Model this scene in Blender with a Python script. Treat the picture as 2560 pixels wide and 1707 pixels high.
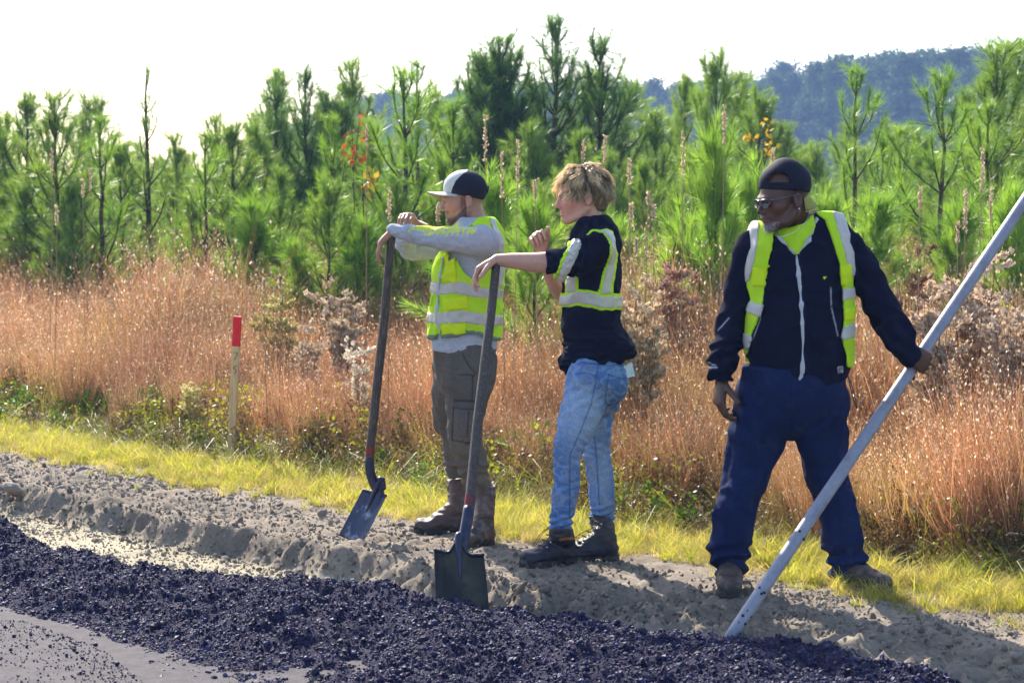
import bpy, math, random
import numpy as np
from mathutils import Vector, Matrix

for _o in list(bpy.data.objects):
    bpy.data.objects.remove(_o, do_unlink=True)
SC = bpy.context.scene
COL = SC.collection
R = math.radians
rng = np.random.default_rng(7)
random.seed(7)

# ------------------------------------------------------------------ camera
CAM_H = 1.60
FPX = 4978.0                      # focal length in photograph pixels (2560 wide) = 70 mm on 36 mm
PITCH = math.atan((853.5 - 530.0) / FPX)
cam_d = bpy.data.cameras.new('camera')
cam_d.lens = 70.0
cam_d.sensor_width = 36.0
cam_d.clip_start = 0.1
cam_d.clip_end = 3000.0
cam_d.dof.use_dof = True
cam_d.dof.focus_distance = 9.0
cam_d.dof.aperture_fstop = 6.3
cam = bpy.data.objects.new('camera', cam_d)
COL.objects.link(cam)
cam.location = (0, 0, CAM_H)
cam.rotation_euler = (math.pi / 2 - PITCH, 0, 0)
SC.camera = cam

# ------------------------------------------------------------------ sky and sun
SUN_AZ, SUN_EL = R(-22.0), R(38.0)          # behind the workers, a little to the left
world = bpy.data.worlds.new('World')
SC.world = world
world.use_nodes = True
wn = world.node_tree
for n in list(wn.nodes):
    wn.nodes.remove(n)
sky = wn.nodes.new('ShaderNodeTexSky')
sky.sky_type = 'NISHITA'
sky.sun_disc = False
sky.sun_elevation = SUN_EL
sky.sun_rotation = SUN_AZ
sky.air_density = 1.0
sky.dust_density = 1.5
sky.ozone_density = 1.0
bgn = wn.nodes.new('ShaderNodeBackground')
bgn.inputs['Strength'].default_value = 0.15
won = wn.nodes.new('ShaderNodeOutputWorld')
wn.links.new(sky.outputs[0], bgn.inputs[0])
wn.links.new(bgn.outputs[0], won.inputs[0])

sun_d = bpy.data.lights.new('sun', 'SUN')
sun_d.energy = 5.0
sun_d.angle = R(0.53)
sun_d.color = (1.0, 0.93, 0.82)
sun = bpy.data.objects.new('sun', sun_d)
COL.objects.link(sun)
TO_SUN = Vector((math.sin(SUN_AZ) * math.cos(SUN_EL), math.cos(SUN_AZ) * math.cos(SUN_EL), math.sin(SUN_EL)))
sun.rotation_euler = TO_SUN.to_track_quat('Z', 'Y').to_euler()
sun.location = TO_SUN * 60

SC.view_settings.view_transform = 'Standard'
SC.view_settings.look = 'None'
SC.view_settings.exposure = 1.25
SC.view_settings.gamma = 1.0
SC.view_settings.use_curve_mapping = False
SC.render.engine = 'CYCLES'
SC.cycles.use_denoising = True
SC.cycles.max_bounces = 4
SC.cycles.diffuse_bounces = 2
SC.cycles.glossy_bounces = 2
SC.cycles.transmission_bounces = 2
SC.cycles.use_adaptive_sampling = True
SC.cycles.adaptive_threshold = 0.03
SC.cycles.use_fast_gi = False
SC.cycles.volume_bounces = 0
SC.cycles.transparent_max_bounces = 8
SC.cycles.caustics_reflective = False
SC.cycles.caustics_refractive = False

# ------------------------------------------------------------------ projection helpers (photograph pixel -> place)
_F = np.array([0, math.cos(PITCH), -math.sin(PITCH)])
_U = np.array([0, math.sin(PITCH), math.cos(PITCH)])
_R = np.array([1.0, 0, 0])


def ray(px, py):
    return _F + (px - 1280.0) / FPX * _R - (py - 853.5) / FPX * _U


def P(px, py, Y):
    d = ray(px, py)
    return np.array([0, 0, CAM_H]) + d * (Y / d[1])


def G(px, py, z=0.0):
    d = ray(px, py)
    return np.array([0, 0, CAM_H]) + d * ((z - CAM_H) / d[2])


def unproj(V):
    q = V - np.array([0, 0, CAM_H])
    f = q @ _F
    return 1280.0 + FPX * (q @ _R) / f, 853.5 - FPX * (q @ _U) / f


# road frame: u runs along the road (to the right and towards the camera), v away from the road
RU = np.array([0.692, -0.722])
RV = np.array([0.722, 0.692])


def uv(x, y):
    return x * RU[0] + y * RU[1], x * RV[0] + y * RV[1]


def xy(u, v):
    return u * RU[0] + v * RV[0], u * RU[1] + v * RV[1]


# ------------------------------------------------------------------ noise
_perm = np.random.default_rng(3).permutation(256).astype(np.int64)
_perm = np.concatenate([_perm, _perm, _perm])
_g3 = np.random.default_rng(4).normal(size=(256, 3))
_g3 /= np.linalg.norm(_g3, axis=1)[:, None]


def noise3(p):
    p = np.asarray(p, dtype=np.float64)
    i = np.floor(p).astype(np.int64)
    f = p - i
    w = f * f * f * (f * (f * 6 - 15) + 10)
    i &= 255
    out = 0
    for dx in (0, 1):
        for dy in (0, 1):
            for dz in (0, 1):
                h = _perm[_perm[_perm[(i[..., 0] + dx) & 255] + ((i[..., 1] + dy) & 255)] + ((i[..., 2] + dz) & 255)]
                g = _g3[h]
                dot = g[..., 0] * (f[..., 0] - dx) + g[..., 1] * (f[..., 1] - dy) + g[..., 2] * (f[..., 2] - dz)
                wt = (w[..., 0] if dx else 1 - w[..., 0]) * (w[..., 1] if dy else 1 - w[..., 1]) * (w[..., 2] if dz else 1 - w[..., 2])
                out = out + dot * wt
    return out * 1.5


def fbm(p, oct=4, gain=0.5):
    p = np.asarray(p, dtype=np.float64)
    a, s, o = 1.0, 1.0, 0
    for k in range(oct):
        o = o + a * noise3(p * s + 17.3 * k)
        a *= gain
        s *= 2.03
    return o


def fbm2(x, y, f, oct=4, seed=0.0, gain=0.5):
    return fbm(np.stack([x * f, y * f, np.full_like(x, seed + 0.37)], -1), oct, gain)


def sstep(a, b, x):
    t = np.clip((x - a) / (b - a), 0, 1)
    return t * t * (3 - 2 * t)


# ------------------------------------------------------------------ mesh helpers
def mesh_from(name, V, F, mats=(), cols=None, smooth=True, fmat=None, extra=None):
    """F: array (n,3) or (n,4), or a list of such arrays."""
    V = np.asarray(V, dtype=np.float32)
    Fs = F if isinstance(F, list) else [F]
    Fs = [np.asarray(f, dtype=np.int32) for f in Fs if len(f)]
    me = bpy.data.meshes.new(name)
    me.vertices.add(len(V))
    me.vertices.foreach_set('co', V.ravel())
    if Fs:
        nl = sum(f.size for f in Fs)
        npoly = sum(len(f) for f in Fs)
        me.loops.add(nl)
        me.polygons.add(npoly)
        me.loops.foreach_set('vertex_index', np.concatenate([f.ravel() for f in Fs]))
        sizes = np.concatenate([np.full(len(f), f.shape[1], np.int32) for f in Fs])
        starts = np.concatenate([[0], np.cumsum(sizes)[:-1]]).astype(np.int32)
        me.polygons.foreach_set('loop_start', starts)
        me.polygons.foreach_set('loop_total', sizes)
        me.polygons.foreach_set('use_smooth', np.full(npoly, smooth, dtype=bool))
        if fmat is not None:
            me.polygons.foreach_set('material_index', np.asarray(fmat, np.int32))
    for m in mats:
        me.materials.append(m)
    if cols is not None:
        c = np.ones((len(V), 4), np.float32)
        c[:, :3] = cols
        at = me.attributes.new('Col', 'FLOAT_COLOR', 'POINT')
        at.data.foreach_set('color', c.ravel())
    if extra:
        for k, (ty, arr) in extra.items():
            at = me.attributes.new(k, ty, 'POINT')
            at.data.foreach_set('vector' if ty == 'FLOAT_VECTOR' else 'value', np.asarray(arr).ravel())
    me.update()
    me.validate()
    return me


def link(name, me, parent=None, label=None, cat=None, group=None, kind=None):
    o = bpy.data.objects.new(name, me)
    COL.objects.link(o)
    if parent is not None:
        o.parent = parent
        o.matrix_parent_inverse = Matrix.Translation(-Vector(parent.location)) if parent.rotation_euler[:] == (0, 0, 0) else parent.matrix_basis.inverted()
    if label:
        o['label'] = label
    if cat:
        o['category'] = cat
    if group:
        o['group'] = group
    if kind:
        o['kind'] = kind
    return o


def thing(name, loc, label, cat, group=None, rz=0.0):
    o = bpy.data.objects.new(name, None)
    COL.objects.link(o)
    o.empty_display_size = 0.1
    o.location = loc
    o.rotation_euler = (0, 0, rz)
    o['label'] = label
    o['category'] = cat
    if group:
        o['group'] = group
    return o


def vnormals(V, F):
    N = np.zeros_like(V)
    for f in (F if isinstance(F, list) else [F]):
        a, b, c = V[f[:, 0]], V[f[:, 1]], V[f[:, 2]]
        n = np.cross(b - a, c - a)
        for k in range(f.shape[1]):
            np.add.at(N, f[:, k], n)
    return N / (np.linalg.norm(N, axis=1)[:, None] + 1e-12)


def frame_of(d):
    d = d / np.linalg.norm(d)
    a = np.array([0, 0, 1.0]) if abs(d[2]) < 0.9 else np.array([1.0, 0, 0])
    s = np.cross(d, a)
    s /= np.linalg.norm(s)
    return s, np.cross(s, d)


def tube_mesh(pts, rad, n=8, cap=True, V=None, F=None):
    """Append a tube along pts to V (list of arrays) and F (list of quads arrays)."""
    pts = np.asarray(pts, float)
    m = len(pts)
    rad = np.broadcast_to(np.asarray(rad, float), (m,))
    base = sum(len(v) for v in V)
    out = []
    s0 = None
    for i in range(m):
        d = pts[min(i + 1, m - 1)] - pts[max(i - 1, 0)]
        d = d / (np.linalg.norm(d) + 1e-12)
        if s0 is None:
            s, t = frame_of(d)
        else:
            s = s0 - d * (s0 @ d)
            s /= np.linalg.norm(s) + 1e-12
            t = np.cross(s, d)
        s0 = s
        a = np.arange(n) * 2 * np.pi / n
        out.append(pts[i] + rad[i] * (np.cos(a)[:, None] * s + np.sin(a)[:, None] * t))
    V.append(np.concatenate(out))
    idx = np.arange(m * n).reshape(m, n) + base
    q = np.stack([idx[:-1], idx[1:], np.roll(idx[1:], -1, 1), np.roll(idx[:-1], -1, 1)], -1).reshape(-1, 4)
    F.append(q)
    if cap:
        for ring, pt, rev in ((idx[0], pts[0], False), (idx[-1], pts[-1], True)):
            base2 = sum(len(v) for v in V)
            V.append(pt[None])
            nx = np.roll(ring, -1)
            c = np.full(n, base2)
            F.append(np.stack([ring, nx, c, c], -1)[:, :3] if not rev else np.stack([nx, ring, c], -1))


def catmull(pts, sub=4):
    pts = np.asarray(pts, float)
    P0 = np.vstack([2 * pts[0] - pts[1], pts, 2 * pts[-1] - pts[-2]])
    out = []
    for i in range(1, len(P0) - 2):
        a, b, c, d = P0[i - 1], P0[i], P0[i + 1], P0[i + 2]
        for k in range(sub):
            t = k / sub
            out.append(0.5 * (2 * b + (c - a) * t + (2 * a - 5 * b + 4 * c - d) * t * t + (3 * b - a - 3 * c + d) * t ** 3))
    out.append(pts[-1])
    return np.array(out)


def group_faces(F):
    t = [f for f in F if f.shape[1] == 3]
    q = [f for f in F if f.shape[1] == 4]
    r = []
    if q:
        r.append(np.concatenate(q))
    if t:
        r.append(np.concatenate(t))
    return r


def smoothed(o, angle=40):
    return o


# ------------------------------------------------------------------ materials
def new_mat(name):
    m = bpy.data.materials.new(name)
    m.use_nodes = True
    nt = m.node_tree
    for n in list(nt.nodes):
        nt.nodes.remove(n)
    out = nt.nodes.new('ShaderNodeOutputMaterial')
    return m, nt, out


def nd(nt, ty, **kw):
    n = nt.nodes.new(ty)
    for k, v in kw.items():
        if k.startswith('in_'):
            n.inputs[k[3:].replace('_', ' ')].default_value = v
        else:
            setattr(n, k, v)
    return n


def rgba(c):
    return (c[0], c[1], c[2], 1.0)


def pmat(name, color=None, attr=None, rough=0.7, spec=0.3, metal=0.0, noise_amt=0.15, noise_scale=30.0, bump=0.0, bump_scale=120.0,
         color2=None, c2_scale=6.0, c2_lo=0.45, c2_hi=0.6, sss=0.0, sss_col=None, translucent=None, sheen=0.0, bump_dist=0.004, tint=False, stretch=None):
    m, nt, out = new_mat(name)
    L = nt.links.new
    b = nd(nt, 'ShaderNodeBsdfPrincipled')
    b.inputs['Roughness'].default_value = rough
    b.inputs['Specular IOR Level'].default_value = spec
    b.inputs['Metallic'].default_value = metal
    if sheen:
        b.inputs['Sheen Weight'].default_value = sheen
    tc = nd(nt, 'ShaderNodeTexCoord')
    co = tc.outputs['Object']
    if stretch:
        mp = nd(nt, 'ShaderNodeMapping')
        mp.inputs['Scale'].default_value = stretch
        L(co, mp.inputs['Vector'])
        co = mp.outputs[0]
    if attr:
        a = nd(nt, 'ShaderNodeAttribute', attribute_name=attr)
        c = a.outputs['Color']
    else:
        r = nd(nt, 'ShaderNodeRGB')
        r.outputs[0].default_value = rgba(color)
        c = r.outputs[0]
    if color2 is not None:
        n2 = nd(nt, 'ShaderNodeTexNoise')
        n2.inputs['Scale'].default_value = c2_scale
        n2.inputs['Detail'].default_value = 5
        n2.inputs['Roughness'].default_value = 0.65
        L(co, n2.inputs['Vector'])
        mr = nd(nt, 'ShaderNodeMapRange')
        mr.inputs['From Min'].default_value = c2_lo
        mr.inputs['From Max'].default_value = c2_hi
        L(n2.outputs[0], mr.inputs['Value'])
        mx = nd(nt, 'ShaderNodeMix', data_type='RGBA')
        L(mr.outputs[0], mx.inputs['Factor'])
        L(c, mx.inputs[6])
        mx.inputs[7].default_value = rgba(color2)
        c = mx.outputs[2]
    if noise_amt:
        n1 = nd(nt, 'ShaderNodeTexNoise')
        n1.inputs['Scale'].default_value = noise_scale
        n1.inputs['Detail'].default_value = 4
        L(co, n1.inputs['Vector'])
        mr = nd(nt, 'ShaderNodeMapRange')
        mr.inputs['From Min'].default_value = 0.25
        mr.inputs['From Max'].default_value = 0.75
        mr.inputs['To Min'].default_value = 1 - noise_amt
        mr.inputs['To Max'].default_value = 1 + noise_amt
        L(n1.outputs[0], mr.inputs['Value'])
        vm = nd(nt, 'ShaderNodeVectorMath', operation='SCALE')
        L(c, vm.inputs[0])
        L(mr.outputs[0], vm.inputs['Scale'])
        c = vm.outputs[0]
    if tint:
        at = nd(nt, 'ShaderNodeAttribute', attribute_name='tint', attribute_type='INSTANCER')
        vm = nd(nt, 'ShaderNodeVectorMath', operation='MULTIPLY')
        L(c, vm.inputs[0])
        L(at.outputs['Vector'], vm.inputs[1])
        c = vm.outputs[0]
    L(c, b.inputs['Base Color'])
    if sss:
        b.inputs['Subsurface Weight'].default_value = sss
        b.inputs['Subsurface Radius'].default_value = sss_col or (0.012, 0.004, 0.002)
        b.inputs['Subsurface Scale'].default_value = 1.0
    if bump:
        nb = nd(nt, 'ShaderNodeTexNoise')
        nb.inputs['Scale'].default_value = bump_scale
        nb.inputs['Detail'].default_value = 4
        L(co, nb.inputs['Vector'])
        bm = nd(nt, 'ShaderNodeBump')
        bm.inputs['Strength'].default_value = bump
        bm.inputs['Distance'].default_value = bump_dist
        L(nb.outputs[0], bm.inputs['Height'])
        L(bm.outputs[0], b.inputs['Normal'])
    sh = b.outputs[0]
    if translucent:
        fac, tcol = translucent
        t = nd(nt, 'ShaderNodeBsdfTranslucent')
        vm = nd(nt, 'ShaderNodeVectorMath', operation='MULTIPLY')
        L(c, vm.inputs[0])
        vm.inputs[1].default_value = tcol
        L(vm.outputs[0], t.inputs['Color'])
        ms = nd(nt, 'ShaderNodeMixShader')
        ms.inputs[0].default_value = fac
        L(sh, ms.inputs[1])
        L(t.outputs[0], ms.inputs[2])
        sh = ms.outputs[0]
    L(sh, out.inputs['Surface'])
    return m


# ------------------------------------------------------------------ scatter: one object, its own pieces instanced on its own points
def scatter(name, protos, pts, rots, scl, ids, mat, tint=None, label=None, cat=None, parent=None, smooth=True):
    """protos: list of (V, F(list of arrays), cols). pts (n,3), rots (n,3) euler, scl (n,3)."""
    Vs, Fq, Ft, Cs, gid = [], [], [], [], []
    off = 0
    for k, (v, f, c) in enumerate(protos):
        Vs.append(v)
        for a in (f if isinstance(f, list) else [f]):
            (Ft if a.shape[1] == 3 else Fq).append(a + off)
        Cs.append(np.broadcast_to(c, (len(v), 3)))
        gid.append(np.full(len(v), k))
        off += len(v)
    n = len(pts)
    V = np.concatenate(Vs + [np.asarray(pts)])
    z = off
    C = np.concatenate(Cs + [np.ones((n, 3))])
    isp = np.concatenate([np.zeros(z, bool), np.ones(n, bool)])
    G_ = np.concatenate(gid + [np.full(n, -1)]).astype(np.int32)
    pid = np.concatenate([np.zeros(z), np.asarray(ids)]).astype(np.int32)
    ro = np.concatenate([np.zeros((z, 3)), np.asarray(rots)]).astype(np.float32)
    sc = np.concatenate([np.ones((z, 3)), np.asarray(scl) if np.ndim(scl) == 2 else np.repeat(np.asarray(scl)[:, None], 3, 1)]).astype(np.float32)
    if tint is None:
        tint = np.ones((n, 3))
    ti = np.concatenate([np.ones((z, 3)), tint]).astype(np.float32)
    Fl = []
    if Fq:
        Fl.append(np.concatenate(Fq))
    if Ft:
        Fl.append(np.concatenate(Ft))
    me = mesh_from(name, V, Fl, [mat], C, smooth=smooth,
                   extra={'is_point': ('BOOLEAN', isp), 'gid': ('INT', G_), 'pid': ('INT', pid), 'rot': ('FLOAT_VECTOR', ro), 'scl': ('FLOAT_VECTOR', sc), 'tint': ('FLOAT_VECTOR', ti)})
    o = link(name, me, parent, label, cat, None, 'stuff')
    ng = bpy.data.node_groups.get('scatter_pieces')
    if ng is None:
        ng = bpy.data.node_groups.new('scatter_pieces', 'GeometryNodeTree')
        ng.interface.new_socket('Geometry', in_out='INPUT', socket_type='NodeSocketGeometry')
        ng.interface.new_socket('Geometry', in_out='OUTPUT', socket_type='NodeSocketGeometry')
        gi = ng.nodes.new('NodeGroupInput')
        go = ng.nodes.new('NodeGroupOutput')

        def na(nm, ty):
            a = ng.nodes.new('GeometryNodeInputNamedAttribute')
            a.data_type = ty
            a.inputs['Name'].default_value = nm
            return a.outputs['Attribute']
        sep = ng.nodes.new('GeometryNodeSeparateGeometry')
        sep.domain = 'POINT'
        ng.links.new(gi.outputs[0], sep.inputs['Geometry'])
        ng.links.new(na('is_point', 'BOOLEAN'), sep.inputs['Selection'])
        spl = ng.nodes.new('GeometryNodeSplitToInstances')
        spl.domain = 'POINT'
        ng.links.new(sep.outputs['Inverted'], spl.inputs['Geometry'])
        ng.links.new(na('gid', 'INT'), spl.inputs['Group ID'])
        iop = ng.nodes.new('GeometryNodeInstanceOnPoints')
        iop.inputs['Pick Instance'].default_value = True
        e2r = ng.nodes.new('FunctionNodeEulerToRotation')
        ng.links.new(na('rot', 'FLOAT_VECTOR'), e2r.inputs[0])
        ng.links.new(sep.outputs['Selection'], iop.inputs['Points'])
        ng.links.new(spl.outputs['Instances'], iop.inputs['Instance'])
        ng.links.new(na('pid', 'INT'), iop.inputs['Instance Index'])
        ng.links.new(e2r.outputs[0], iop.inputs['Rotation'])
        ng.links.new(na('scl', 'FLOAT_VECTOR'), iop.inputs['Scale'])
        ng.links.new(iop.outputs[0], go.inputs[0])
    md = o.modifiers.new('scatter', 'NODES')
    md.node_group = ng
    return o

# ================================================================== GROUND
V_GRASS0, V_GRASS1 = 6.70, 7.35          # grass verge
V_CUT = 5.88


def cut_edge(u):
    z = np.zeros_like(u)
    return V_CUT + 0.07 * fbm2(u, z, 1.3, 4, 2.0) + 0.03 * fbm2(u, z, 6.0, 3, 5.0)


def ground_h(u, v):
    n1 = fbm2(u, v, 0.9, 3, 1.0)
    n2 = fbm2(u, v, 5.0, 4, 3.0)
    n3 = fbm2(u, v, 16.0, 3, 8.0, 0.6)
    n4 = fbm2(u, v, 38.0, 2, 15.0, 0.6)
    near = sstep(-30, -14, u) * (1 - sstep(0, 20, u)) * (1 - sstep(8.5, 14, v))
    top = (0.012 * n1 + 0.010 * n2 + 0.006 * n3) * near
    rough = sstep(6.75, 6.2, v)
    top = top + near * rough * (0.010 * n2 + 0.011 * n3 + 0.008 * n4)
    # disturbed, tyre-marked soil on the right
    mess = sstep(-6.6, -5.6, u) * sstep(6.35, 6.0, v)
    top = top + mess * (0.028 * n2 + 0.026 * n3 - 0.025)
    ce = cut_edge(u)
    base = -0.125 + 0.008 * n2 + 0.006 * n3
    w = 0.14 + 0.06 * n1 + 0.10 * mess
    t = sstep(ce - w, ce + 0.02, v + 0.022 * n2 + 0.016 * n3 + 0.010 * n4)
    lip = 0.012 * np.exp(-((v - ce - 0.06) / 0.07) ** 2) * near
    h = base * (1 - t) + (top + lip) * t
    # broad rise of the land far behind
    h = h + 0.012 * np.maximum(v - 14, 0)
    return h


def zg(x, y):
    x = np.asarray(x, float)
    y = np.asarray(y, float)
    u, v = uv(x, y)
    return ground_h(np.atleast_1d(u), np.atleast_1d(v))


def graded(a, fine0, fine1, b, step, grow=1.35):
    mid = np.arange(fine0, fine1 + step / 2, step)
    left, s, x = [], step, fine0
    while x > a:
        s *= grow
        x -= s
        left.append(x)
    right, s, x = [], step, fine1
    while x < b:
        s *= grow
        x += s
        right.append(x)
    return np.concatenate([left[::-1], mid, right])


gu = np.clip(graded(-275, -13.5, -2.4, 275, 0.024), -280, 280)
gv = np.clip(graded(-275, 5.0, 7.3, 275, 0.016), -280, 280)
UU, VV = np.meshgrid(gu, gv, indexing='ij')
HH = ground_h(UU, VV)
HH = np.where(VV > 60, np.minimum(HH, ground_h(UU * 0, np.full_like(VV, 60.0))), HH)
X, Y = xy(UU, VV)
Vg = np.stack([X, Y, HH], -1).reshape(-1, 3)
idx = np.arange(len(Vg)).reshape(UU.shape)
Fg = np.stack([idx[:-1, :-1], idx[1:, :-1], idx[1:, 1:], idx[:-1, 1:]], -1).reshape(-1, 4)
soil = np.array([0.205, 0.168, 0.130])
basec = np.array([0.33, 0.285, 0.20])
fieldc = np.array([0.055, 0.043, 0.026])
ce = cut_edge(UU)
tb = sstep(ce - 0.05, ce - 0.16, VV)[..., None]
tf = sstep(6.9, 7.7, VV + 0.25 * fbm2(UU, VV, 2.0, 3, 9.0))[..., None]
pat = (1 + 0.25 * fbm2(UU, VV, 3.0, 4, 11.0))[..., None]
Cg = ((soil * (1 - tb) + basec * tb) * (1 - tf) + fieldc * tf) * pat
M_SOIL = pmat('soil', attr='Col', rough=0.95, spec=0.1, noise_amt=0.22, noise_scale=55, bump=0.6, bump_scale=160, bump_dist=0.006)
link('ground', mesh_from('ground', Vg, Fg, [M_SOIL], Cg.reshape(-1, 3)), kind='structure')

# ---- old road surface
ROAD_Z = -0.060
ru = np.clip(graded(-265, -13, -2.6, 265, 0.5), -270, 270)
rv = np.concatenate([np.linspace(-3.5, 3.0, 8), np.linspace(3.2, 5.0, 30)])
RUU, RVV = np.meshgrid(ru, rv, indexing='ij')
X, Y = xy(RUU, RVV)
rz = ROAD_Z + 0.004 * fbm2(RUU, RVV, 1.5, 3, 4.0)
rz = np.where(RVV > 4.95, -0.17, rz)
Vr = np.stack([X, Y, rz], -1).reshape(-1, 3)
idx = np.arange(len(Vr)).reshape(RUU.shape)
Fr = np.stack([idx[:-1, :-1], idx[1:, :-1], idx[1:, 1:], idx[:-1, 1:]], -1).reshape(-1, 4)
M_ROAD = pmat('worn_asphalt', color=(0.082, 0.073, 0.078), rough=0.85, spec=0.12, noise_amt=0.3, noise_scale=220, bump=0.5, bump_scale=330, bump_dist=0.004,
              color2=(0.060, 0.053, 0.060), c2_scale=14, c2_lo=0.42, c2_hi=0.62)
link('road', mesh_from('road', Vr, Fr, [M_ROAD]), kind='structure')


# ---- windrow of fresh asphalt
def pile_front(u):
    z = np.zeros_like(u)
    return 4.10 + 0.07 * fbm2(u, z, 1.1, 3, 21.0) + 0.03 * fbm2(u, z, 5.0, 3, 22.0) - 0.60 * sstep(-6.7, -5.2, u)


def pile_back(u):
    z = np.zeros_like(u)
    return 5.24 + 0.05 * fbm2(u, z, 1.5, 3, 23.0) + 0.38 * sstep(-7.6, -6.3, u) + 0.28 * sstep(-6.3, -5.2, u) + 0.26 * sstep(-5.4, -4.4, u) + 0.10 * sstep(-8.5, -9.0, u) + 0.15 * sstep(-10.0, -11.3, u)


def pile_h(u, v):
    f, b = pile_front(u), pile_back(u)
    t = np.clip((v - f) / (b - f), -0.2, 1.2)
    crest = 0.62 + 0.24 * sstep(-6.9, -5.7, u)
    up = sstep(0.0, crest, t) ** 0.75
    down = 1 - sstep(crest, 1.0, t)
    prof = np.where(t < crest, up, down)
    top = 0.048 + 0.032 * fbm2(u, v, 1.2, 3, 25.0) + 0.13 * sstep(-8.45, -9.05, u) - 0.045 * sstep(-6.6, -5.2, u)
    low = np.where(t < crest, ROAD_Z - 0.02, -0.20)
    h = low + (top - low) * prof
    amp = np.clip(prof * 2.0, 0.15, 1)
    h = h + amp * (0.034 * fbm2(u, v, 2.6, 3, 26.0) + 0.024 * fbm2(u, v, 8.0, 3, 27.0) + 0.016 * fbm2(u, v, 22.0, 2, 28.0))
    return h


pu = graded(-40, -13.2, -2.4, 30, 0.02, 1.5)
pv = np.arange(3.3, 6.2, 0.018)
PU, PV = np.meshgrid(pu, pv, indexing='ij')
PH = pile_h(PU, PV)
f_, b_ = pile_front(PU), pile_back(PU)
inside = (PV > f_ - 0.06) & (PV < b_ + 0.06)
X, Y = xy(PU, PV)
Vp = np.stack([X, Y, PH], -1).reshape(-1, 3)
idx = np.arange(len(Vp)).reshape(PU.shape)
Fp = np.stack([idx[:-1, :-1], idx[1:, :-1], idx[1:, 1:], idx[:-1, 1:]], -1)
keep = inside[:-1, :-1] | inside[1:, 1:]
Fp = Fp[keep]
used = np.unique(Fp)
remap = np.full(len(Vp), -1)
remap[used] = np.arange(len(used))
M_ASPH = pmat('fresh_asphalt', color=(0.016, 0.0135, 0.038), rough=0.85, spec=0.10, noise_amt=0.4, noise_scale=90, bump=0.8, bump_scale=140, bump_dist=0.01)
pile_o = link('asphalt_windrow', mesh_from('asphalt_windrow', Vp[used], remap[Fp], [M_ASPH]), label='long heap of loose fresh black asphalt along the road edge', cat='asphalt', kind='stuff')


# ---- lumps
def ico(sub=1):
    import bmesh
    bm = bmesh.new()
    bmesh.ops.create_icosphere(bm, subdivisions=sub, radius=1.0)
    v = np.array([x.co[:] for x in bm.verts])
    f = np.array([[q.index for q in p.verts] for p in bm.faces])
    bm.free()
    return v, f


def rock(seed, sub=2, amp=0.35, flat=0.75):
    v, f = ico(sub)
    n = fbm(v * 1.1 + seed * 7.7, 3)
    v = v * (1 + amp * n)[:, None]
    v = v * np.array([1, 0.85, flat])
    return v, f


GRAINS = [rock(k, 1, 0.45, 0.8) + (np.ones(3),) for k in range(6)]
PEBBLES = [rock(20 + k, 2, 0.35, 0.65) + (np.ones(3),) for k in range(8)]


def rand_rot(n):
    return rng.uniform(0, 2 * np.pi, (n, 3))


n = 230000
u = rng.uniform(-13.0, -2.3, n)
v = rng.uniform(3.4, 6.1, n)
f_, b_ = pile_front(u), pile_back(u)
m = (v > f_ - 0.03) & (v < b_ + 0.02)
u, v = u[m], v[m]
x, y = xy(u, v)
m = np.abs(x) < 0.262 * y + 1.1
u, v, x, y = u[m], v[m], x[m], y[m]
n = len(u)
sz = 0.0032 + 0.0036 * rng.random(n) ** 2 + (rng.random(n) < 0.10) * rng.uniform(0.002, 0.007, n) + (rng.random(n) < 0.012) * rng.uniform(0.005, 0.013, n)
z = pile_h(u, v) + sz * 0.25
tv = rng.uniform(0.5, 1.6, (n, 1)) * (1 + rng.normal(0, 0.12, (n, 3)))
M_GRAIN = pmat('asphalt_lump', color=(0.023, 0.019, 0.055), rough=0.62, spec=0.22, noise_amt=0.3, noise_scale=200, tint=True)
scatter('asphalt_lumps', GRAINS, np.stack([x, y, z], -1), rand_rot(n), sz, rng.integers(0, 6, n), M_GRAIN, tv,
        'loose lumps and crumbs of fresh black asphalt on the heap', 'asphalt', smooth=False)
# crumbs rolled onto the old road
n = 9000
u = rng.uniform(-12.5, -3.0, n)
dist = rng.exponential(0.28, n)
v = pile_front(u) - dist + 0.02
x, y = xy(u, v)
m = (np.abs(x) < 0.262 * y + 1.1)
u, v, x, y = u[m], v[m], x[m], y[m]
n = len(u)
sz = 0.0018 + 0.0035 * rng.random(n) ** 2 + 0.006 * (rng.random(n) < 0.03)
z = ROAD_Z + 0.004 * fbm2(u, v, 1.5, 3, 4.0) + sz * 0.5
scatter('asphalt_crumbs', GRAINS, np.stack([x, y, z], -1), rand_rot(n), sz, rng.integers(0, 6, n), M_GRAIN, None,
        'scattered asphalt crumbs on the worn grey road', 'asphalt crumbs')

# ---- gravel on shoulder and on the base strip
M_GRAVEL = pmat('gravel', color=(0.23, 0.19, 0.15), rough=0.85, spec=0.25, noise_amt=0.25, noise_scale=60, bump=0.4, bump_scale=150, tint=True)
n = 52000
u = rng.uniform(-13.5, -2.6, n)
v = rng.uniform(5.2, 7.1, n)
dens = 0.45 + 0.7 * fbm2(u, v, 1.8, 3, 31.0) + 0.35 * (v < 5.85)
dens *= 1 - 0.8 * sstep(6.6, 7.0, v)
m = rng.random(n) < dens
u, v = u[m], v[m]
x, y = xy(u, v)
m = (np.abs(x) < 0.262 * y + 1.2)
u, v, x, y = u[m], v[m], x[m], y[m]
n = len(u)
sz = 0.0035 + 0.005 * rng.random(n) ** 2 + 0.009 * (rng.random(n) < 0.07) * rng.random(n)
z = ground_h(u, v) + sz * 0.2
br = rng.uniform(0.75, 1.45, (n, 1)) * (1 + rng.normal(0, 0.05, (n, 3)))
br = br * np.where((v < 5.75)[:, None], np.array([1.3, 1.3, 1.2]), 1.0)
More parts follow.
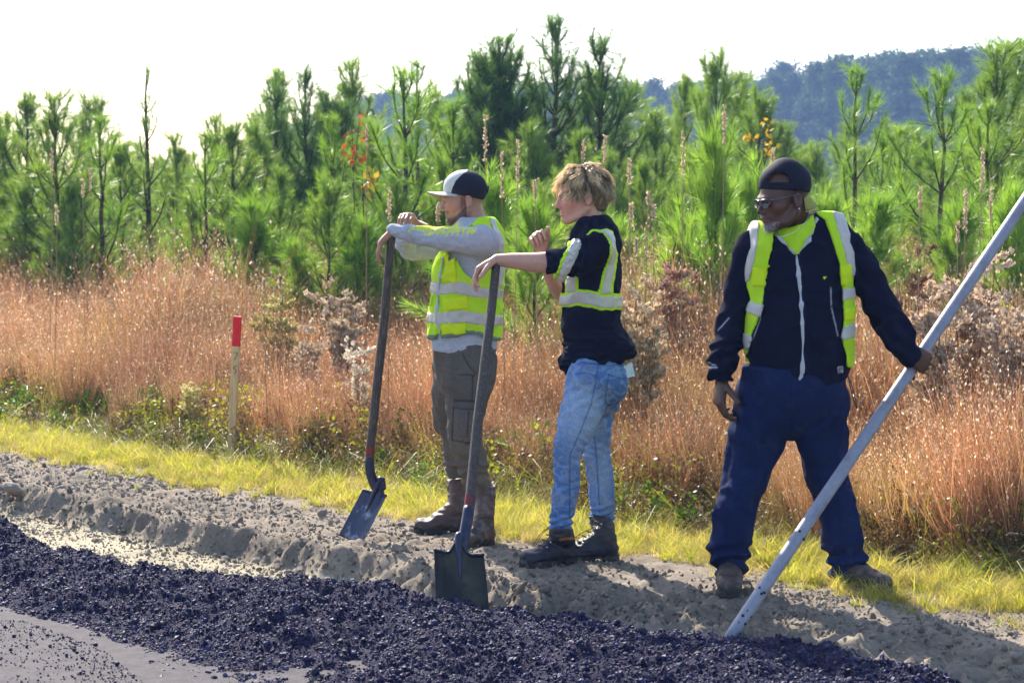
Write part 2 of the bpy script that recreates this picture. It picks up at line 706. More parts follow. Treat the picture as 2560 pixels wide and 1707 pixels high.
scatter('gravel', PEBBLES, np.stack([x, y, z], -1), rand_rot(n), np.stack([sz * 1.2, sz, sz * 0.8], -1), rng.integers(0, 8, n), M_GRAVEL, br,
        'small loose gravel and soil crumbs on the bare shoulder', 'gravel')

# clods broken out of the cut and the churned soil
M_CLOD = pmat('soil_clod', color=(0.185, 0.156, 0.128), rough=0.95, spec=0.1, noise_amt=0.25, noise_scale=70, bump=0.6, bump_scale=180, tint=True)
n = 5200
u = rng.uniform(-13.2, -2.6, n)
v = np.where(rng.random(n) < 0.6, cut_edge(u) + rng.normal(-0.05, 0.10, n), rng.uniform(5.75, 6.6, n))
m = (rng.random(n) < 0.35 + 0.65 * sstep(-6.8, -5.6, u)) & (v > pile_back(u) - 0.05)
u, v = u[m], v[m]
x, y = xy(u, v)
n = len(u)
sz = 0.006 + 0.010 * rng.random(n) ** 2 + 0.014 * (rng.random(n) < 0.06) * rng.random(n)
scatter('soil_clods', GRAINS + PEBBLES, np.stack([x, y, ground_h(u, v) + sz * 0.3], -1), rand_rot(n), np.stack([sz * 1.25, sz, sz * 0.8], -1), rng.integers(0, 14, n), M_CLOD,
        rng.uniform(0.7, 1.25, (n, 1)) * np.ones((1, 3)), 'broken clods of grey brown soil along the cut', 'soil clods')

# larger loose stones: one object each
M_STONE = pmat('stone', color=(0.27, 0.225, 0.18), rough=0.85, spec=0.25, noise_amt=0.3, noise_scale=40, bump=0.4, bump_scale=90, color2=(0.17, 0.15, 0.13), c2_scale=14)
ST_ME = []
for k in range(6):
    vv, ff = rock(50 + k, 3, 0.32, 0.62)
    ST_ME.append(mesh_from('stone', vv, ff, [M_STONE]))
stone_px = [(932, 1341, 13), (968, 1347, 7), (1003, 1312, 9), (1022, 1338, 9), (1065, 1350, 9), (1032, 1345, 5), (846, 1350, 8), (1482, 1436, 13), (1500, 1446, 11), (1466, 1449, 8),
            (30, 1225, 24), (155, 1222, 13), (172, 1236, 9), (205, 1175, 12), (135, 1181, 9), (260, 1208, 8), (330, 1200, 8), (372, 1208, 8), (480, 1230, 9), (540, 1248, 7), (575, 1247, 9),
            (610, 1262, 7), (630, 1268, 10), (652, 1284, 9), (720, 1290, 8), (560, 1285, 8), (410, 1245, 9), (440, 1290, 9), (700, 1262, 8), (780, 1326, 11), (800, 1315, 7),
            (2120, 1546, 18), (2102, 1531, 12), (2182, 1592, 10), (2155, 1545, 7), (2460, 1617, 11), (2478, 1624, 13), (2410, 1571, 9), (2246, 1630, 15), (2540, 1640, 14), (2060, 1508, 9),
            (2005, 1560, 10), (1950, 1548, 8), (1980, 1530, 7), (275, 1390, 9), (432, 1415, 9), (505, 1440, 8), (722, 1432, 11), (640, 1402, 10), (560, 1405, 9), (240, 1352, 10), (905, 1465, 10), (945, 1476, 12), (820, 1448, 9)]
for i, (px, py, r) in enumerate(stone_px):
    z0 = 0.0
    p = G(px, py, z0)
    for _ in range(4):
        z0 = float(zg(p[0], p[1])[0])
        p = G(px, py, z0)
    rm = r / FPX * p[1]
    if i == 10:
        lab, grp = 'large dark flat-topped stone on the bare shoulder beside the asphalt heap', None
    elif i == 31:
        lab, grp = 'dark broken clod lying in the shadow by the pole tool', None
    elif uv(p[0], p[1])[1] < 5.72:
        lab, grp = 'pale stone lying in the shallow cut strip beside the asphalt heap', 'stones in the cut strip'
    elif px > 1900:
        lab, grp = 'loose grey brown stone on the churned soil by the worker in navy trousers', 'stones on churned soil'
    else:
        lab, grp = 'loose grey brown stone on the bare gravel shoulder', 'stones on the shoulder'
    o = link('stone', ST_ME[i % 6], None, lab, 'stone', grp)
    o.location = (p[0], p[1], z0 + rm * 0.22)
    o.rotation_euler = (rng.uniform(-.3, .3), rng.uniform(-.3, .3), rng.uniform(0, 6.28))
    o.scale = (rm * 1.15, rm, rm * 0.95)

# ================================================================== VEGETATION
def blades(n, h0, h1, spread, bend, w, base_r, seed, c_lo, c_hi, segs=3, lean=0.0, straight=0.0):
    """A tuft of curved tapering blades."""
    r = np.random.default_rng(seed)
    Vs, Fq, Ft, Cs = [], [], [], []
    off = 0
    for k in range(n):
        a = r.uniform(0, 2 * np.pi)
        rr = base_r * math.sqrt(r.random())
        p0 = np.array([rr * math.cos(a), rr * math.sin(a), 0])
        h = r.uniform(h0, h1)
        ang = r.uniform(0, 2 * np.pi)
        tilt = abs(r.normal(0, spread))
        b = bend * r.uniform(0.3, 1.4)
        hd = np.array([math.cos(ang), math.sin(ang), 0])
        sd = np.array([-hd[1], hd[0], 0])
        ca = r.uniform(0, 2 * np.pi)
        sd = sd * math.cos(ca) + hd * math.sin(ca) * 0.9
        pts, wd = [], []
        for s in range(segs + 1):
            t = s / segs
            th = tilt + b * t ** 1.5
            pts.append(p0 + h * (t * math.cos(th * 0.8) * np.array([0, 0, 1]) + t * math.sin(th) * hd))
            wd.append(w * (1 - t ** 2 * 0.95) * 0.5)
        L = []
        for s in range(segs):
            L += [pts[s] - sd * wd[s], pts[s] + sd * wd[s]]
        L.append(pts[-1])
        Vs.append(np.array(L))
        for s in range(segs - 1):
            Fq.append([off + 2 * s, off + 2 * s + 1, off + 2 * s + 3, off + 2 * s + 2])
        Ft.append([off + 2 * segs - 2, off + 2 * segs - 1, off + 2 * segs])
        mixf = r.random()
        Cs.append(np.tile(np.array(c_lo) * (1 - mixf) + np.array(c_hi) * mixf, (len(L), 1)))
        off += len(L)
    return np.concatenate(Vs), [np.array(Fq), np.array(Ft)], np.concatenate(Cs)


def merge(parts):
    V, Fq, Ft, C, off = [], [], [], [], 0
    for v, f, c in parts:
        V.append(v)
        C.append(np.broadcast_to(c, (len(v), 3)))
        for a in (f if isinstance(f, list) else [f]):
            if len(a) == 0:
                continue
            (Ft if a.shape[1] == 3 else Fq).append(a + off)
        off += len(v)
    F = []
    if Fq:
        F.append(np.concatenate(Fq))
    if Ft:
        F.append(np.concatenate(Ft))
    return np.concatenate(V), F, np.concatenate(C)


def quads_at(pos, size, seed, cols, elong=1.6, dirs=None):
    """small randomly turned leaf quads (4 verts each, pointed)."""
    r = np.random.default_rng(seed)
    n = len(pos)
    if dirs is None:
        d = r.normal(size=(n, 3))
    else:
        d = dirs + 0.35 * r.normal(size=(n, 3))
    d /= np.linalg.norm(d, axis=1)[:, None]
    q = r.normal(size=(n, 3))
    s = np.cross(d, q)
    s /= np.linalg.norm(s, axis=1)[:, None] + 1e-9
    sz = np.broadcast_to(np.asarray(size, float), (n,))[:, None]
    a = pos
    b = pos + d * sz * elong * 0.5 + s * sz * 0.5
    c = pos + d * sz * elong
    e = pos + d * sz * elong * 0.5 - s * sz * 0.5
    V = np.stack([a, b, c, e], 1).reshape(-1, 3)
    F = np.arange(4 * n).reshape(n, 4)
    C = np.repeat(np.broadcast_to(cols, (n, 3)), 4, 0)
    return V, F, C


def in_view(x, y, m=0.5):
    return np.abs(x) < 0.262 * y + m


M_GRASS = pmat('verge_grass', attr='Col', rough=0.6, spec=0.25, noise_amt=0.1, noise_scale=3, translucent=(0.5, (1.5, 1.35, 0.8)), tint=True)
M_SEDGE = pmat('dry_grass', attr='Col', rough=0.65, spec=0.25, noise_amt=0.1, noise_scale=2, translucent=(0.42, (1.35, 1.15, 0.9)), tint=True)
M_LEAF = pmat('leaf', attr='Col', rough=0.45, spec=0.4, noise_amt=0.15, noise_scale=4, translucent=(0.4, (1.3, 1.4, 0.6)), tint=True)

def patchify(protos, k_list, n_patch, n_tuft, size, seed, smin, smax, tilt=0.1):
    """bigger pieces made of several turned and scaled tufts."""
    r = np.random.default_rng(seed)
    out = []
    for _ in range(n_patch):
        parts = []
        for j in range(n_tuft):
            v, f, c = protos[r.choice(k_list)]
            a = r.uniform(0, 6.28)
            ca_, sa_ = math.cos(a), math.sin(a)
            M_ = np.array([[ca_, -sa_, 0], [sa_, ca_, 0], [0, 0, 1]])
            sh = np.array([[1, 0, r.normal(0, tilt)], [0, 1, r.normal(0, tilt)], [0, 0, 1]])
            vv = (v @ M_.T @ sh.T) * r.uniform(smin, smax) + np.array([r.uniform(-.5, .5) * size, r.uniform(-.5, .5) * size, 0])
            parts.append((vv, f, np.clip(c * r.uniform(0.75, 1.25), 0, 0.95)))
        out.append(merge(parts))
    return out


# ---- verge grass
gp = [blades(26, 0.07, 0.19, 0.55, 0.8, 0.0045, 0.05, 100 + k, (0.24, 0.29, 0.035), (0.42, 0.39, 0.08)) for k in range(4)]
gp += [blades(24, 0.06, 0.17, 0.75, 0.9, 0.004, 0.06, 110 + k, (0.38, 0.33, 0.10), (0.52, 0.44, 0.22)) for k in range(3)]
gp += [blades(12, 0.14, 0.30, 0.40, 0.9, 0.006, 0.03, 120, (0.24, 0.34, 0.03), (0.40, 0.42, 0.05))]
n_single = len(gp)
gp += patchify(gp, [0, 1, 2, 3, 0, 1, 2, 3, 4, 5, 6, 7], 4, 9, 0.26, 130, 0.6, 1.1) + patchify(gp, [4, 5, 6, 4, 5, 6, 0, 1], 3, 9, 0.26, 131, 0.6, 1.1)
n = 7000
u = rng.uniform(-16.5, -1.2, n)
v = rng.uniform(6.35, 8.0, n)
edge = V_GRASS0 + 0.12 * fbm2(u, v * 0, 0.8, 3, 41.0) + 0.14 * fbm2(u, v, 3.0, 3, 42.0)
dens = sstep(edge - 0.16, edge + 0.16, v) * (1 - 0.85 * sstep(7.12, 7.5, v)) * (0.72 + 0.5 * fbm2(u, v, 2.2, 3, 44.0)) + 0.012
m0 = rng.random(n) < dens
u, v = u[m0], v[m0]
x, y = xy(u, v)
m = in_view(x, y, 1.2)
u, v, x, y = u[m], v[m], x[m], y[m]
n = len(u)
ids = np.where(rng.random(n) < 0.06, 7, np.where(rng.random(n) < 0.42 + 0.3 * fbm2(u, v, 1.5, 2, 43.0), rng.integers(4, 7, n), rng.integers(0, 4, n)))
core = (v > edge[m0][m] + 0.10) & (rng.random(n) < 0.5)
ids = np.where(core, rng.integers(n_single, len(gp), n), ids)
s = rng.uniform(0.55, 1.1, n) * (0.62 + 0.35 * sstep(6.6, 7.3, v))
rot = np.stack([rng.normal(0, 0.12, n), rng.normal(0, 0.12, n), rng.uniform(0, 6.28, n)], -1)
scatter('verge_grass', gp, np.stack([x, y, ground_h(u, v) - 0.006], -1), rot, s, ids, M_GRASS, rng.uniform(0.75, 1.25, (n, 1)) * np.ones((1, 3)),
        'strip of short yellow green grass along the shoulder', 'grass')


# ---- undergrowth: low weeds, broad leaves, dead stems at the field edge
def forb(seed, h, nl, col1, col2, size):
    r = np.random.default_rng(seed)
    parts = []
    for k in range(5):
        a = r.uniform(0, 6.28)
        tl = r.uniform(0.1, 0.6)
        top = np.array([math.cos(a) * math.sin(tl), math.sin(a) * math.sin(tl), math.cos(tl)]) * h * r.uniform(0.6, 1.1)
        V, F = [], []
        tube_mesh(np.array([[0, 0, 0], top * 0.5 + r.normal(0, 0.02, 3), top]), [0.003, 0.0025, 0.0012], 3, False, V, F)
        parts.append((np.concatenate(V), group_faces(F), np.array([0.10, 0.07, 0.03])))
        t = r.random(nl) ** 0.7
        pos = top * t[:, None] + r.normal(0, 0.025, (nl, 3))
        pos[:, 2] = np.abs(pos[:, 2]) + 0.005
        mixf = r.random((nl, 1))
        parts.append(quads_at(pos, r.uniform(0.5, 1.2, nl) * size, seed + k, np.array(col1) * (1 - mixf) + np.array(col2) * mixf))
    return merge(parts)


up = [forb(200 + k, 0.34, 26, (0.05, 0.11, 0.018), (0.14, 0.23, 0.03), 0.026) for k in range(3)]
up += [forb(210 + k, 0.42, 24, (0.12, 0.06, 0.035), (0.30, 0.17, 0.09), 0.017) for k in range(3)]
up += [forb(220, 0.38, 24, (0.24, 0.26, 0.03), (0.42, 0.36, 0.05), 0.022)]
up += [blades(26, 0.25, 0.55, 0.7, 1.1, 0.007, 0.07, 230, (0.15, 0.20, 0.03), (0.36, 0.34, 0.06))]
up += [blades(30, 0.2, 0.5, 0.9, 1.2, 0.004, 0.09, 231, (0.26, 0.15, 0.08), (0.42, 0.28, 0.16))]
n = 5200
u = rng.uniform(-19, -0.5, n)
v = 7.15 + rng.gamma(2.0, 0.42, n)
x, y = xy(u, v)
m = in_view(x, y, 1.3) & (v < 11) & (rng.random(n) < 0.2 + 0.9 * sstep(7.15, 7.6, v))
u, v, x, y = u[m], v[m], x[m], y[m]
n = len(u)
zone = fbm2(u, v, 0.9, 2, 51.0)
pr = rng.random(n)
ids = np.where(pr < 0.03 + 0.45 * np.maximum(zone - 0.05, 0), rng.integers(0, 3, n), np.where(pr < 0.30, rng.integers(3, 6, n), np.where(pr < 0.36, 6, np.where(pr < 0.60, 7, 8))))
rot = np.stack([rng.normal(0, 0.15, n), rng.normal(0, 0.15, n), rng.uniform(0, 6.28, n)], -1)
scatter('undergrowth', up, np.stack([x, y, ground_h(u, v) - 0.01], -1), rot, rng.uniform(0.4, 1.1, n) * (0.55 + 0.5 * sstep(7.2, 8.0, v)), ids, M_LEAF, rng.uniform(0.5, 1.05, (n, 1)) * np.ones((1, 3)),
        'tangle of low weeds and dead stems between verge and tall grass', 'weeds')


# ---- broom sedge field
def sedge(seed, ns, h0, h1, c1, c2, fl, nfl, fsize=0.0095, spread=0.16):
    r = np.random.default_rng(seed)
    parts = [blades(ns, h0, h1, spread, 0.26, 0.0044, 0.08, seed, c1, c2, segs=3)]
    parts.append(blades(ns // 2, h0 * 0.3, h1 * 0.55, 0.42, 0.8, 0.005, 0.08, seed + 1, np.array(c1) * 1.0, np.array(c2) * 1.15, segs=2))
    v = parts[0][0].reshape(ns, 7, 3)
    k = r.integers(0, ns, nfl)
    t = r.uniform(0.45, 1.0, nfl)
    i0 = np.minimum((t * 3).astype(int), 2)
    ft = t * 3 - i0
    mid = np.stack([(v[:, 0] + v[:, 1]) / 2, (v[:, 2] + v[:, 3]) / 2, (v[:, 4] + v[:, 5]) / 2, v[:, 6]], 1)
    pos = mid[k, i0] * (1 - ft)[:, None] + mid[k, i0 + 1] * ft[:, None] + r.normal(0, 0.008, (nfl, 3))
    mixf = r.random((nfl, 1)) ** 2
    parts.append(quads_at(pos, r.uniform(0.5, 1.2, nfl) * fsize, seed + 2, np.array(fl) * (0.45 + 0.75 * mixf), 2.2, np.tile([0, 0, 0.8], (nfl, 1))))
    return merge(parts)


sp = [sedge(300 + k * 3, 44, 0.65, 1.05, (0.30, 0.142, 0.080), (0.53, 0.315, 0.185), (0.82, 0.70, 0.60), 85) for k in range(4)]
sp += [sedge(330 + k * 3, 40, 0.55, 0.95, (0.35, 0.21, 0.10), (0.56, 0.38, 0.20), (0.82, 0.72, 0.56), 80) for k in range(3)]
sp += [sedge(350, 26, 0.5, 0.9, (0.38, 0.35, 0.06), (0.55, 0.48, 0.12), (0.7, 0.6, 0.35), 60)]
sp = patchify(sp, [0, 1, 2, 3, 0, 1, 2, 3, 4, 7], 5, 6, 0.55, 360, 0.8, 1.1, 0.08) + patchify(sp, [4, 5, 6, 4, 5, 6, 1, 7], 4, 6, 0.55, 361, 0.8, 1.1, 0.08)
n = 4000
d = 9.0 + 26.0 * rng.random(n) ** 1.25
x = rng.uniform(-1, 1, n) * (0.262 * d + 1.5)
y = d
u, v = uv(x, y)
m = (v > 7.75 + 0.35 * fbm2(u, v, 0.9, 3, 61.0) + 0.25 * rng.random(n))
u, v, x, y, d = u[m], v[m], x[m], y[m], d[m]
n = len(u)
zn = fbm2(x, y, 0.35, 3, 63.0) + 0.10 * (x / np.maximum(0.26 * d, 1))
pr = rng.random(n)
ids = np.where(pr < 0.42 + 0.7 * zn, rng.integers(5, 9, n), rng.integers(0, 5, n))
s = rng.uniform(0.85, 1.15, n) * (0.70 + 0.48 * sstep(7.8, 10.5, v)) * (0.93 + 0.40 * fbm2(x, y, 0.7, 3, 64.0))
rot = np.stack([rng.normal(0, 0.08, n), rng.normal(0, 0.08, n), rng.uniform(0, 6.28, n)], -1)
ti = (rng.uniform(0.55, 1.02, n) * (1 + 0.35 * fbm2(x, y, 0.9, 3, 66.0)))[:, None] * (1 + rng.normal(0, 0.05, (n, 3)))
scatter('broom_sedge', sp, np.stack([x, y, ground_h(u, v) - 0.02], -1), rot, s, ids, M_SEDGE, ti,
        'field of tall rusty brown broom sedge behind the workers', 'tall grass')

# ---- tall single seed stalks
M_STALK = pmat('dry_stalk', attr='Col', rough=0.7, spec=0.2, noise_amt=0.2, noise_scale=30, translucent=(0.3, (1.2, 1.1, 0.9)))


def stalk(px, py_top, depth, head_px, lean, seed, label='tall thin dry grass stalk with pale narrow seed head', thick=1.0):
    r = np.random.default_rng(seed)
    top = P(px, py_top, depth)
    z0 = float(zg(top[0] - lean, depth)[0])
    base = np.array([top[0] - lean, depth, z0])
    o = thing('seed_stalk', base, label, 'grass stalk', 'tall seed stalks in the field')
    hl = 0.8 * head_px / FPX * depth
    L = np.linalg.norm(top - base)
    pts = np.array([base + (top - base) * t + np.array([lean * 0.25 * math.sin(t * 3.0), 0, 0]) for t in np.linspace(0, 1, 7)])
    V, F = [], []
    tube_mesh(pts, np.linspace(0.0045, 0.0022, 7) * thick, 5, True, V, F)
    v = np.concatenate(V)
    link('stem', mesh_from('stem', v, group_faces(F), [M_STALK], np.tile([0.36, 0.25, 0.17], (len(v), 1))), o)
    nn = int(120 * thick)
    t = 1 - (hl / L) * r.random(nn)
    pos = base + (top - base) * t[:, None] + np.stack([lean * 0.25 * np.sin(t * 3.0), 0 * t, 0 * t], -1) + r.normal(0, 0.0050 * thick, (nn, 3))
    mixf = r.random((nn, 1))
    q = quads_at(pos, r.uniform(0.007, 0.013, nn) * thick, seed, np.array([0.36, 0.26, 0.17]) * (1 - mixf) + np.array([0.74, 0.63, 0.46]) * mixf, 1.8, np.tile([0.0, 0, 1.0], (nn, 1)))
    link('seed_head', mesh_from('seed_head', q[0], q[1], [M_STALK], q[2], smooth=False), o)
    return o


st = [(1213, 290, 13, 150, 0.05), (1255, 382, 12.5, 140, -0.03), (1294, 352, 13, 150, 0.06), (1338, 452, 12.5, 65, -0.05), (973, 482, 12.5, 90, 0.02), (1095, 512, 12.5, 55, 0.03), (1458, 353, 14, 60, 0.04),
      (1512, 340, 13, 90, 0.02), (1573, 402, 12.5, 70, -0.03), (1811, 266, 12, 130, 0.04), (1708, 332, 12.5, 140, 0.02), (1930, 376, 13, 60, 0.12), (2456, 372, 11.5, 140, 0.05), (2478, 470, 11.5, 110, -0.04),
      (2414, 480, 11.5, 130, 0.03), (1620, 482, 12.5, 40, 0.12), (1634, 516, 12.2, 40, -0.04), (1576, 512, 12.2, 50, 0.1), (2300, 470, 12.5, 70, 0.02), (128, 372, 16, 70, 0.06), (224, 422, 16, 70, 0.10), (207, 450, 16, 60, 0.0),
      (916, 320, 14, 60, 0.02), (2395, 560, 11.2, 60, -0.05), (140, 515, 15, 60, 0.05), (1590, 600, 11.6, 45, 0.02), (700, 690, 13, 40, 0.02), (660, 700, 13, 40, -0.02)]
for i, a in enumerate(st):
    stalk(*a, 400 + i)

# ---- pale fluffy dried goldenrod clumps
def plume_bush(px, py_top, depth, width_px, h, seed, label, n_st=16, col=(0.62, 0.50, 0.38), stem=(0.26, 0.15, 0.09), nq=34):
    r = np.random.default_rng(seed)
    top = P(px, py_top, depth)
    z0 = float(zg(top[0], depth)[0])
    base = np.array([top[0], depth, z0])
    H = top[2] - z0
    W = width_px / FPX * depth
    o = thing('dried_weed', base, label, 'dried plant', 'pale dried weeds in the field')
    V, F = [], []
    pos, dirs = [], []
    for k in range(n_st):
        a = r.uniform(0, 6.28)
        rr = W * 0.5 * math.sqrt(r.random())
        e = base + np.array([rr * math.cos(a), rr * math.sin(a), H * r.uniform(0.72, 1.0) - 0.25 * rr])
        p = catmull([base + r.normal(0, 0.04, 3) * np.array([1, 1, 0]), base * 0.55 + e * 0.45 + np.array([0, 0, 0.08]), e], 3)
        tube_mesh(p, np.linspace(0.004, 0.0015, len(p)), 4, False, V, F)
        for j in range(9):          # side plumes
            t = r.uniform(0.55, 1.0)
            q0 = p[-1] * (1 - (1 - t)) + base * 0 if t > 0.98 else p[int(t * (len(p) - 1))]
            aa = r.uniform(0, 6.28)
            dr = np.array([math.cos(aa) * 0.7, math.sin(aa) * 0.7, 0.75])
            ln = h * r.uniform(0.5, 1.0)
            m_ = nq
            tt = r.random(m_)
            pos.append(q0 + dr * (tt * ln)[:, None] + np.array([0, 0, -0.35 * ln]) * (tt ** 2)[:, None] + r.normal(0, 0.008, (m_, 3)))
            dirs.append(np.tile(dr, (m_, 1)))
    v = np.concatenate(V)
    link('stems', mesh_from('stems', v, group_faces(F), [M_STALK], np.tile(stem, (len(v), 1))), o)
    pos = np.concatenate(pos)
    dirs = np.concatenate(dirs)
    mixf = r.random((len(pos), 1))
    q = quads_at(pos, r.uniform(0.012, 0.024, len(pos)), seed + 1, np.array(col) * (0.55 + 0.6 * mixf), 1.5, dirs)
    pl = link('plumes', mesh_from('plumes', q[0], q[1], [M_STALK], q[2], smooth=False), o)
    pl['kind'] = 'stuff'


plume_bush(860, 690, 14.5, 150, 0.16, 500, 'pale cream dried weed with branching plumes left of the gray-sleeved worker')
plume_bush(765, 770, 14.0, 90, 0.12, 501, 'small pale dried weed drooping low in rusty grass beyond the stake', 8, nq=16)
plume_bush(2440, 615, 10.6, 200, 0.17, 502, 'tall cream coloured dried weed behind the long pole', 30, (0.64, 0.50, 0.39))
plume_bush(2335, 700, 10.4, 130, 0.15, 503, 'cream dried weed beside the arm holding the pole', 20, (0.62, 0.48, 0.37))
plume_bush(2545, 690, 10.2, 160, 0.16, 504, 'broad pale dried weed in front of the bright pine beyond the pole', 22, (0.64, 0.50, 0.39))
plume_bush(1600, 680, 11.6, 170, 0.16, 505, 'pale straw weed behind the worker in jeans', 22, (0.62, 0.49, 0.33))
plume_bush(1680, 590, 13.4, 130, 0.14, 506, 'rusty pink dried weed below the small pine between two workers', 14, (0.44, 0.27, 0.21))
plume_bush(2290, 600, 13.0, 120, 0.10, 507, 'dark brown dead shrub under the whorled pine', 14, (0.20, 0.12, 0.08), (0.12, 0.07, 0.05))
plume_bush(905, 830, 12.8, 70, 0.09, 508, 'low white-topped dried weed right of the stake', 7, (0.74, 0.66, 0.54), nq=9)
plume_bush(478, 935, 13.3, 50, 0.08, 509, 'pale yellow weed with flat seed tops left of the stake', 6, (0.62, 0.56, 0.26), (0.34, 0.34, 0.08), nq=7)
plume_bush(690, 690, 15.0, 110, 0.14, 510, 'yellowish leafy weed under the dark bushy pine', 12, (0.50, 0.46, 0.18), (0.2, 0.2, 0.06))


# ---- pines
def needle_mesh(shoots, seed, nper, length, width, tree_h, col_a, col_b):
    """shoots: list of (p0, p1). One thin triangle for each needle."""
    r = np.random.default_rng(seed)
    P0 = np.array([s[0] for s in shoots])
    P1 = np.array([s[1] for s in shoots])
    L = np.linalg.norm(P1 - P0, axis=1)
    cnt = np.maximum((nper * L / 0.25).astype(int), 14)
    k = np.repeat(np.arange(len(shoots)), cnt)
    n = len(k)
    t = r.random(n) ** 0.8
    ax = (P1 - P0) / L[:, None]
    ax = ax[k]
    base = P0[k] + (P1 - P0)[k] * t[:, None]
    q = r.normal(size=(n, 3))
    rad = q - ax * np.sum(q * ax, 1)[:, None]
    rad /= np.linalg.norm(rad, axis=1)[:, None]
    ang = np.radians(r.normal(38, 11, n) - 16 * t)
    d = ax * np.cos(ang)[:, None] + rad * np.sin(ang)[:, None]
    ln = length * r.uniform(0.7, 1.15, n)
    tip = base + d * ln[:, None] + np.array([0, 0, -0.03]) * (ln / length)[:, None] * r.random((n, 1))
    sd = np.cross(d, r.normal(size=(n, 3)))
    sd /= np.linalg.norm(sd, axis=1)[:, None]
    V = np.stack([base - sd * width * 0.5, base + sd * width * 0.5, tip], 1).reshape(-1, 3)
    F = np.arange(3 * n).reshape(n, 3)
    mixf = np.clip(r.random(len(shoots))[k] * 0.7 + r.random(n) * 0.4, 0, 1)[:, None]
    C = np.repeat(np.array(col_a) * (1 - mixf) + np.array(col_b) * mixf, 3, 0)
    return V, F, C


def pine_geo(seed, H, crown0=0.12, width=0.30, whorl=0.42, nb=5, up=52, dens=1.0, nlen=0.17, nwid=0.0056, leaders=1, col_a=(0.09, 0.18, 0.045), col_b=(0.24, 0.34, 0.07), nper=58, side=1.0):
    r = np.random.default_rng(seed)
    V, F, shoots = [], [], []
    for ld in range(leaders):
        lx = 0 if ld == 0 else r.uniform(0.12, 0.42) * H * 0.5
        la = r.uniform(0, 6.28)
        h = H * (1 if ld == 0 else r.uniform(0.70, 0.97))
        off = np.array([math.cos(la) * lx, math.sin(la) * lx, 0])
        tp = np.array([off * min(1, (t * 2.2)) ** 0.7 + np.array([r.normal(0, 0.012), r.normal(0, 0.012), h * t]) * 1.0 for t in np.linspace(0, 1, 11)])
        tp[0] = [0, 0, -0.1]
        tr = np.interp(np.linspace(0, 1, 11), [0, 0.3, 1], [0.017 * H, 0.011 * H, 0.0035 * H / 2 + 0.003])
        tube_mesh(tp, tr, 7, False, V, F)

        def trunk_at(z):
            return np.array([np.interp(z, tp[:, 2], tp[:, 0]), np.interp(z, tp[:, 2], tp[:, 1]), z])
        for q in range(3):
            shoots.append((trunk_at(h - 0.36 * (q + 1)), trunk_at(h - 0.36 * q)))
        shoots.append((trunk_at(h - 0.30), trunk_at(h)))
        z = h - r.uniform(0.22, 0.34)
        first = True
        while z > H * crown0:
            rel = (h - z) / h
            bl_max = width * H * (0.22 + 1.0 * min(rel / 0.62, 1.0) ** 0.85) * (1 if rel < 0.8 else 0.8)
            n_b = nb + r.integers(-1, 2)
            a0 = r.uniform(0, 6.28)
            for b in range(n_b):
                if r.random() > dens:
                    continue
                a = a0 + b * 6.283 / n_b + r.normal(0, 0.25)
                bl = bl_max * r.uniform(0.65, 1.12)
                el = R(up + 18 * (1 - rel) - 30 * rel + r.normal(0, 7))
                p0 = trunk_at(z)
                hd = np.array([math.cos(a), math.sin(a), 0])
                e1 = p0 + (hd * math.cos(el) + np.array([0, 0, math.sin(el)])) * bl * 0.55
                el2 = min(el + R(18), R(80))
                e2 = e1 + (hd * math.cos(el2) + np.array([0, 0, math.sin(el2)])) * bl * 0.45
                bp = catmull([p0, e1, e2], 3)
                tube_mesh(bp, np.linspace(0.0042 * H * (0.4 + rel), 0.004, len(bp)), 5, False, V, F)
                ln_ = np.linalg.norm(e2 - e1)
                dd = (e2 - e1) / ln_
                sl = min(0.34, max(0.20, bl * 0.5))
                shoots.append((e2 - dd * sl, e2))
                if r.random() < 0.6:
                    shoots.append((e1, e2))
                shoots.append((p0 + (e1 - p0) * (0.25 if rel < 0.4 else 0.45), e1))
                # side shoots
                ns = int((1.8 + bl * 5.0) * side)
                for q in range(ns):
                    t = r.uniform(0.30, 1.0)
                    s0 = bp[min(int(t * (len(bp) - 1)), len(bp) - 1)]
                    ddv = dd + 0.75 * r.normal(size=3) + np.array([0, 0, 0.35])
                    ddv /= np.linalg.norm(ddv)
                    l2 = r.uniform(0.16, 0.32) * (0.75 + 0.5 * rel)
                    shoots.append((s0, s0 + ddv * l2))
                    if l2 > 0.2:
                        tube_mesh(np.array([s0, s0 + ddv * l2 * 0.9]), [0.005, 0.003], 3, False, V, F)
            z -= whorl * r.uniform(0.7, 1.1) * (0.6 if rel > 0.5 else 0.85)
            first = False
    nv = needle_mesh(shoots, seed + 1, nper, nlen, nwid, H, col_a, col_b)
    return np.concatenate(V), group_faces(F), nv


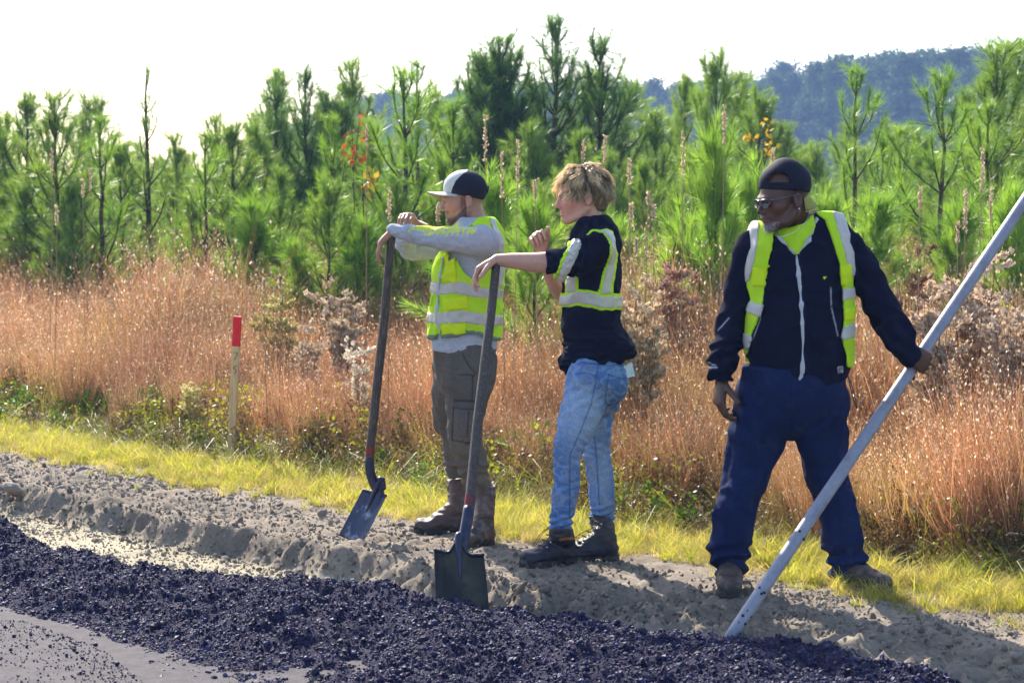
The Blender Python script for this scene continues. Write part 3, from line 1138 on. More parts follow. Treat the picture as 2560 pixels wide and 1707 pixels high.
M_BARK = pmat('pine_bark', color=(0.075, 0.055, 0.042), rough=0.9, spec=0.2, noise_amt=0.35, noise_scale=40, bump=0.5, bump_scale=60, bump_dist=0.01)
M_NEEDLE = pmat('pine_needles', attr='Col', rough=0.36, spec=0.5, noise_amt=0.12, noise_scale=1.5, translucent=(0.42, (1.6, 1.6, 0.7)))
PROTO = {}
spec = {
    'normal_a': dict(seed=11, H=3.6, width=0.26, nb=5, side=1.0),
    'normal_b': dict(seed=23, H=3.6, width=0.24, nb=5, whorl=0.46, side=1.1),
    'normal_c': dict(seed=37, H=3.6, width=0.28, nb=6, side=0.9),
    'open': dict(seed=41, H=3.6, width=0.24, nb=4, whorl=0.60, dens=0.85, side=0.55, nper=58, col_a=(0.09, 0.20, 0.035), col_b=(0.24, 0.36, 0.06)),
    'open_b': dict(seed=47, H=3.6, width=0.27, nb=4, whorl=0.62, dens=0.9, side=0.7, nper=58, col_a=(0.09, 0.20, 0.035), col_b=(0.22, 0.34, 0.06)),
    'sparse': dict(seed=53, H=4.2, width=0.17, nb=4, whorl=0.5, dens=0.6, side=0.55, crown0=0.36, nper=48, nlen=0.14),
    'bushy': dict(seed=61, H=4.6, width=0.23, nb=6, whorl=0.48, leaders=9, side=0.9, nper=40, nwid=0.0066, col_a=(0.055, 0.125, 0.05), col_b=(0.13, 0.22, 0.065), nlen=0.16),
    'sapling': dict(seed=71, H=1.8, width=0.28, nb=5, whorl=0.36, side=1.0, nper=85, nlen=0.18, nwid=0.006, crown0=0.1, col_a=(0.12, 0.25, 0.04), col_b=(0.28, 0.42, 0.08)),
    'sapling_b': dict(seed=79, H=1.8, width=0.24, nb=4, whorl=0.40, side=0.8, nper=85, nlen=0.18, nwid=0.006, crown0=0.1, col_a=(0.12, 0.25, 0.04), col_b=(0.28, 0.42, 0.08)),
}
for k, kw in spec.items():
    tv_, tf_, (nv, nf, nc) = pine_geo(**kw)
    PROTO[k] = (kw['H'], mesh_from('trunk', tv_, tf_, [M_BARK]), mesh_from('crown', nv, nf, [M_NEEDLE], nc, smooth=False))


def pine(kind, px, py_top, depth, label, group=None, rz=0.0, wide=1.0):
    H, tme, cme = PROTO[kind]
    top = P(px, py_top, depth)
    z0 = float(zg(top[0], depth)[0])
    s = (top[2] - z0) / H
    o = thing('pine_tree', (top[0], depth, z0), label, 'pine tree', group, rz)
    o.scale = (s * wide, s * wide, s)
    for nm, me in (('trunk', tme), ('crown', cme)):
        c = bpy.data.objects.new(nm, me)
        COL.objects.link(c)
        c.parent = o
    return o


GR = 'young pines of the plantation'
LG = 'young green pine among the plantation rows beyond the tall grass'
named = [
    ('sparse', 366, 173, 24, 'tall thin pine with bare lower trunk standing above its neighbours', 0.3, 1.1),
    ('bushy', 1388, 60, 25, 'largest dark bushy pine with many leaders behind the two shovel workers', 0.6, 1.25),
    ('open', 2140, 184, 17.5, 'pine with clear open whorls of upswept branches above the capped worker shoulder', 1.0, 1.0),
    ('open_b', 2361, 211, 16.5, 'round-topped pine with dark forked trunk behind the raised pole', 2.0, 1.1),
    ('normal_b', 2492, 139, 19, 'tall bright pine behind the upper end of the pole', 0.5, 1.1),
    ('sapling', 1793, 368, 14.2, 'small bright green pine sapling right beside the worker with sunglasses', 0.9, 0.62),
    ('sapling_b', 742, 610, 17.5, 'tiny bright pine sapling in front of the dark bushy pines', 1.4, 0.8),
    ('sapling_b', 1337, 515, 14.2, 'small pine sapling tip between the two shovel workers', 2.4, 0.8),
    ('open_b', 1010, 205, 18.5, 'yellow green pine with open forked branches above the shovel handle', 3.6, 1.25),
    ('bushy', 763, 189, 24, 'dense dark pine with twin pointed tops beyond the marker stake', 4.4, 1.0),
    ('normal_c', 1793, 154, 26, 'spire-topped pine in front of the far blue forest', 0.2, 1.0),
]
for k, px, py, d, lab, rz, wd in named:
    pine(k, px, py, d, lab, None, rz, wd)
more = [('normal_a', 66, 258, 24), ('normal_b', 136, 254, 22), ('normal_c', 222, 258, 28), ('open', 250, 300, 21), ('normal_a', 300, 380, 24), ('normal_b', 440, 350, 28), ('normal_b', 540, 312, 22), ('open', 512, 342, 20),
        ('normal_a', 581, 332, 21), ('normal_c', 640, 330, 23), ('normal_a', 690, 200, 27), ('normal_b', 880, 178, 26), ('open', 830, 300, 19), ('normal_a', 930, 330, 20), ('open', 1042, 165, 24), ('open_b', 1134, 280, 19),
        ('normal_c', 1200, 210, 27), ('normal_a', 1090, 260, 26), ('normal_b', 1240, 180, 29), ('normal_a', 1480, 200, 28), ('normal_c', 1572, 222, 28), ('normal_b', 1640, 300, 25), ('normal_a', 1712, 212, 28), ('normal_b', 1852, 204, 27),
        ('normal_c', 1898, 250, 24), ('normal_a', 1960, 330, 26), ('normal_b', 2040, 380, 23), ('open', 2250, 330, 21), ('open_b', 2205, 360, 19), ('normal_c', 2300, 350, 24), ('normal_a', 2420, 250, 23), ('normal_b', 2548, 130, 21), ('open', 2470, 270, 17.5),
        ('normal_c', 0, 300, 26), ('normal_a', -40, 250, 24), ('normal_c', 2620, 170, 22), ('sapling', 1880, 455, 15.2), ('sapling', 640, 520, 19), ('sapling_b', 900, 560, 17.5), ('normal_c', 820, 470, 17.5), ('normal_a', 700, 440, 19.5), ('sapling', 1700, 560, 14.6),
        ('sapling_b', 2190, 500, 16), ('sapling', 2080, 520, 15.5), ('sapling_b', 2520, 480, 15), ('normal_c', 180, 470, 21), ('normal_a', 60, 480, 22), ('normal_b', 480, 500, 20.5), ('sapling', 1240, 470, 16), ('sapling_b', 1560, 560, 16),
        ('normal_b', 350, 420, 30), ('normal_c', 410, 410, 31), ('normal_b', 470, 400, 33), ('normal_c', 1330, 330, 23), ('normal_a', 1450, 350, 22), ('normal_c', 1520, 400, 21), ('normal_a', 1290, 420, 21), ('normal_c', 1400, 450, 20), ('sapling', 1500, 520, 17.5), ('normal_b', 1350, 480, 18.5),
        ('normal_a', 1110, 420, 19), ('normal_b', 990, 470, 18), ('normal_b', 2010, 470, 19), ('normal_a', 1930, 440, 20), ('sapling_b', 2400, 520, 15.8), ('normal_c', 2600, 420, 19), ('normal_a', 1610, 420, 21), ('normal_c', 1740, 400, 20)]
for i, (k, px, py, d) in enumerate(more):
    if 'sapling' in k:
        pine(k, px, py, d, 'small bright pine sapling growing at the edge of the tall grass', 'pine saplings', rng.uniform(0, 6.28), rng.uniform(0.85, 1.1))
    else:
        pine(k, px, py, d, {'n': LG, 'o': 'young pine with widely spaced open branches beyond the tall grass'}[k[0]], {'n': GR, 'o': 'open branched young pines'}[k[0]], rng.uniform(0, 6.28), rng.uniform(0.9, 1.2))
for i in range(46):
    px = -120 + 2800 * (i + rng.random()) / 46
    d = rng.uniform(31, 52)
    py = 410 + rng.normal(0, 28) - 60 * (px > 1000)
    pine(['normal_a', 'normal_b', 'normal_c'][i % 3], px, py, d, 'green pine in the back rows of the plantation, mostly hidden by nearer pines', 'back row pines', rng.uniform(0, 6.28), rng.uniform(1.1, 1.5))


# ---- orange autumn sapling leaves between the pines
def autumn(px, py, depth, seed, col, label):
    r = np.random.default_rng(seed)
    c = P(px, py, depth)
    z0 = float(zg(c[0], depth)[0])
    o = thing('sapling_tree', (c[0], depth, z0), label, 'sapling')
    V, F, pos = [], [], []
    base = np.array([c[0], depth, z0])
    tube_mesh(np.array([base, base * 0.5 + c * 0.5 + np.array([0.03, 0, 0]), c]), [0.012, 0.009, 0.004], 5, False, V, F)
    for k in range(3):
        e = c + r.normal(0, 0.10, 3)
        s_ = base + (c - base) * r.uniform(0.75, 0.95)
        tube_mesh(np.array([s_, e]), [0.004, 0.002], 4, False, V, F)
        pos.append(s_ + (e - s_) * r.uniform(0.4, 1.1, (12, 1)) + r.normal(0, 0.03, (12, 3)))
    link('trunk', mesh_from('trunk', np.concatenate(V), group_faces(F), [M_BARK]), o)
    pos = np.concatenate(pos)
    q = quads_at(pos, r.uniform(0.03, 0.06, len(pos)), seed, np.array(col) * r.uniform(0.7, 1.2, (len(pos), 1)), 1.5)
    link('crown', mesh_from('crown', q[0], q[1], [M_STALK], q[2], smooth=False), o)


autumn(880, 325, 18.0, 600, (0.42, 0.13, 0.03), 'slim sapling with orange red autumn leaves among green pines')
autumn(1908, 330, 22, 601, (0.62, 0.40, 0.04), 'slim sapling with yellow autumn leaves before the far forest')
autumn(905, 425, 18.2, 602, (0.55, 0.36, 0.05), 'low sapling with yellow orange leaves among green pines')


# ---- far forest
def tall_pine(seed):
    r = np.random.default_rng(seed)
    V, F = [], []
    tube_mesh(np.array([[0, 0, 0], [0.1, 0, 10], [0, 0.1, 20]]), [0.22, 0.15, 0.05], 6, False, V, F)
    parts = [(np.concatenate(V), group_faces(F), np.array([0.10, 0.075, 0.06]))]
    pos = []
    for k in range(52):
        z = 20 - 11.5 * r.random() ** 1.3 if k < 40 else r.uniform(0.3, 8.0)
        rel = (20 - z) / 11
        rad = (0.5 + 2.5 * min(1, rel * 1.6)) * r.uniform(0.5, 1.0)
        a = r.uniform(0, 6.28)
        c = np.array([math.cos(a) * rad, math.sin(a) * rad, z])
        pos.append(c + r.normal(0, 1, (70, 3)) * np.array([0.55, 0.55, 0.34]))
    pos = np.concatenate(pos)
    mixf = r.random((len(pos), 1))
    parts.append(quads_at(pos, r.uniform(0.18, 0.38, len(pos)), seed, np.array([0.035, 0.065, 0.03]) * (1 - mixf) + np.array([0.08, 0.12, 0.045]) * mixf, 1.7))
    return merge(parts)


fp = [tall_pine(700 + k) for k in range(5)]
M_FAR = pmat('far_foliage', attr='Col', rough=0.8, spec=0.15, noise_amt=0.0, translucent=(0.25, (1.3, 1.3, 0.8)), tint=True)
pts, sc_ = [], []
for row in range(5):
    for i in range(62):
        t = (i + rng.uniform(-0.4, 0.4)) / 61
        px = 700 + 2100 * t
        dep = 315 - 95 * t + row * 9 + rng.normal(0, 3)
        p = P(px, 530, dep)
        # skyline of the photograph, read as tree height
        sky_y = np.interp(px, [700, 900, 1050, 1300, 1550, 1700, 1900, 2050, 2200, 2400, 2560, 2800], [330, 235, 238, 215, 200, 215, 185, 150, 145, 135, 120, 100])
        hgt = P(px, sky_y, dep)[2] * (1.0 + 0.0 * row) * rng.uniform(0.80, 1.06)
        pts.append([p[0], dep, 0.0])
        sc_.append(hgt)
pts = np.array(pts)
zf = float(ground_h(np.array([0.0]), np.array([60.0]))[0])
pts[:, 2] = zf - 0.1
sc_ = (np.array(sc_) - zf) / 20.6
n = len(pts)
scatter('far_pine_forest', fp, pts, np.stack([np.zeros(n), np.zeros(n), rng.uniform(0, 6.28, n)], -1), np.stack([np.full(n, 1.15) * np.minimum(sc_, 1.2), np.full(n, 1.15) * np.minimum(sc_, 1.2), sc_], -1), rng.integers(0, 5, n), M_FAR,
        rng.uniform(0.7, 1.2, (n, 1)) * np.ones((1, 3)), 'far wood of tall pines fading blue behind the young plantation', 'forest')

# ---- the air
hz, nt, out = new_mat('haze')
pv_ = nd(nt, 'ShaderNodeVolumePrincipled')
pv_.inputs['Color'].default_value = (0.36, 0.56, 1.0, 1)
pv_.inputs['Density'].default_value = 0.00095
pv_.inputs['Anisotropy'].default_value = 0.0
nt.links.new(pv_.outputs[0], out.inputs['Volume'])
bx = np.array([[a, b, c] for a in (-410, 410) for b in (-410, 412) for c in (-1.3, 34.0)], float)
bf = np.array([[0, 1, 3, 2], [4, 6, 7, 5], [0, 4, 5, 1], [2, 3, 7, 6], [0, 2, 6, 4], [1, 5, 7, 3]])
link('haze', mesh_from('haze', bx, bf, [hz], smooth=False), label='thin blue air haze over the whole place', cat='haze', kind='stuff')

# ================================================================== SCULPTING (signed distance fields -> one continuous surface)
class Grid:
    def __init__(self, lo, hi, h):
        self.lo = np.asarray(lo, float)
        self.h = h
        self.n = np.ceil((np.asarray(hi, float) - self.lo) / h).astype(int) + 1
        self.a = np.full(self.n, 0.3, np.float32)

    def box(self, lo, hi, pad):
        i0 = np.clip(np.floor((np.asarray(lo) - pad - self.lo) / self.h).astype(int), 0, self.n - 1)
        i1 = np.clip(np.ceil((np.asarray(hi) + pad - self.lo) / self.h).astype(int) + 1, 1, self.n)
        return i0, i1

    def pts(self, i0, i1):
        ax = [self.lo[k] + self.h * np.arange(i0[k], i1[k]) for k in range(3)]
        return np.meshgrid(*ax, indexing='ij')

    def sl(self, i0, i1):
        return tuple(slice(a, b) for a, b in zip(i0, i1))

    def put(self, i0, i1, d, k=0.0, op='add'):
        s = self.sl(i0, i1)
        A = self.a[s]
        d = d.astype(np.float32)
        if op == 'add':
            if k > 0:
                t = np.clip(0.5 + 0.5 * (A - d) / k, 0, 1)
                self.a[s] = A * (1 - t) + d * t - k * t * (1 - t)
            else:
                self.a[s] = np.minimum(A, d)
        else:
            d = -d
            if k > 0:
                t = np.clip(0.5 - 0.5 * (A - d) / k, 0, 1)
                self.a[s] = A * (1 - t) + d * t + k * t * (1 - t)
            else:
                self.a[s] = np.maximum(A, d)

    def tube(self, pts, rad, k=0.01, sub=3, fy=None, yaw=0.0, op='add', cap=True):
        """chain of round cones; fy = depth/width ratio in a frame turned by yaw."""
        pts = np.asarray(pts, float)
        m = len(pts)
        rad = np.broadcast_to(np.asarray(rad, float), (m,))
        fy = np.broadcast_to(np.asarray(1.0 if fy is None else fy, float), (m,))
        if sub > 1 and m > 2:
            pack = catmull(np.concatenate([pts, rad[:, None], fy[:, None]], 1), sub)
            pts, rad, fy = pack[:, :3], pack[:, 3], pack[:, 4]
        big = float(np.max(rad * np.maximum(fy, 1)))
        i0, i1 = self.box(pts.min(0), pts.max(0), big + k + 2 * self.h)
        if np.any(i1 <= i0):
            return
        D = np.full(i1 - i0, 0.3, np.float32)
        c, s = math.cos(yaw), math.sin(yaw)
        for j in range(len(pts) - 1):
            a, b = pts[j], pts[j + 1]
            bb = max(rad[j] * max(fy[j], 1), rad[j + 1] * max(fy[j + 1], 1))
            j0, j1 = self.box(np.minimum(a, b), np.maximum(a, b), bb + k + 2 * self.h)
            j0 = np.maximum(j0, i0)
            j1 = np.minimum(j1, i1)
            if np.any(j1 <= j0):
                continue
            X, Y, Z = self.pts(j0, j1)
            dx, dy, dz = X - a[0], Y - a[1], Z - a[2]
            e = b - a
            L2 = e @ e + 1e-12
            t = np.clip((dx * e[0] + dy * e[1] + dz * e[2]) / L2, 0, 1)
            ox, oy, oz = dx - t * e[0], dy - t * e[1], dz - t * e[2]
            f = fy[j] + (fy[j + 1] - fy[j]) * t
            if abs(fy[j] - 1) > 1e-3 or abs(fy[j + 1] - 1) > 1e-3:
                px_, py_ = ox * c + oy * s, -ox * s + oy * c
                dd = np.sqrt(px_ ** 2 + (py_ / f) ** 2 + oz ** 2)
                r = rad[j] + (rad[j + 1] - rad[j]) * t
                d = (dd - r) * np.minimum(1.0, 0.5 + 0.5 * f)
            else:
                d = np.sqrt(ox ** 2 + oy ** 2 + oz ** 2) - (rad[j] + (rad[j + 1] - rad[j]) * t)
            q = tuple(slice(u_ - w_, x_ - w_) for u_, x_, w_ in zip(j0, j1, i0))
            D[q] = np.minimum(D[q], d)
        self.put(i0, i1, D, k, op)

    def ell(self, c, r, k=0.01, M=None, op='add'):
        """ellipsoid; M rows = local axes in world."""
        c = np.asarray(c, float)
        r = np.asarray(r, float)
        big = r.max()
        i0, i1 = self.box(c, c, big + k + 2 * self.h)
        if np.any(i1 <= i0):
            return
        X, Y, Z = self.pts(i0, i1)
        q = [X - c[0], Y - c[1], Z - c[2]]
        if M is not None:
            q = [M[k_][0] * q[0] + M[k_][1] * q[1] + M[k_][2] * q[2] for k_ in range(3)]
        k0 = np.sqrt((q[0] / r[0]) ** 2 + (q[1] / r[1]) ** 2 + (q[2] / r[2]) ** 2)
        k1 = np.sqrt((q[0] / r[0] ** 2) ** 2 + (q[1] / r[1] ** 2) ** 2 + (q[2] / r[2] ** 2) ** 2) + 1e-9
        self.put(i0, i1, np.clip(k0 * (k0 - 1) / k1, -0.2, 0.3), k, op)

    def all_pts(self):
        return self.pts(np.zeros(3, int), self.n)

    def copy(self):
        g = Grid.__new__(Grid)
        g.lo, g.h, g.n = self.lo, self.h, self.n
        g.a = self.a.copy()
        return g

    def mesh(self):
        a = self.a.copy()
        a[0], a[-1] = np.maximum(a[0], 1e-3), np.maximum(a[-1], 1e-3)
        a[:, 0], a[:, -1] = np.maximum(a[:, 0], 1e-3), np.maximum(a[:, -1], 1e-3)
        a[:, :, 0], a[:, :, -1] = np.maximum(a[:, :, 0], 1e-3), np.maximum(a[:, :, -1], 1e-3)
        s = a < 0
        nx, ny, nz = a.shape
        cnt = np.zeros((nx - 1, ny - 1, nz - 1), np.int8)
        for dx in (0, 1):
            for dy in (0, 1):
                for dz in (0, 1):
                    cnt += s[dx:nx - 1 + dx, dy:ny - 1 + dy, dz:nz - 1 + dz]
        act = (cnt > 0) & (cnt < 8)
        I = np.argwhere(act)
        vid = np.full(act.shape, -1, np.int32)
        vid[act] = np.arange(len(I))
        cor = [(dx, dy, dz) for dx in (0, 1) for dy in (0, 1) for dz in (0, 1)]
        val = np.stack([a[I[:, 0] + c[0], I[:, 1] + c[1], I[:, 2] + c[2]] for c in cor], 1)
        acc = np.zeros((len(I), 3))
        num = np.zeros(len(I))
        for p in range(8):
            for q in range(p + 1, 8):
                d = [cor[q][k] - cor[p][k] for k in range(3)]
                if sum(abs(x) for x in d) != 1:
                    continue
                va, vb = val[:, p], val[:, q]
                m = (va < 0) != (vb < 0)
                t = np.where(m, va / np.where(m, va - vb, 1), 0)
                for k in range(3):
                    acc[:, k] += np.where(m, cor[p][k] + t * d[k], 0)
                num += m
        V = self.lo + (I + acc / num[:, None]) * self.h
        Q = []
        for ax in range(3):
            sa = [slice(None)] * 3
            sb = [slice(None)] * 3
            sa[ax] = slice(0, -1)
            sb[ax] = slice(1, None)
            A_, B_ = s[tuple(sa)], s[tuple(sb)]
            E = np.argwhere(A_ != B_)
            o1, o2 = [k for k in range(3) if k != ax]
            m = (E[:, o1] > 0) & (E[:, o2] > 0) & (E[:, o1] < a.shape[o1] - 1) & (E[:, o2] < a.shape[o2] - 1)
            E = E[m]
            flip = A_[E[:, 0], E[:, 1], E[:, 2]]
            q = []
            for (d1, d2) in ((-1, -1), (0, -1), (0, 0), (-1, 0)):
                c = E.copy()
                c[:, o1] += d1
                c[:, o2] += d2
                q.append(vid[c[:, 0], c[:, 1], c[:, 2]])
            q = np.stack(q, 1)
            if ax == 1:
                flip = ~flip
            q[~flip] = q[~flip][:, ::-1]
            Q.append(q)
        F = np.concatenate(Q)
        F = F[(F >= 0).all(1)]
        return V, F


def smooth_mesh(V, F, it=1, lam=0.5):
    E = np.concatenate([F[:, [0, 1]], F[:, [1, 2]], F[:, [2, 3]], F[:, [3, 0]]])
    for _ in range(it):
        S = np.zeros_like(V)
        C = np.zeros(len(V))
        np.add.at(S, E[:, 0], V[E[:, 1]])
        np.add.at(S, E[:, 1], V[E[:, 0]])
        np.add.at(C, E[:, 0], 1)
        np.add.at(C, E[:, 1], 1)
        V = V + lam * (S / np.maximum(C, 1)[:, None] - V)
    return V


def poly_sd(X, Z, poly):
    """2D signed distance to polygon (negative inside)."""
    poly = np.asarray(poly, float)
    d = np.full(X.shape, 1e9)
    sgn = np.ones(X.shape)
    n = len(poly)
    for i in range(n):
        a, b = poly[i], poly[(i + 1) % n]
        e = b - a
        wx, wz = X - a[0], Z - a[1]
        t = np.clip((wx * e[0] + wz * e[1]) / (e @ e + 1e-12), 0, 1)
        d = np.minimum(d, (wx - e[0] * t) ** 2 + (wz - e[1] * t) ** 2)
        c1, c2, c3 = Z >= a[1], Z < b[1], e[0] * wz > e[1] * wx
        f = (c1 & c2 & c3) | (~c1 & ~c2 & ~c3)
        sgn = np.where(f, -sgn, sgn)
    return sgn * np.sqrt(d)


def fold_noise(V, seed, fx, fy_, fz, ridge=True, oct=2):
    n = fbm(np.stack([V[:, 0] * fx, V[:, 1] * fy_, V[:, 2] * fz], -1) + seed * 5.1, oct)
    if ridge:
        return 1 - 2 * np.abs(n) * 1.6
    return n


class Fig:
    """one worker; photograph pixels on the worker's own plane of depth D give places, dy is metres behind that plane."""

    def __init__(self, D, base_px, label, floor):
        self.D = D
        self.s = FPX / D
        b = P(base_px[0], base_px[1], D)
        self.root = thing('person', (b[0], D, floor), label, 'person')

    def p(self, px, py, dy=0.0):
        return P(px, py, self.D + dy)

    def pp(self, L):
        return np.array([self.p(a[0], a[1], a[2] if len(a) > 2 else 0.0) for a in L])

    def m(self, r):
        return np.asarray(r, float) / self.s

    def grid(self, x0, y0, x1, y1, d0, d1, h):
        a, b = self.p(x0, y1), self.p(x1, y0)
        return Grid((a[0], self.D + d0, a[2]), (b[0], self.D + d1, b[2]), h)

    def poly(self, L):
        return np.array([[q[0], q[2]] for q in (self.p(a[0], a[1]) for a in L)])

    def tube(self, g, L, k=0.01, **kw):
        """L rows: px, py, dy, r_px [, fy]"""
        pts = self.pp(L)
        rad = self.m([a[3] for a in L])
        fy = [a[4] if len(a) > 4 else 1.0 for a in L]
        g.tube(pts, rad, k, fy=fy, **kw)

    def prism(self, g, L, soft=0.0, dlo=None, dhi=None):
        X, Y, Z = g.all_pts()
        d = poly_sd(X[:, 0, :], Z[:, 0, :], self.poly(L))[:, None, :] + 0 * Y
        if dlo is not None:
            d = np.maximum(d, (self.D + dlo) - Y)
        if dhi is not None:
            d = np.maximum(d, Y - (self.D + dhi))
        return d.astype(np.float32)

    def out(self, name, g, mat, parent=None, col=None, disp=None, smooth=1, label=None, kind=None):
        V, F = g.mesh()
        if len(F) == 0:
            return None
        if smooth:
            V = smooth_mesh(V, F, smooth)
        if disp is not None:
            N = vnormals(V, F)
            px, py = unproj(V)
            V = V + N * disp(V, px, py)[:, None]
        cols = None
        if col is not None:
            px, py = unproj(V)
            cols = col(V, px, py) if callable(col) else np.tile(col, (len(V), 1))
        o = link(name, mesh_from(name, V, F, [mat], cols), self.root if parent is None else None)
        if parent is not None:
            o.parent = parent
            o.matrix_parent_inverse = parent.matrix_parent_inverse if False else (Matrix.Translation(-Vector(self.root.location)))
            o.matrix_parent_inverse = Matrix.Translation(-Vector(self.root.location)) if parent is self.root else Matrix.Identity(4)
        if label:
            o['label'] = label
        return o

    def raw(self, name, V, F, mat, parent=None, cols=None, smooth=True):
        o = link(name, mesh_from(name, V, F, [mat], cols, smooth=smooth), self.root if parent is None else None)
        if parent is not None:
            o.parent = parent
        return o


def head_axes(yaw, pitch=0.0, roll=0.0):
    """facing image left when yaw = 0; positive yaw turns towards the camera; pitch > 0 looks down."""
    f = np.array([-math.cos(yaw), -math.sin(yaw), 0.0])
    u = np.array([0, 0, 1.0])
    f2 = f * math.cos(pitch) - u * math.sin(pitch)
    u2 = u * math.cos(pitch) + f * math.sin(pitch)
    l = np.cross(u2, f2)
    c, s = math.cos(roll), math.sin(roll)
    return f2, l * c + u2 * s, u2 * c - l * s


def head(g, C, ax, S=1.0, nose=1.0, jaw=1.0, chin=0.0, brow=1.0, lips=1.0, slit=0.0032, back=0.0):
    f, l, u = ax
    M = np.stack([f, l, u])

    def w(x, y, z):
        return C + S * (f * x + l * y + u * z)

    def E(x, y, z, r, k, op='add'):
        g.ell(w(x, y, z), np.array(r) * S, k * S, M, op)

    def T(pts, rad, k, op='add'):
        g.tube(np.array([w(*q) for q in pts]), np.array(rad) * S, k * S, sub=1, op=op)
    E(-0.006, 0, 0.045, (0.101, 0.075, 0.088), 0.0)
    E(0.045, 0, -0.02, (0.062, 0.060, 0.085), 0.03)
    for s in (1, -1):
        T([(-0.004, s * 0.054 * jaw, -0.052), (0.030, s * 0.046 * jaw, -0.088), (0.070 + chin, s * 0.014, -0.106)], [0.020, 0.020, 0.018], 0.022)
        E(0.060, s * 0.046, -0.026, (0.030, 0.018, 0.020), 0.02)
    E(0.079 + chin, 0, -0.104, (0.018, 0.022, 0.019), 0.014)
    T([(0.091, 0.036, 0.006), (0.100, 0.015, 0.004), (0.100, -0.015, 0.004), (0.091, -0.036, 0.006)], [0.013 * brow] * 4, 0.016)
    E(0.066 - back, 0, -0.068, (0.036, 0.032, 0.034), 0.018)
    for s in (1, -1):
        E(0.106, s * 0.033, -0.010, (0.018, 0.019, 0.011), 0.012, 'sub')
    T([(0.100, 0, 0.002), (0.112, 0, -0.020), (0.1235 * nose, 0, -0.041)], [0.007, 0.0088, 0.0112], 0.009)
    for s in (1, -1):
        E(0.107, s * 0.012, -0.046, (0.012, 0.008, 0.008), 0.006)
    E(0.0965 - back, 0, -0.0685, (0.008 * lips, 0.021, 0.0065 * lips), 0.006)
    E(0.0945 - back, 0, -0.0815, (0.009 * lips, 0.019, 0.0075 * lips), 0.006)
    T([(0.091 - back, 0.025, -0.076), (0.107 - back, 0.010, -0.0748), (0.107 - back, -0.010, -0.0748), (0.091 - back, -0.025, -0.076)], [0.0022] * 4, 0.004, 'sub')
    for s in (1, -1):        # eyelids with a slit
        E(0.086, s * 0.032, -0.008, (0.0145, 0.0150, 0.0140), 0.003)
        T([(0.103, s * 0.020, -0.009), (0.104, s * 0.032, -0.008), (0.098, s * 0.044, -0.009)], [slit] * 3, 0.002, 'sub')
    for s in (1, -1):        # ears
        c = w(-0.010, s * 0.079, -0.006)
        a2 = f * 0.93 * 1 - u * 0.18
        a2 = a2 / np.linalg.norm(a2)
        n2 = l * s * 0.94 + f * 0.34
        n2 = n2 - a2 * (n2 @ a2)
        n2 /= np.linalg.norm(n2)
        M2 = np.stack([a2, n2, np.cross(a2, n2)])
        g.ell(c, np.array([0.0185, 0.0085, 0.032]) * S, 0.005 * S, M2)
        g.ell(c + S * (n2 * 0.0075 + f * 0.003), np.array([0.0115, 0.006, 0.021]) * S, 0.004 * S, M2, 'sub')
        g.ell(c + S * (-u * 0.027 + f * 0.004), np.array([0.009, 0.007, 0.010]) * S, 0.004 * S, M2)
    return w


def hand(g, W, d, palm, thumb_side, S=1.0, curl=((30, 35, 20),) * 4, thumb=(0.6, 0.5, 25), spread=0.05, rad=1.0, k=0.005):
    """W wrist, d direction to the knuckles, palm = palm normal, thumb_side = vector towards the thumb side."""
    d = np.asarray(d, float) / np.linalg.norm(d)
    n = np.asarray(palm, float)
    n = n - d * (n @ d)
    n /= np.linalg.norm(n)
    a = np.cross(d, n)
    if a @ np.asarray(thumb_side) < 0:
        a = -a
    lens = [(0.042, 0.025, 0.021), (0.046, 0.029, 0.022), (0.043, 0.027, 0.021), (0.034, 0.020, 0.018)]
    r0 = np.array([0.0092, 0.0095, 0.0090, 0.0080]) * rad * S
    offs = [0.030, 0.010, -0.010, -0.029]
    pl = [0.088, 0.092, 0.087, 0.079]
    W = np.asarray(W, float)
    tips = []
    for i in range(4):
        b = W + S * (d * pl[i] + a * offs[i])
        st = W + S * (a * offs[i] * 0.55 + d * 0.012)
        g.tube(np.array([st, b]), np.array([0.0145, 0.0125]) * S * rad, k * 2.2, sub=1)
        # the rotation of each phalanx bends from d towards the palm normal
        dirv = d + a * spread * (1.5 - i) * 0.8
        ang = 0.0
        p0 = b
        for j in range(3):
            ang += math.radians(curl[i][j])
            dv = (dirv * math.cos(ang) + n * math.sin(ang))
            dv /= np.linalg.norm(dv)
            p1 = p0 + dv * lens[i][j] * S
            rr = r0[i] * (1.0, 0.92, 0.84)[j], r0[i] * (0.93, 0.85, 0.74)[j]
            g.tube(np.array([p0, p1]), np.array(rr), k if j == 0 else 0.002, sub=1)
            p0 = p1
        tips.append(p0)
    g.ell(W + S * (d * 0.05 - n * 0.002), np.array([0.044, 0.036, 0.015]) * S, 0.01 * S, np.stack([d, a, n]))
    # thumb leaves the side of the palm
    t0 = W + S * (d * 0.022 + a * 0.022 + n * 0.006)
    out_, fwd, bend = thumb
    t1d = a * out_ + d * fwd + n * 0.35
    t1d /= np.linalg.norm(t1d)
    t1 = t0 + t1d * 0.042 * S
    t2d = t1d * math.cos(math.radians(bend)) + (d * 0.8 + n * 0.5) / np.linalg.norm(d * 0.8 + n * 0.5) * math.sin(math.radians(bend))
    t2 = t1 + t2d / np.linalg.norm(t2d) * 0.032 * S
    t3 = t2 + t2d / np.linalg.norm(t2d) * 0.024 * S
    g.tube(np.array([t0, t1, t2, t3]), np.array([0.0150, 0.0120, 0.0105, 0.0085]) * S * rad, k * 1.5, sub=1)
    return tips


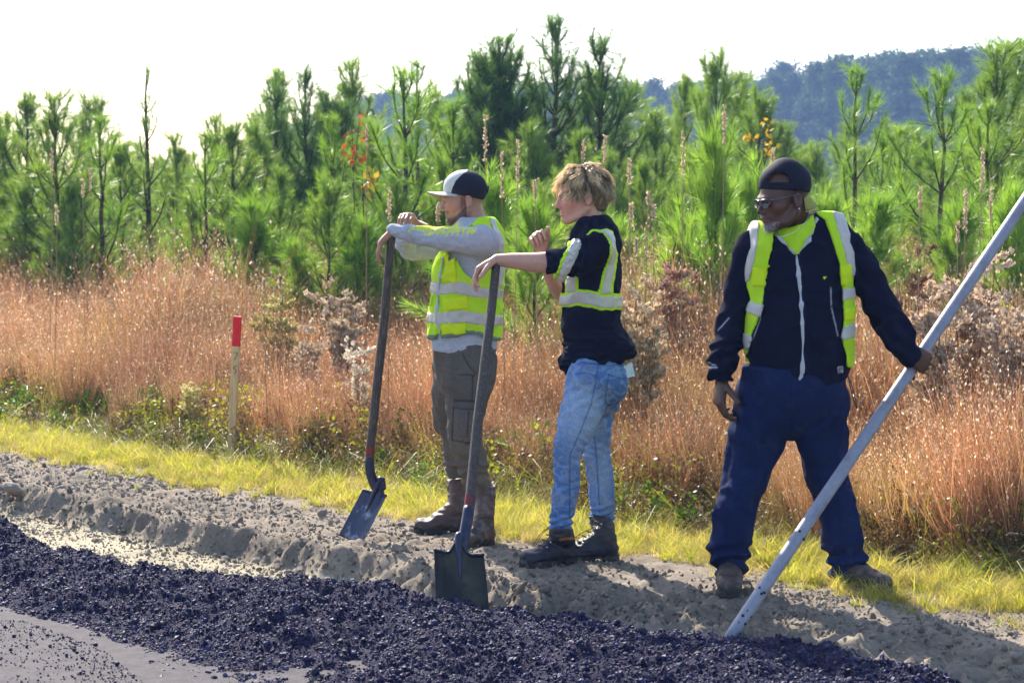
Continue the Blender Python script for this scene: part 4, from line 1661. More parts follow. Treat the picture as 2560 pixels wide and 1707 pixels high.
def shoe(g, heel, dirv, L, ht, top, top_r, toe_r=0.047, heel_r=0.038, k=0.02):
    """boot upper: heel = ground point, dirv = unit ground direction of the toe, top = shaft end."""
    dirv = np.array([dirv[0], dirv[1], 0.0]) / math.hypot(dirv[0], dirv[1])
    z = np.array([0, 0, 1.0])
    h0 = np.asarray(heel, float)
    g.tube(np.array([h0 + dirv * 0.045 + z * 0.055, h0 + dirv * 0.055 + z * ht * 0.6, np.asarray(top)]), [0.044, 0.046, top_r], k, sub=2)
    # foot: three chains side by side keep it wide and low
    sd = np.array([-dirv[1], dirv[0], 0.0])
    for s in (-1, 0, 1):
        g.tube(np.array([h0 + dirv * 0.045 + sd * s * 0.006 + z * 0.048, h0 + dirv * 0.13 + sd * s * 0.016 + z * 0.056, h0 + dirv * (L - 0.09) + sd * s * 0.022 + z * 0.044, h0 + dirv * (L - 0.045 - 0.012 * abs(s)) + sd * s * 0.018 + z * 0.040]),
               [heel_r, 0.040, 0.031, 0.032], 0.018, sub=2)
    g.tube(np.array([h0 + dirv * 0.075 + z * 0.12, h0 + dirv * 0.15 + z * 0.072]), [0.040, 0.030], 0.03, sub=1)


def sole(g, heel, dirv, L, th=0.026):
    dirv = np.array([dirv[0], dirv[1], 0.0]) / math.hypot(dirv[0], dirv[1])
    sd = np.array([-dirv[1], dirv[0], 0.0])
    h0 = np.asarray(heel, float)
    i0, i1 = g.box(h0 + dirv * L / 2, h0 + dirv * L / 2, 0.24)
    X, Y, Z = g.pts(i0, i1)
    q = (X - h0[0]) * dirv[0] + (Y - h0[1]) * dirv[1]
    w_ = (X - h0[0]) * sd[0] + (Y - h0[1]) * sd[1]
    t = np.clip(q / L, 0, 1)
    half = np.interp(t, [0, 0.05, 0.2, 0.45, 0.7, 0.9, 1.0], [0.012, 0.034, 0.040, 0.038, 0.052, 0.043, 0.010])
    d2 = np.maximum(np.abs(w_) - half, np.maximum(-q, q - L))
    zz = Z - h0[2]
    d = np.maximum(d2, np.maximum(-zz - 0.004, zz - th - 0.012 * (t > 0.93) * (t - 0.93) / 0.07))
    arch = np.maximum(np.maximum(0.27 * L - q, q - 0.40 * L), zz - 0.012)
    d = np.maximum(d, -arch)
    g.put(i0, i1, d, 0.0)

# ================================================================== WORKERS
M_SKIN = pmat('skin', attr='Col', rough=0.5, spec=0.4, noise_amt=0.07, noise_scale=70, bump=0.12, bump_scale=400, bump_dist=0.002, sss=0.12, sss_col=(0.010, 0.003, 0.0015))
M_CLOTH = pmat('cloth', attr='Col', rough=0.92, spec=0.06, noise_amt=0.12, noise_scale=60, bump=0.25, bump_scale=500, bump_dist=0.002)
M_DENIM = pmat('denim', attr='Col', rough=0.9, spec=0.08, noise_amt=0.18, noise_scale=90, bump=0.3, bump_scale=420, bump_dist=0.002)
M_HIVIS = pmat('hi_vis_mesh', attr='Col', rough=0.7, spec=0.2, noise_amt=0.06, noise_scale=150, bump=0.3, bump_scale=700, bump_dist=0.002, translucent=(0.30, (1.0, 1.0, 0.6)))
M_REFL = pmat('reflective_tape', color=(0.50, 0.46, 0.41), rough=0.42, spec=0.5, noise_amt=0.10, noise_scale=45, bump=0.15, bump_scale=60, bump_dist=0.004)
M_LEATHER = pmat('boot_leather', attr='Col', rough=0.55, spec=0.4, noise_amt=0.3, noise_scale=45, bump=0.4, bump_scale=110, bump_dist=0.004)
M_SOLE = pmat('boot_sole', color=(0.035, 0.032, 0.034), rough=0.8, spec=0.25, noise_amt=0.35, noise_scale=60, bump=0.4, bump_scale=80, color2=(0.14, 0.12, 0.095), c2_scale=20, c2_lo=0.52, c2_hi=0.68)
M_CAP = pmat('cap_cloth', attr='Col', rough=0.8, spec=0.2, noise_amt=0.08, noise_scale=200, bump=0.35, bump_scale=600, bump_dist=0.002)
M_EYE = pmat('eye', attr='Col', rough=0.15, spec=0.6, noise_amt=0.0)
M_HAIR = pmat('hair', attr='Col', rough=0.4, spec=0.5, noise_amt=0.1, noise_scale=80, translucent=(0.25, (1.4, 1.2, 0.8)))
M_METAL = pmat('bright_metal', color=(0.75, 0.75, 0.74), rough=0.22, spec=0.5, metal=1.0, noise_amt=0.05)
M_BLACK = pmat('black_plastic', color=(0.012, 0.012, 0.014), rough=0.25, spec=0.5, noise_amt=0.05)
M_ZIP = pmat('zip_tape', color=(0.46, 0.46, 0.48), rough=0.6, spec=0.3, noise_amt=0.15, noise_scale=300)
M_THREAD = pmat('lace', attr='Col', rough=0.7, spec=0.2, noise_amt=0.2, noise_scale=200)
LIME = np.array([0.66, 1.0, 0.03])


def mixc(a, b, t):
    t = np.asarray(t)[:, None]
    return np.asarray(a) * (1 - t) + np.asarray(b) * t


def blob(px, py, x0, y0, rx, ry, soft=0.5):
    d = np.sqrt(((px - x0) / rx) ** 2 + ((py - y0) / ry) ** 2)
    return 1 - sstep(1 - soft, 1 + soft, d)


def seg_mask(px, py, pts, w, soft=1.0):
    """soft line mask in photograph pixels."""
    d = np.full(px.shape, 1e9)
    pts = np.asarray(pts, float)
    for a, b in zip(pts[:-1], pts[1:]):
        e = b - a
        t = np.clip(((px - a[0]) * e[0] + (py - a[1]) * e[1]) / (e @ e + 1e-9), 0, 1)
        d = np.minimum(d, np.hypot(px - a[0] - e[0] * t, py - a[1] - e[1] * t))
    return 1 - sstep(w - soft, w + soft, d)


def eyeball(fig, parent, w, ax, S, side, iris, C):
    v, f = ico(3)
    c = w(0.0865, side * 0.032, -0.008)
    V = c + v * 0.0132 * S
    look = v @ ax[0]
    col = np.where((look > 0.975)[:, None], np.array([0.01, 0.01, 0.01]), np.where((look > 0.90)[:, None], np.asarray(iris), np.array([0.62, 0.58, 0.54])))
    fig.raw('eye', V, f, M_EYE, parent, col)


def ribbon(V, F, C, pts, w, col, nrm):
    pts = np.asarray(pts, float)
    m = len(pts)
    w = np.broadcast_to(np.asarray(w, float), (m,))
    d = np.gradient(pts, axis=0)
    s = np.cross(d, nrm)
    s /= np.linalg.norm(s, axis=1)[:, None] + 1e-9
    b = sum(len(x) for x in V)
    V.append(np.stack([pts - s * w[:, None] / 2, pts + s * w[:, None] / 2], 1).reshape(-1, 3))
    i = np.arange(m - 1) * 2 + b
    F.append(np.stack([i, i + 1, i + 3, i + 2], -1))
    C.append(np.repeat(np.broadcast_to(col, (m, 3)), 2, 0))


# ------------------------------------------------------------------ worker in grey long sleeves and lime vest
A = Fig(9.72, (1165, 1345), 'worker in gray long sleeve shirt and lime vest leaning both arms on shovel', 0.0)
SK_A = np.array([0.40, 0.205, 0.135])


def build_A():
    f = A
    axA = head_axes(R(6), R(2))
    C = f.p(1163, 499, 0.0)
    g = f.grid(935, 415, 1290, 740, -0.34, 0.34, 0.0034)
    w = head(g, C, axA, 0.985, nose=0.97, jaw=1.03, brow=0.92, slit=0.0026, back=0.005, chin=-0.006)
    f.tube(g, [(1178, 520, 0, 27), (1188, 560, 0, 30), (1190, 600, 0, 40)], 0.02)
    f.tube(g, [(1190, 600, 0, 40), (1180, 690, 0, 45)], 0.02)
    f.tube(g, [(1185, 610, 0, 30), (1205, 600, -0.185, 22), (1165, 602, -0.22, 20), (1100, 596, -0.21, 17), (1040, 584, -0.17, 15), (985, 577, -0.125, 12.5)], 0.012)
    f.tube(g, [(1185, 610, 0, 30), (1150, 606, 0.19, 22), (1080, 616, 0.22, 20), (1020, 614, 0.20, 17), (1022, 585, 0.10, 15), (1030, 560, 0.0, 12.5)], 0.012)
    # near hand hangs over the handle end
    hand(g, f.p(982, 577, -0.125), (-0.62, 0.05, -0.62), (0.62, 0, -0.62), (0, 1, 0), 0.98, curl=((28, 18, 12), (30, 20, 12), (32, 22, 14), (34, 24, 14)), thumb=(0.7, 0.6, 20))
    # far hand lies across the near wrist, fingers hang towards the camera
    hand(g, f.p(1030, 556, -0.02), (-0.22, -0.80, 0.34), (-0.1, -0.34, -0.80), (1, 0, 0), 1.0, curl=((52, 42, 20), (48, 42, 22), (46, 42, 22), (48, 40, 20)), thumb=(0.95, 0.35, 10), spread=0.1)

    def col(V, px, py):
        c = np.tile(SK_A, (len(V), 1))
        n = fbm(V * 60, 3)
        hd = (px > 1085)
        L = (V - C) @ np.stack(axA).T
        x, y, z = L[:, 0], L[:, 1], L[:, 2]
        c = mixc(c, [0.47, 0.20, 0.14], blob(px, py, 1135, 518, 16, 14, 0.8) * hd * 0.7)
        c = mixc(c, [0.46, 0.19, 0.13], blob(px, py, 1167, 503, 12, 22, 0.6) * 0.5)
        # shaved temple and nape stubble
        st = sstep(0.052, 0.02, x) * sstep(-0.075, -0.005, z) * hd
        c = mixc(c, SK_A * 0.62, st * 0.6 * (np.abs(y) < 0.075))
        # beard
        jaw = np.interp(x, [-0.01, 0.02, 0.05, 0.08, 0.11], [-0.030, -0.055, -0.078, -0.090, -0.090])
        bd = sstep(jaw + 0.012, jaw - 0.008, z + 0.004 * n) * (x > 0.0) * (x < 0.2) * sstep(-0.155, -0.14, z) * hd
        sb = ((x > 0.002) & (x < 0.028) & (z < 0.02) & (z > -0.07)) * hd * 0.75
        mus = ((x > 0.085) & (z < -0.052) & (z > -0.066)) * hd * 0.45
        c = mixc(c, [0.045, 0.026, 0.018], np.clip(bd * 0.86 + sb * 0.6 + mus, 0, 0.88))
        lip = ((x > 0.084) & (z < -0.064) & (z > -0.090) & (np.abs(y) < 0.024)) * hd
        c = mixc(c, [0.36, 0.12, 0.10], lip * 0.6)
        br = seg_mask(px, py, [(1112, 489), (1118, 486), (1130, 489)], 2.0, 1.2) * hd
        c = mixc(c, [0.03, 0.018, 0.012], br * 0.9)
        return c
    body = f.out('body', g, M_SKIN, col=col, smooth=1)
    eyeball(f, body, w, axA, 0.985, 1, (0.05, 0.03, 0.02), C)
    eyeball(f, body, w, axA, 0.985, -1, (0.05, 0.03, 0.02), C)

    # shirt
    g = f.grid(960, 545, 1290, 905, -0.36, 0.36, 0.005)
    yaw = R(-14)
    torso = [(1196, 574, 0, 36, 1.9), (1186, 606, 0, 70, 1.45), (1174, 670, 0, 80, 1.12), (1168, 740, 0, 79, 1.05), (1163, 800, 0, 80, 1.05), (1161, 850, 0, 82, 1.05), (1161, 900, 0, 82, 1.05)]
    f.tube(g, torso, 0.02, yaw=yaw)
    gt = g.copy()
    f.tube(g, [(1200, 608, -0.13, 44), (1205, 603, -0.185, 40), (1165, 602, -0.22, 34), (1100, 596, -0.215, 28), (1040, 586, -0.17, 22), (1000, 578, -0.135, 17.5), (982, 577, -0.125, 15)], 0.025)
    f.tube(g, [(1160, 602, 0.15, 44), (1140, 606, 0.20, 38), (1080, 618, 0.22, 32), (1024, 616, 0.21, 30), (1020, 588, 0.11, 23), (1030, 566, 0.015, 17)], 0.02)
    g.ell(f.p(1180, 545, 0), (0.052, 0.052, 0.05), 0.012, op='sub')
    hem = f.prism(g, [(900, 500), (1400, 500), (1400, 871), (1246, 871), (1200, 878), (1158, 882), (1077, 872), (900, 868)])
    g.a = np.maximum(g.a, hem)

    def disp(V, px, py):
        far = V[:, 1] > f.D + 0.02
        n = fold_noise(V, 1, 6, 6, 7) * 0.003
        n = n + fold_noise(V, 2, 5, 5, 14) * 0.005 * sstep(820, 860, py)
        # folds running along the stretched sleeve and bunching at elbow
        arm = sstep(1190, 1140, px) * (py < 660)
        n = n + arm * fold_noise(V, 3, 9, 6, 22) * 0.004
        el = np.exp(-((px - 1015) / 45) ** 2) * far
        n = n + el * fold_noise(V, 5, 14, 14, 10) * 0.006
        n = n + (~far) * np.exp(-((px - 1028) / 16) ** 2) * np.sin(px * 0.8 + py * 0.25) * 0.004
        return n

    def col(V, px, py):
        c = np.tile([0.40, 0.41, 0.45], (len(V), 1))
        near = V[:, 1] < f.D - 0.10
        # brush lettering printed down the sleeve
        arm_top = np.interp(px, [1018, 1060, 1100, 1140, 1192], [568, 568, 570, 569, 571])
        q = py - arm_top
        letters = np.zeros(len(V))
        x0 = 1022
        strokes = [(1022, 578, 1031, 569), (1033, 572, 1050, 574), (1045, 571, 1058, 576), (1058, 578, 1064, 568), (1062, 586, 1068, 572), (1066, 572, 1080, 583), (1072, 588, 1078, 572), (1080, 585, 1090, 576), (1088, 572, 1092, 584),
                   (1092, 585, 1101, 578), (1098, 570, 1104, 582), (1104, 584, 1112, 580), (1108, 576, 1112, 570), (1116, 588, 1126, 571), (1124, 578, 1132, 572), (1130, 586, 1138, 571), (1138, 571, 1146, 572), (1144, 586, 1147, 571), (1139, 580, 1146, 579),
                   (1157, 585, 1158, 573), (1154, 572, 1164, 571), (1168, 586, 1172, 571), (1172, 572, 1180, 584), (1178, 566, 1184, 582), (1184, 582, 1190, 572)]
        for a, b, c_, d_ in strokes:
            letters = np.maximum(letters, seg_mask(px, py, [(a, b), (c_, d_)], 2.6, 0.9))
        top = (py < 573) * (px > 1040) * (px < 1150) * (fbm(V * np.array([70, 0, 0]) + 3.0, 2) > -0.35)
        letters = np.maximum(letters, top)
        c = mixc(c, [0.62, 0.66, 0.10], letters * near)
        # faint print near the hem
        t = ((py > 838) & (py < 848) & (px > 1098) & (px < 1146) & (np.sin(px * 1.3) > -0.2))
        c = mixc(c, [0.60, 0.60, 0.52], t * 0.7)
        return c
    f.out('shirt', g, M_CLOTH, col=col, disp=disp, smooth=1, label='gray long sleeve shirt with yellow brush lettering on the sleeve')

    # vest: offset of the torso with arm holes
    v = gt
    v.a = v.a - 0.020
    cut = f.prism(v, [(1180, 556), (1206, 536), (1232, 538), (1256, 575), (1275, 620), (1268, 735), (1262, 850), (1240, 848), (1200, 834), (1160, 829), (1128, 838), (1105, 844), (1097, 830), (1090, 845), (1066, 842), (1066, 700), (1080, 650), (1100, 630), (1120, 600), (1150, 585)])
    v.a = np.maximum(v.a, cut)
    # arm holes on both sides
    hole = f.prism(v, [(1120, 655), (1146, 645), (1160, 676), (1185, 698), (1212, 690), (1240, 650), (1238, 610), (1218, 580), (1196, 568), (1160, 560), (1120, 590)], dhi=-0.085)
    v.a = np.maximum(v.a, -hole)
    hole = f.prism(v, [(1100, 700), (1090, 560), (1160, 560), (1190, 580), (1190, 690), (1140, 710)], dlo=0.12)
    v.a = np.maximum(v.a, -hole)
    v.ell(f.p(1178, 540, -0.0), (0.07, 0.075, 0.075), 0.012, op='sub')

    def vdisp(V, px, py):
        return fold_noise(V, 7, 6, 6, 8) * 0.006 + fold_noise(V, 8, 12, 12, 5) * 0.005 * sstep(690, 800, py)

    def vcol(V, px, py):
        c = np.tile(LIME, (len(V), 1))
        pk = ((px > 1113) & (px < 1142) & (py > 636) & (py < 703)) | ((px > 1110) & (px < 1170) & (py > 742) & (py < 772)) | ((px > 1108) & (px < 1165) & (py > 806) & (py < 828))
        c = mixc(c, [0.78, 0.90, 0.02], pk * 0.8)
        hemy = np.interp(px, [1066, 1105, 1160, 1200, 1245], [842, 843, 829, 834, 849])
        edge = (py > hemy - 5) | (seg_mask(px, py, [(1146, 645), (1160, 676), (1185, 698)], 3, 1) > 0.5)
        c = mixc(c, [0.16, 0.22, 0.26], edge * 0.9 * (V[:, 1] < f.D + 0.02))
        return c
    vo = f.out('vest', v, M_HIVIS, col=vcol, disp=vdisp, smooth=1, label='lime hi-vis vest with two silver bands')
    for (pa, dl) in (([(1060, 703), (1100, 706), (1150, 700), (1200, 716), (1260, 724), (1260, 746), (1200, 740), (1150, 730), (1100, 733), (1060, 728)], 'b'),
                     ([(1060, 782), (1100, 780), (1160, 772), (1205, 782), (1260, 790), (1260, 812), (1200, 806), (1160, 800), (1100, 804), (1060, 805)], 'b')):
        s = v.copy()
        s.a = np.maximum(s.a - 0.004, f.prism(s, pa))
        f.out('reflective_band', s, M_REFL, vo, disp=vdisp)
    s = v.copy()
    s.a = np.maximum(s.a - 0.004, f.prism(s, [(1224, 545), (1236, 548), (1258, 600), (1262, 660), (1258, 715), (1244, 715), (1248, 660), (1244, 608)]))
    f.out('reflective_band', s, M_REFL, vo, disp=vdisp)
    # zip and pocket flaps
    V, F = [], []
    zp = f.pp([(1105, 645, -0.1), (1110, 690, -0.12), (1098, 730, -0.13), (1096, 770, -0.13), (1094, 800, -0.13), (1100, 838, -0.13)])
    s = v.copy()
    s.a = np.maximum(s.a - 0.007, f.prism(s, [(1109, 640), (1113, 640), (1103, 700), (1099, 735), (1097, 790), (1107, 842), (1102, 842), (1092, 790), (1094, 735), (1098, 700)], dhi=0.0))
    f.out('zip', s, M_ZIP, vo, disp=vdisp)
    for pa in ([(1114, 634), (1142, 638), (1141, 704), (1112, 702)], [(1112, 745), (1168, 738), (1170, 765), (1112, 772)], [(1108, 812), (1166, 802), (1166, 826), (1108, 832)]):
        s = v.copy()
        s.a = np.maximum(s.a - 0.009, f.prism(s, pa, dhi=-0.02))
        f.out('pocket', s, M_HIVIS, vo, col=LIME * np.array([1.25, 0.98, 0.6]), disp=vdisp)
    V, F, Cc = [], [], []
    for q in ([(1082, 738, -0.06), (1072, 762, -0.07), (1080, 765, -0.075)], [(1080, 810, -0.06), (1072, 826, -0.07), (1079, 832, -0.07)]):
        p_ = f.pp(q)
        V, F, Cc = [], [], []
        ribbon(V, F, Cc, p_, [0.03, 0.03, 0.02], np.array([0.75, 0.8, 0.02]), np.array([0.8, 0.2, 0.6]))
        f.raw('pull_tab', np.concatenate(V), np.concatenate(F), M_HIVIS, vo, np.concatenate(Cc))

    # trousers
    g = f.grid(1050, 855, 1270, 1235, -0.30, 0.42, 0.005)
    f.tube(g, [(1163, 850, 0, 76, 1.05), (1162, 890, 0, 78, 1.08), (1163, 930, 0, 76, 1.1)], 0.02, yaw=R(-14))
    f.tube(g, [(1180, 900, -0.07, 60), (1175, 940, -0.10, 62), (1167, 1000, -0.11, 52), (1161, 1053, -0.12, 45), (1163, 1101, -0.12, 40), (1179, 1153, -0.10, 39), (1190, 1195, -0.08, 34), (1193, 1214, -0.08, 32)], 0.03)
    f.tube(g, [(1140, 900, 0.09, 55), (1128, 940, 0.11, 50), (1124, 1000, 0.13, 42), (1131, 1053, 0.16, 38), (1138, 1101, 0.18, 35), (1142, 1153, 0.21, 32), (1144, 1190, 0.23, 26), (1145, 1204, 0.23, 25)], 0.03)
    # cargo pockets
    for (px, py, dy, rx, ry) in ((1165, 1058, -0.205, 30, 48),):
        g.ell(f.p(px, py, dy), (rx / f.s, 0.022, ry / f.s), 0.008)
    g.ell(f.p(1100, 1035, 0.18), (0.040, 0.05, 0.10), 0.01)
    g.a = np.maximum(g.a, f.prism(g, [(1000, 858), (1300, 858), (1300, 1216), (1190, 1216), (1158, 1206), (1000, 1206)]))
    flap = seg_mask

    def disp(V, px, py):
        n = fold_noise(V, 11, 7, 7, 9) * 0.005
        n = n + sstep(1090, 1170, py) * np.sin(py * 0.23 + fbm(V * 9, 2) * 5) * 0.006
        n = n - seg_mask(px, py, [(1136, 1001), (1192, 1003)], 2.2, 1.2) * 0.005 * (V[:, 1] < f.D)
        n = n + np.exp(-((py - 1010) / 10) ** 2) * (px > 1134) * (px < 1195) * (V[:, 1] < f.D - 0.1) * 0.006
        return n

    def col(V, px, py):
        near = V[:, 1] < f.D
        c = np.tile([0.115, 0.098, 0.082], (len(V), 1)) * (1 + 0.2 * fbm(V * 5, 3))[:, None]
        c = mixc(c, [0.19, 0.145, 0.095], sstep(1040, 1180, py) * (0.45 + 0.5 * fbm(V * 9 + 4, 3)) * near)
        for q in ([(1157, 885), (1172, 915), (1190, 934)], [(1150, 936), (1187, 938)], [(1134, 1001), (1192, 1003)], [(1136, 1018), (1160, 1022), (1192, 1022)], [(1134, 1018), (1130, 1100), (1180, 1108)], [(1182, 940), (1180, 1000)], [(1172, 1030), (1168, 1090)]):
            c = mixc(c, [0.035, 0.032, 0.034], seg_mask(px, py, q, 1.8, 1.2) * near * 0.8)
        return c
    f.out('trousers', g, M_DENIM, col=col, disp=disp, smooth=1, label='faded brown gray cargo trousers tucked into boots')

    # boots
    def bcol(V, px, py):
        c = np.tile([0.105, 0.055, 0.036], (len(V), 1)) * (1 + 0.3 * fbm(V * 14, 3))[:, None]
        c = mixc(c, [0.045, 0.034, 0.036], sstep(1270, 1310, py) * 0.7)
        c = mixc(c, [0.15, 0.13, 0.11], (fbm(V * 26 + 9, 3) > 0.35) * 0.6)
        for q in ([(1128, 1290), (1150, 1282), (1166, 1286)], [(1190, 1300), (1212, 1292), (1240, 1296)], [(1225, 1212), (1226, 1245)], [(1190, 1212), (1212, 1214), (1234, 1209)]):
            c = mixc(c, [0.012, 0.010, 0.010], seg_mask(px, py, q, 1.6, 1.0) * 0.9)
        return c
    bs = []
    for (hx, hy, dirv, L, tx, ty, tdy, tr, zz) in ((1172, 1330, (-1, -0.10), 0.285, 1143, 1198, 0.24, 0.052, 0.0), (1226, 1358, (-0.62, -0.95), 0.285, 1212, 1212, -0.09, 0.056, 0.0)):
        heel = G(hx, hy, 0.004)
        z0 = float(zg(heel[0], heel[1])[0])
        heel = G(hx, hy, z0)
        top = f.p(tx, ty, tdy)
        g = Grid(np.minimum(heel, top) - 0.34 * np.array([1, 1, 0]) - [0, 0, 0.03], np.maximum(heel, top) + 0.34 * np.array([1, 1, 0]) + [0, 0, 0.09], 0.0045)
        shoe(g, heel, dirv, L, 0.22, top, tr)
        X, Y, Z = g.all_pts()
        g.a = np.maximum(g.a, (Z - top[2]).astype(np.float32))
        bo = f.out('boot', g, M_LEATHER, col=bcol, disp=lambda V, px, py: fold_noise(V, 15, 12, 12, 22) * 0.0035, smooth=1)
        g2 = Grid(heel - [0.36, 0.36, 0.02], heel + [0.36, 0.36, 0.06], 0.004)
        sole(g2, heel - np.array([dirv[0], dirv[1], 0]) / math.hypot(*dirv) * 0.004, dirv, L - 0.004)
        f.out('sole', g2, M_SOLE, bo, smooth=1)

    # cap
    fa, la, ua = axA

    def w2(x, y, z):
        return C + fa * x + la * y + ua * z
    g = Grid(C + [-0.16, -0.14, -0.06], C + [0.16, 0.14, 0.19], 0.003)
    g.ell(w2(-0.004, 0, 0.050), (0.106, 0.086, 0.092), 0, np.stack(axA))
    g.ell(w2(0.012, 0, 0.066), (0.086, 0.078, 0.070), 0.02, np.stack(axA))
    X, Y, Z = g.all_pts()
    xl = (X - C[0]) * fa[0] + (Y - C[1]) * fa[1] + (Z - C[2]) * fa[2]
    zl = (X - C[0]) * ua[0] + (Y - C[1]) * ua[1] + (Z - C[2]) * ua[2]
    g.a = np.maximum(g.a, (0.015 + 0.24 * xl - zl - 0.0 * xl).astype(np.float32))

    def ccol(V, px, py):
        white = px < np.interp(py, [428, 435, 452, 475, 490], [1168, 1156, 1139, 1129, 1127])
        c = np.where(white[:, None], np.array([0.58, 0.56, 0.52]), np.array([0.014, 0.016, 0.030]))
        return c
    co = f.out('cap', g, M_CAP, col=ccol, smooth=1, label='cap with white front panel and dark mesh back')
    ny, nx = 25, 12
    yy = np.linspace(-1, 1, ny)
    tt = np.linspace(0, 1, nx)
    YY, TT = np.meshgrid(yy, tt, indexing='ij')
    xi = 0.094 - 0.052 * YY ** 2
    xo = xi + 0.086 * np.sqrt(np.clip(1 - np.abs(YY) ** 2.6, 0, 1)) + 0.004
    XB = xi + (xo - xi) * TT
    ZB = 0.040 - np.where(YY > 0, 0.026, 0.054) * np.abs(YY) ** 1.8 * (0.55 + 0.45 * TT) + 0.004 * TT
    Vb = np.array([w2(a, b * 0.075, c) for a, b, c in zip(XB.ravel(), YY.ravel(), ZB.ravel())])
    idx = np.arange(ny * nx).reshape(ny, nx)
    q = np.stack([idx[:-1, :-1], idx[1:, :-1], idx[1:, 1:], idx[:-1, 1:]], -1).reshape(-1, 4)
    nb = len(Vb)
    V2 = np.concatenate([Vb, Vb - ua * 0.004])
    rim = np.concatenate([idx[0, :], idx[1:, -1], idx[-1, ::-1][1:]])
    rq = np.stack([rim[:-1], rim[1:], rim[1:] + nb, rim[:-1] + nb], -1)
    colb = np.concatenate([np.tile([0.58, 0.56, 0.52], (nb, 1)), np.tile([0.36, 0.29, 0.21], (nb, 1))])
    f.raw('brim', V2, np.concatenate([q[:, ::-1], q + nb, rq]), M_CAP, co, colb)
    v_, f_ = ico(2)
    f.raw('button', w2(-0.015, 0, 0.142) + v_ * np.array([0.009, 0.009, 0.004]), f_, M_CAP, co, np.tile([0.6, 0.58, 0.55], (len(v_), 1)))
    V, F = [], []
    tube_mesh(catmull([w2(-0.108, -0.03, 0.050), w2(-0.116, 0.0, 0.062), w2(-0.112, 0.02, 0.045), w2(-0.107, 0.03, 0.028)], 3), 0.0035, 5, True, V, F)
    v_ = np.concatenate(V)
    f.raw('strap', v_, group_faces(F), M_CAP, co, np.tile([0.014, 0.016, 0.03], (len(v_), 1)))


build_A()

# ------------------------------------------------------------------ young worker in dark shirt and jeans
B = Fig(9.05, (1440, 1400), 'young worker with curly blond hair in dark shirt and blue jeans', 0.0)
SK_B = np.array([0.54, 0.285, 0.20])


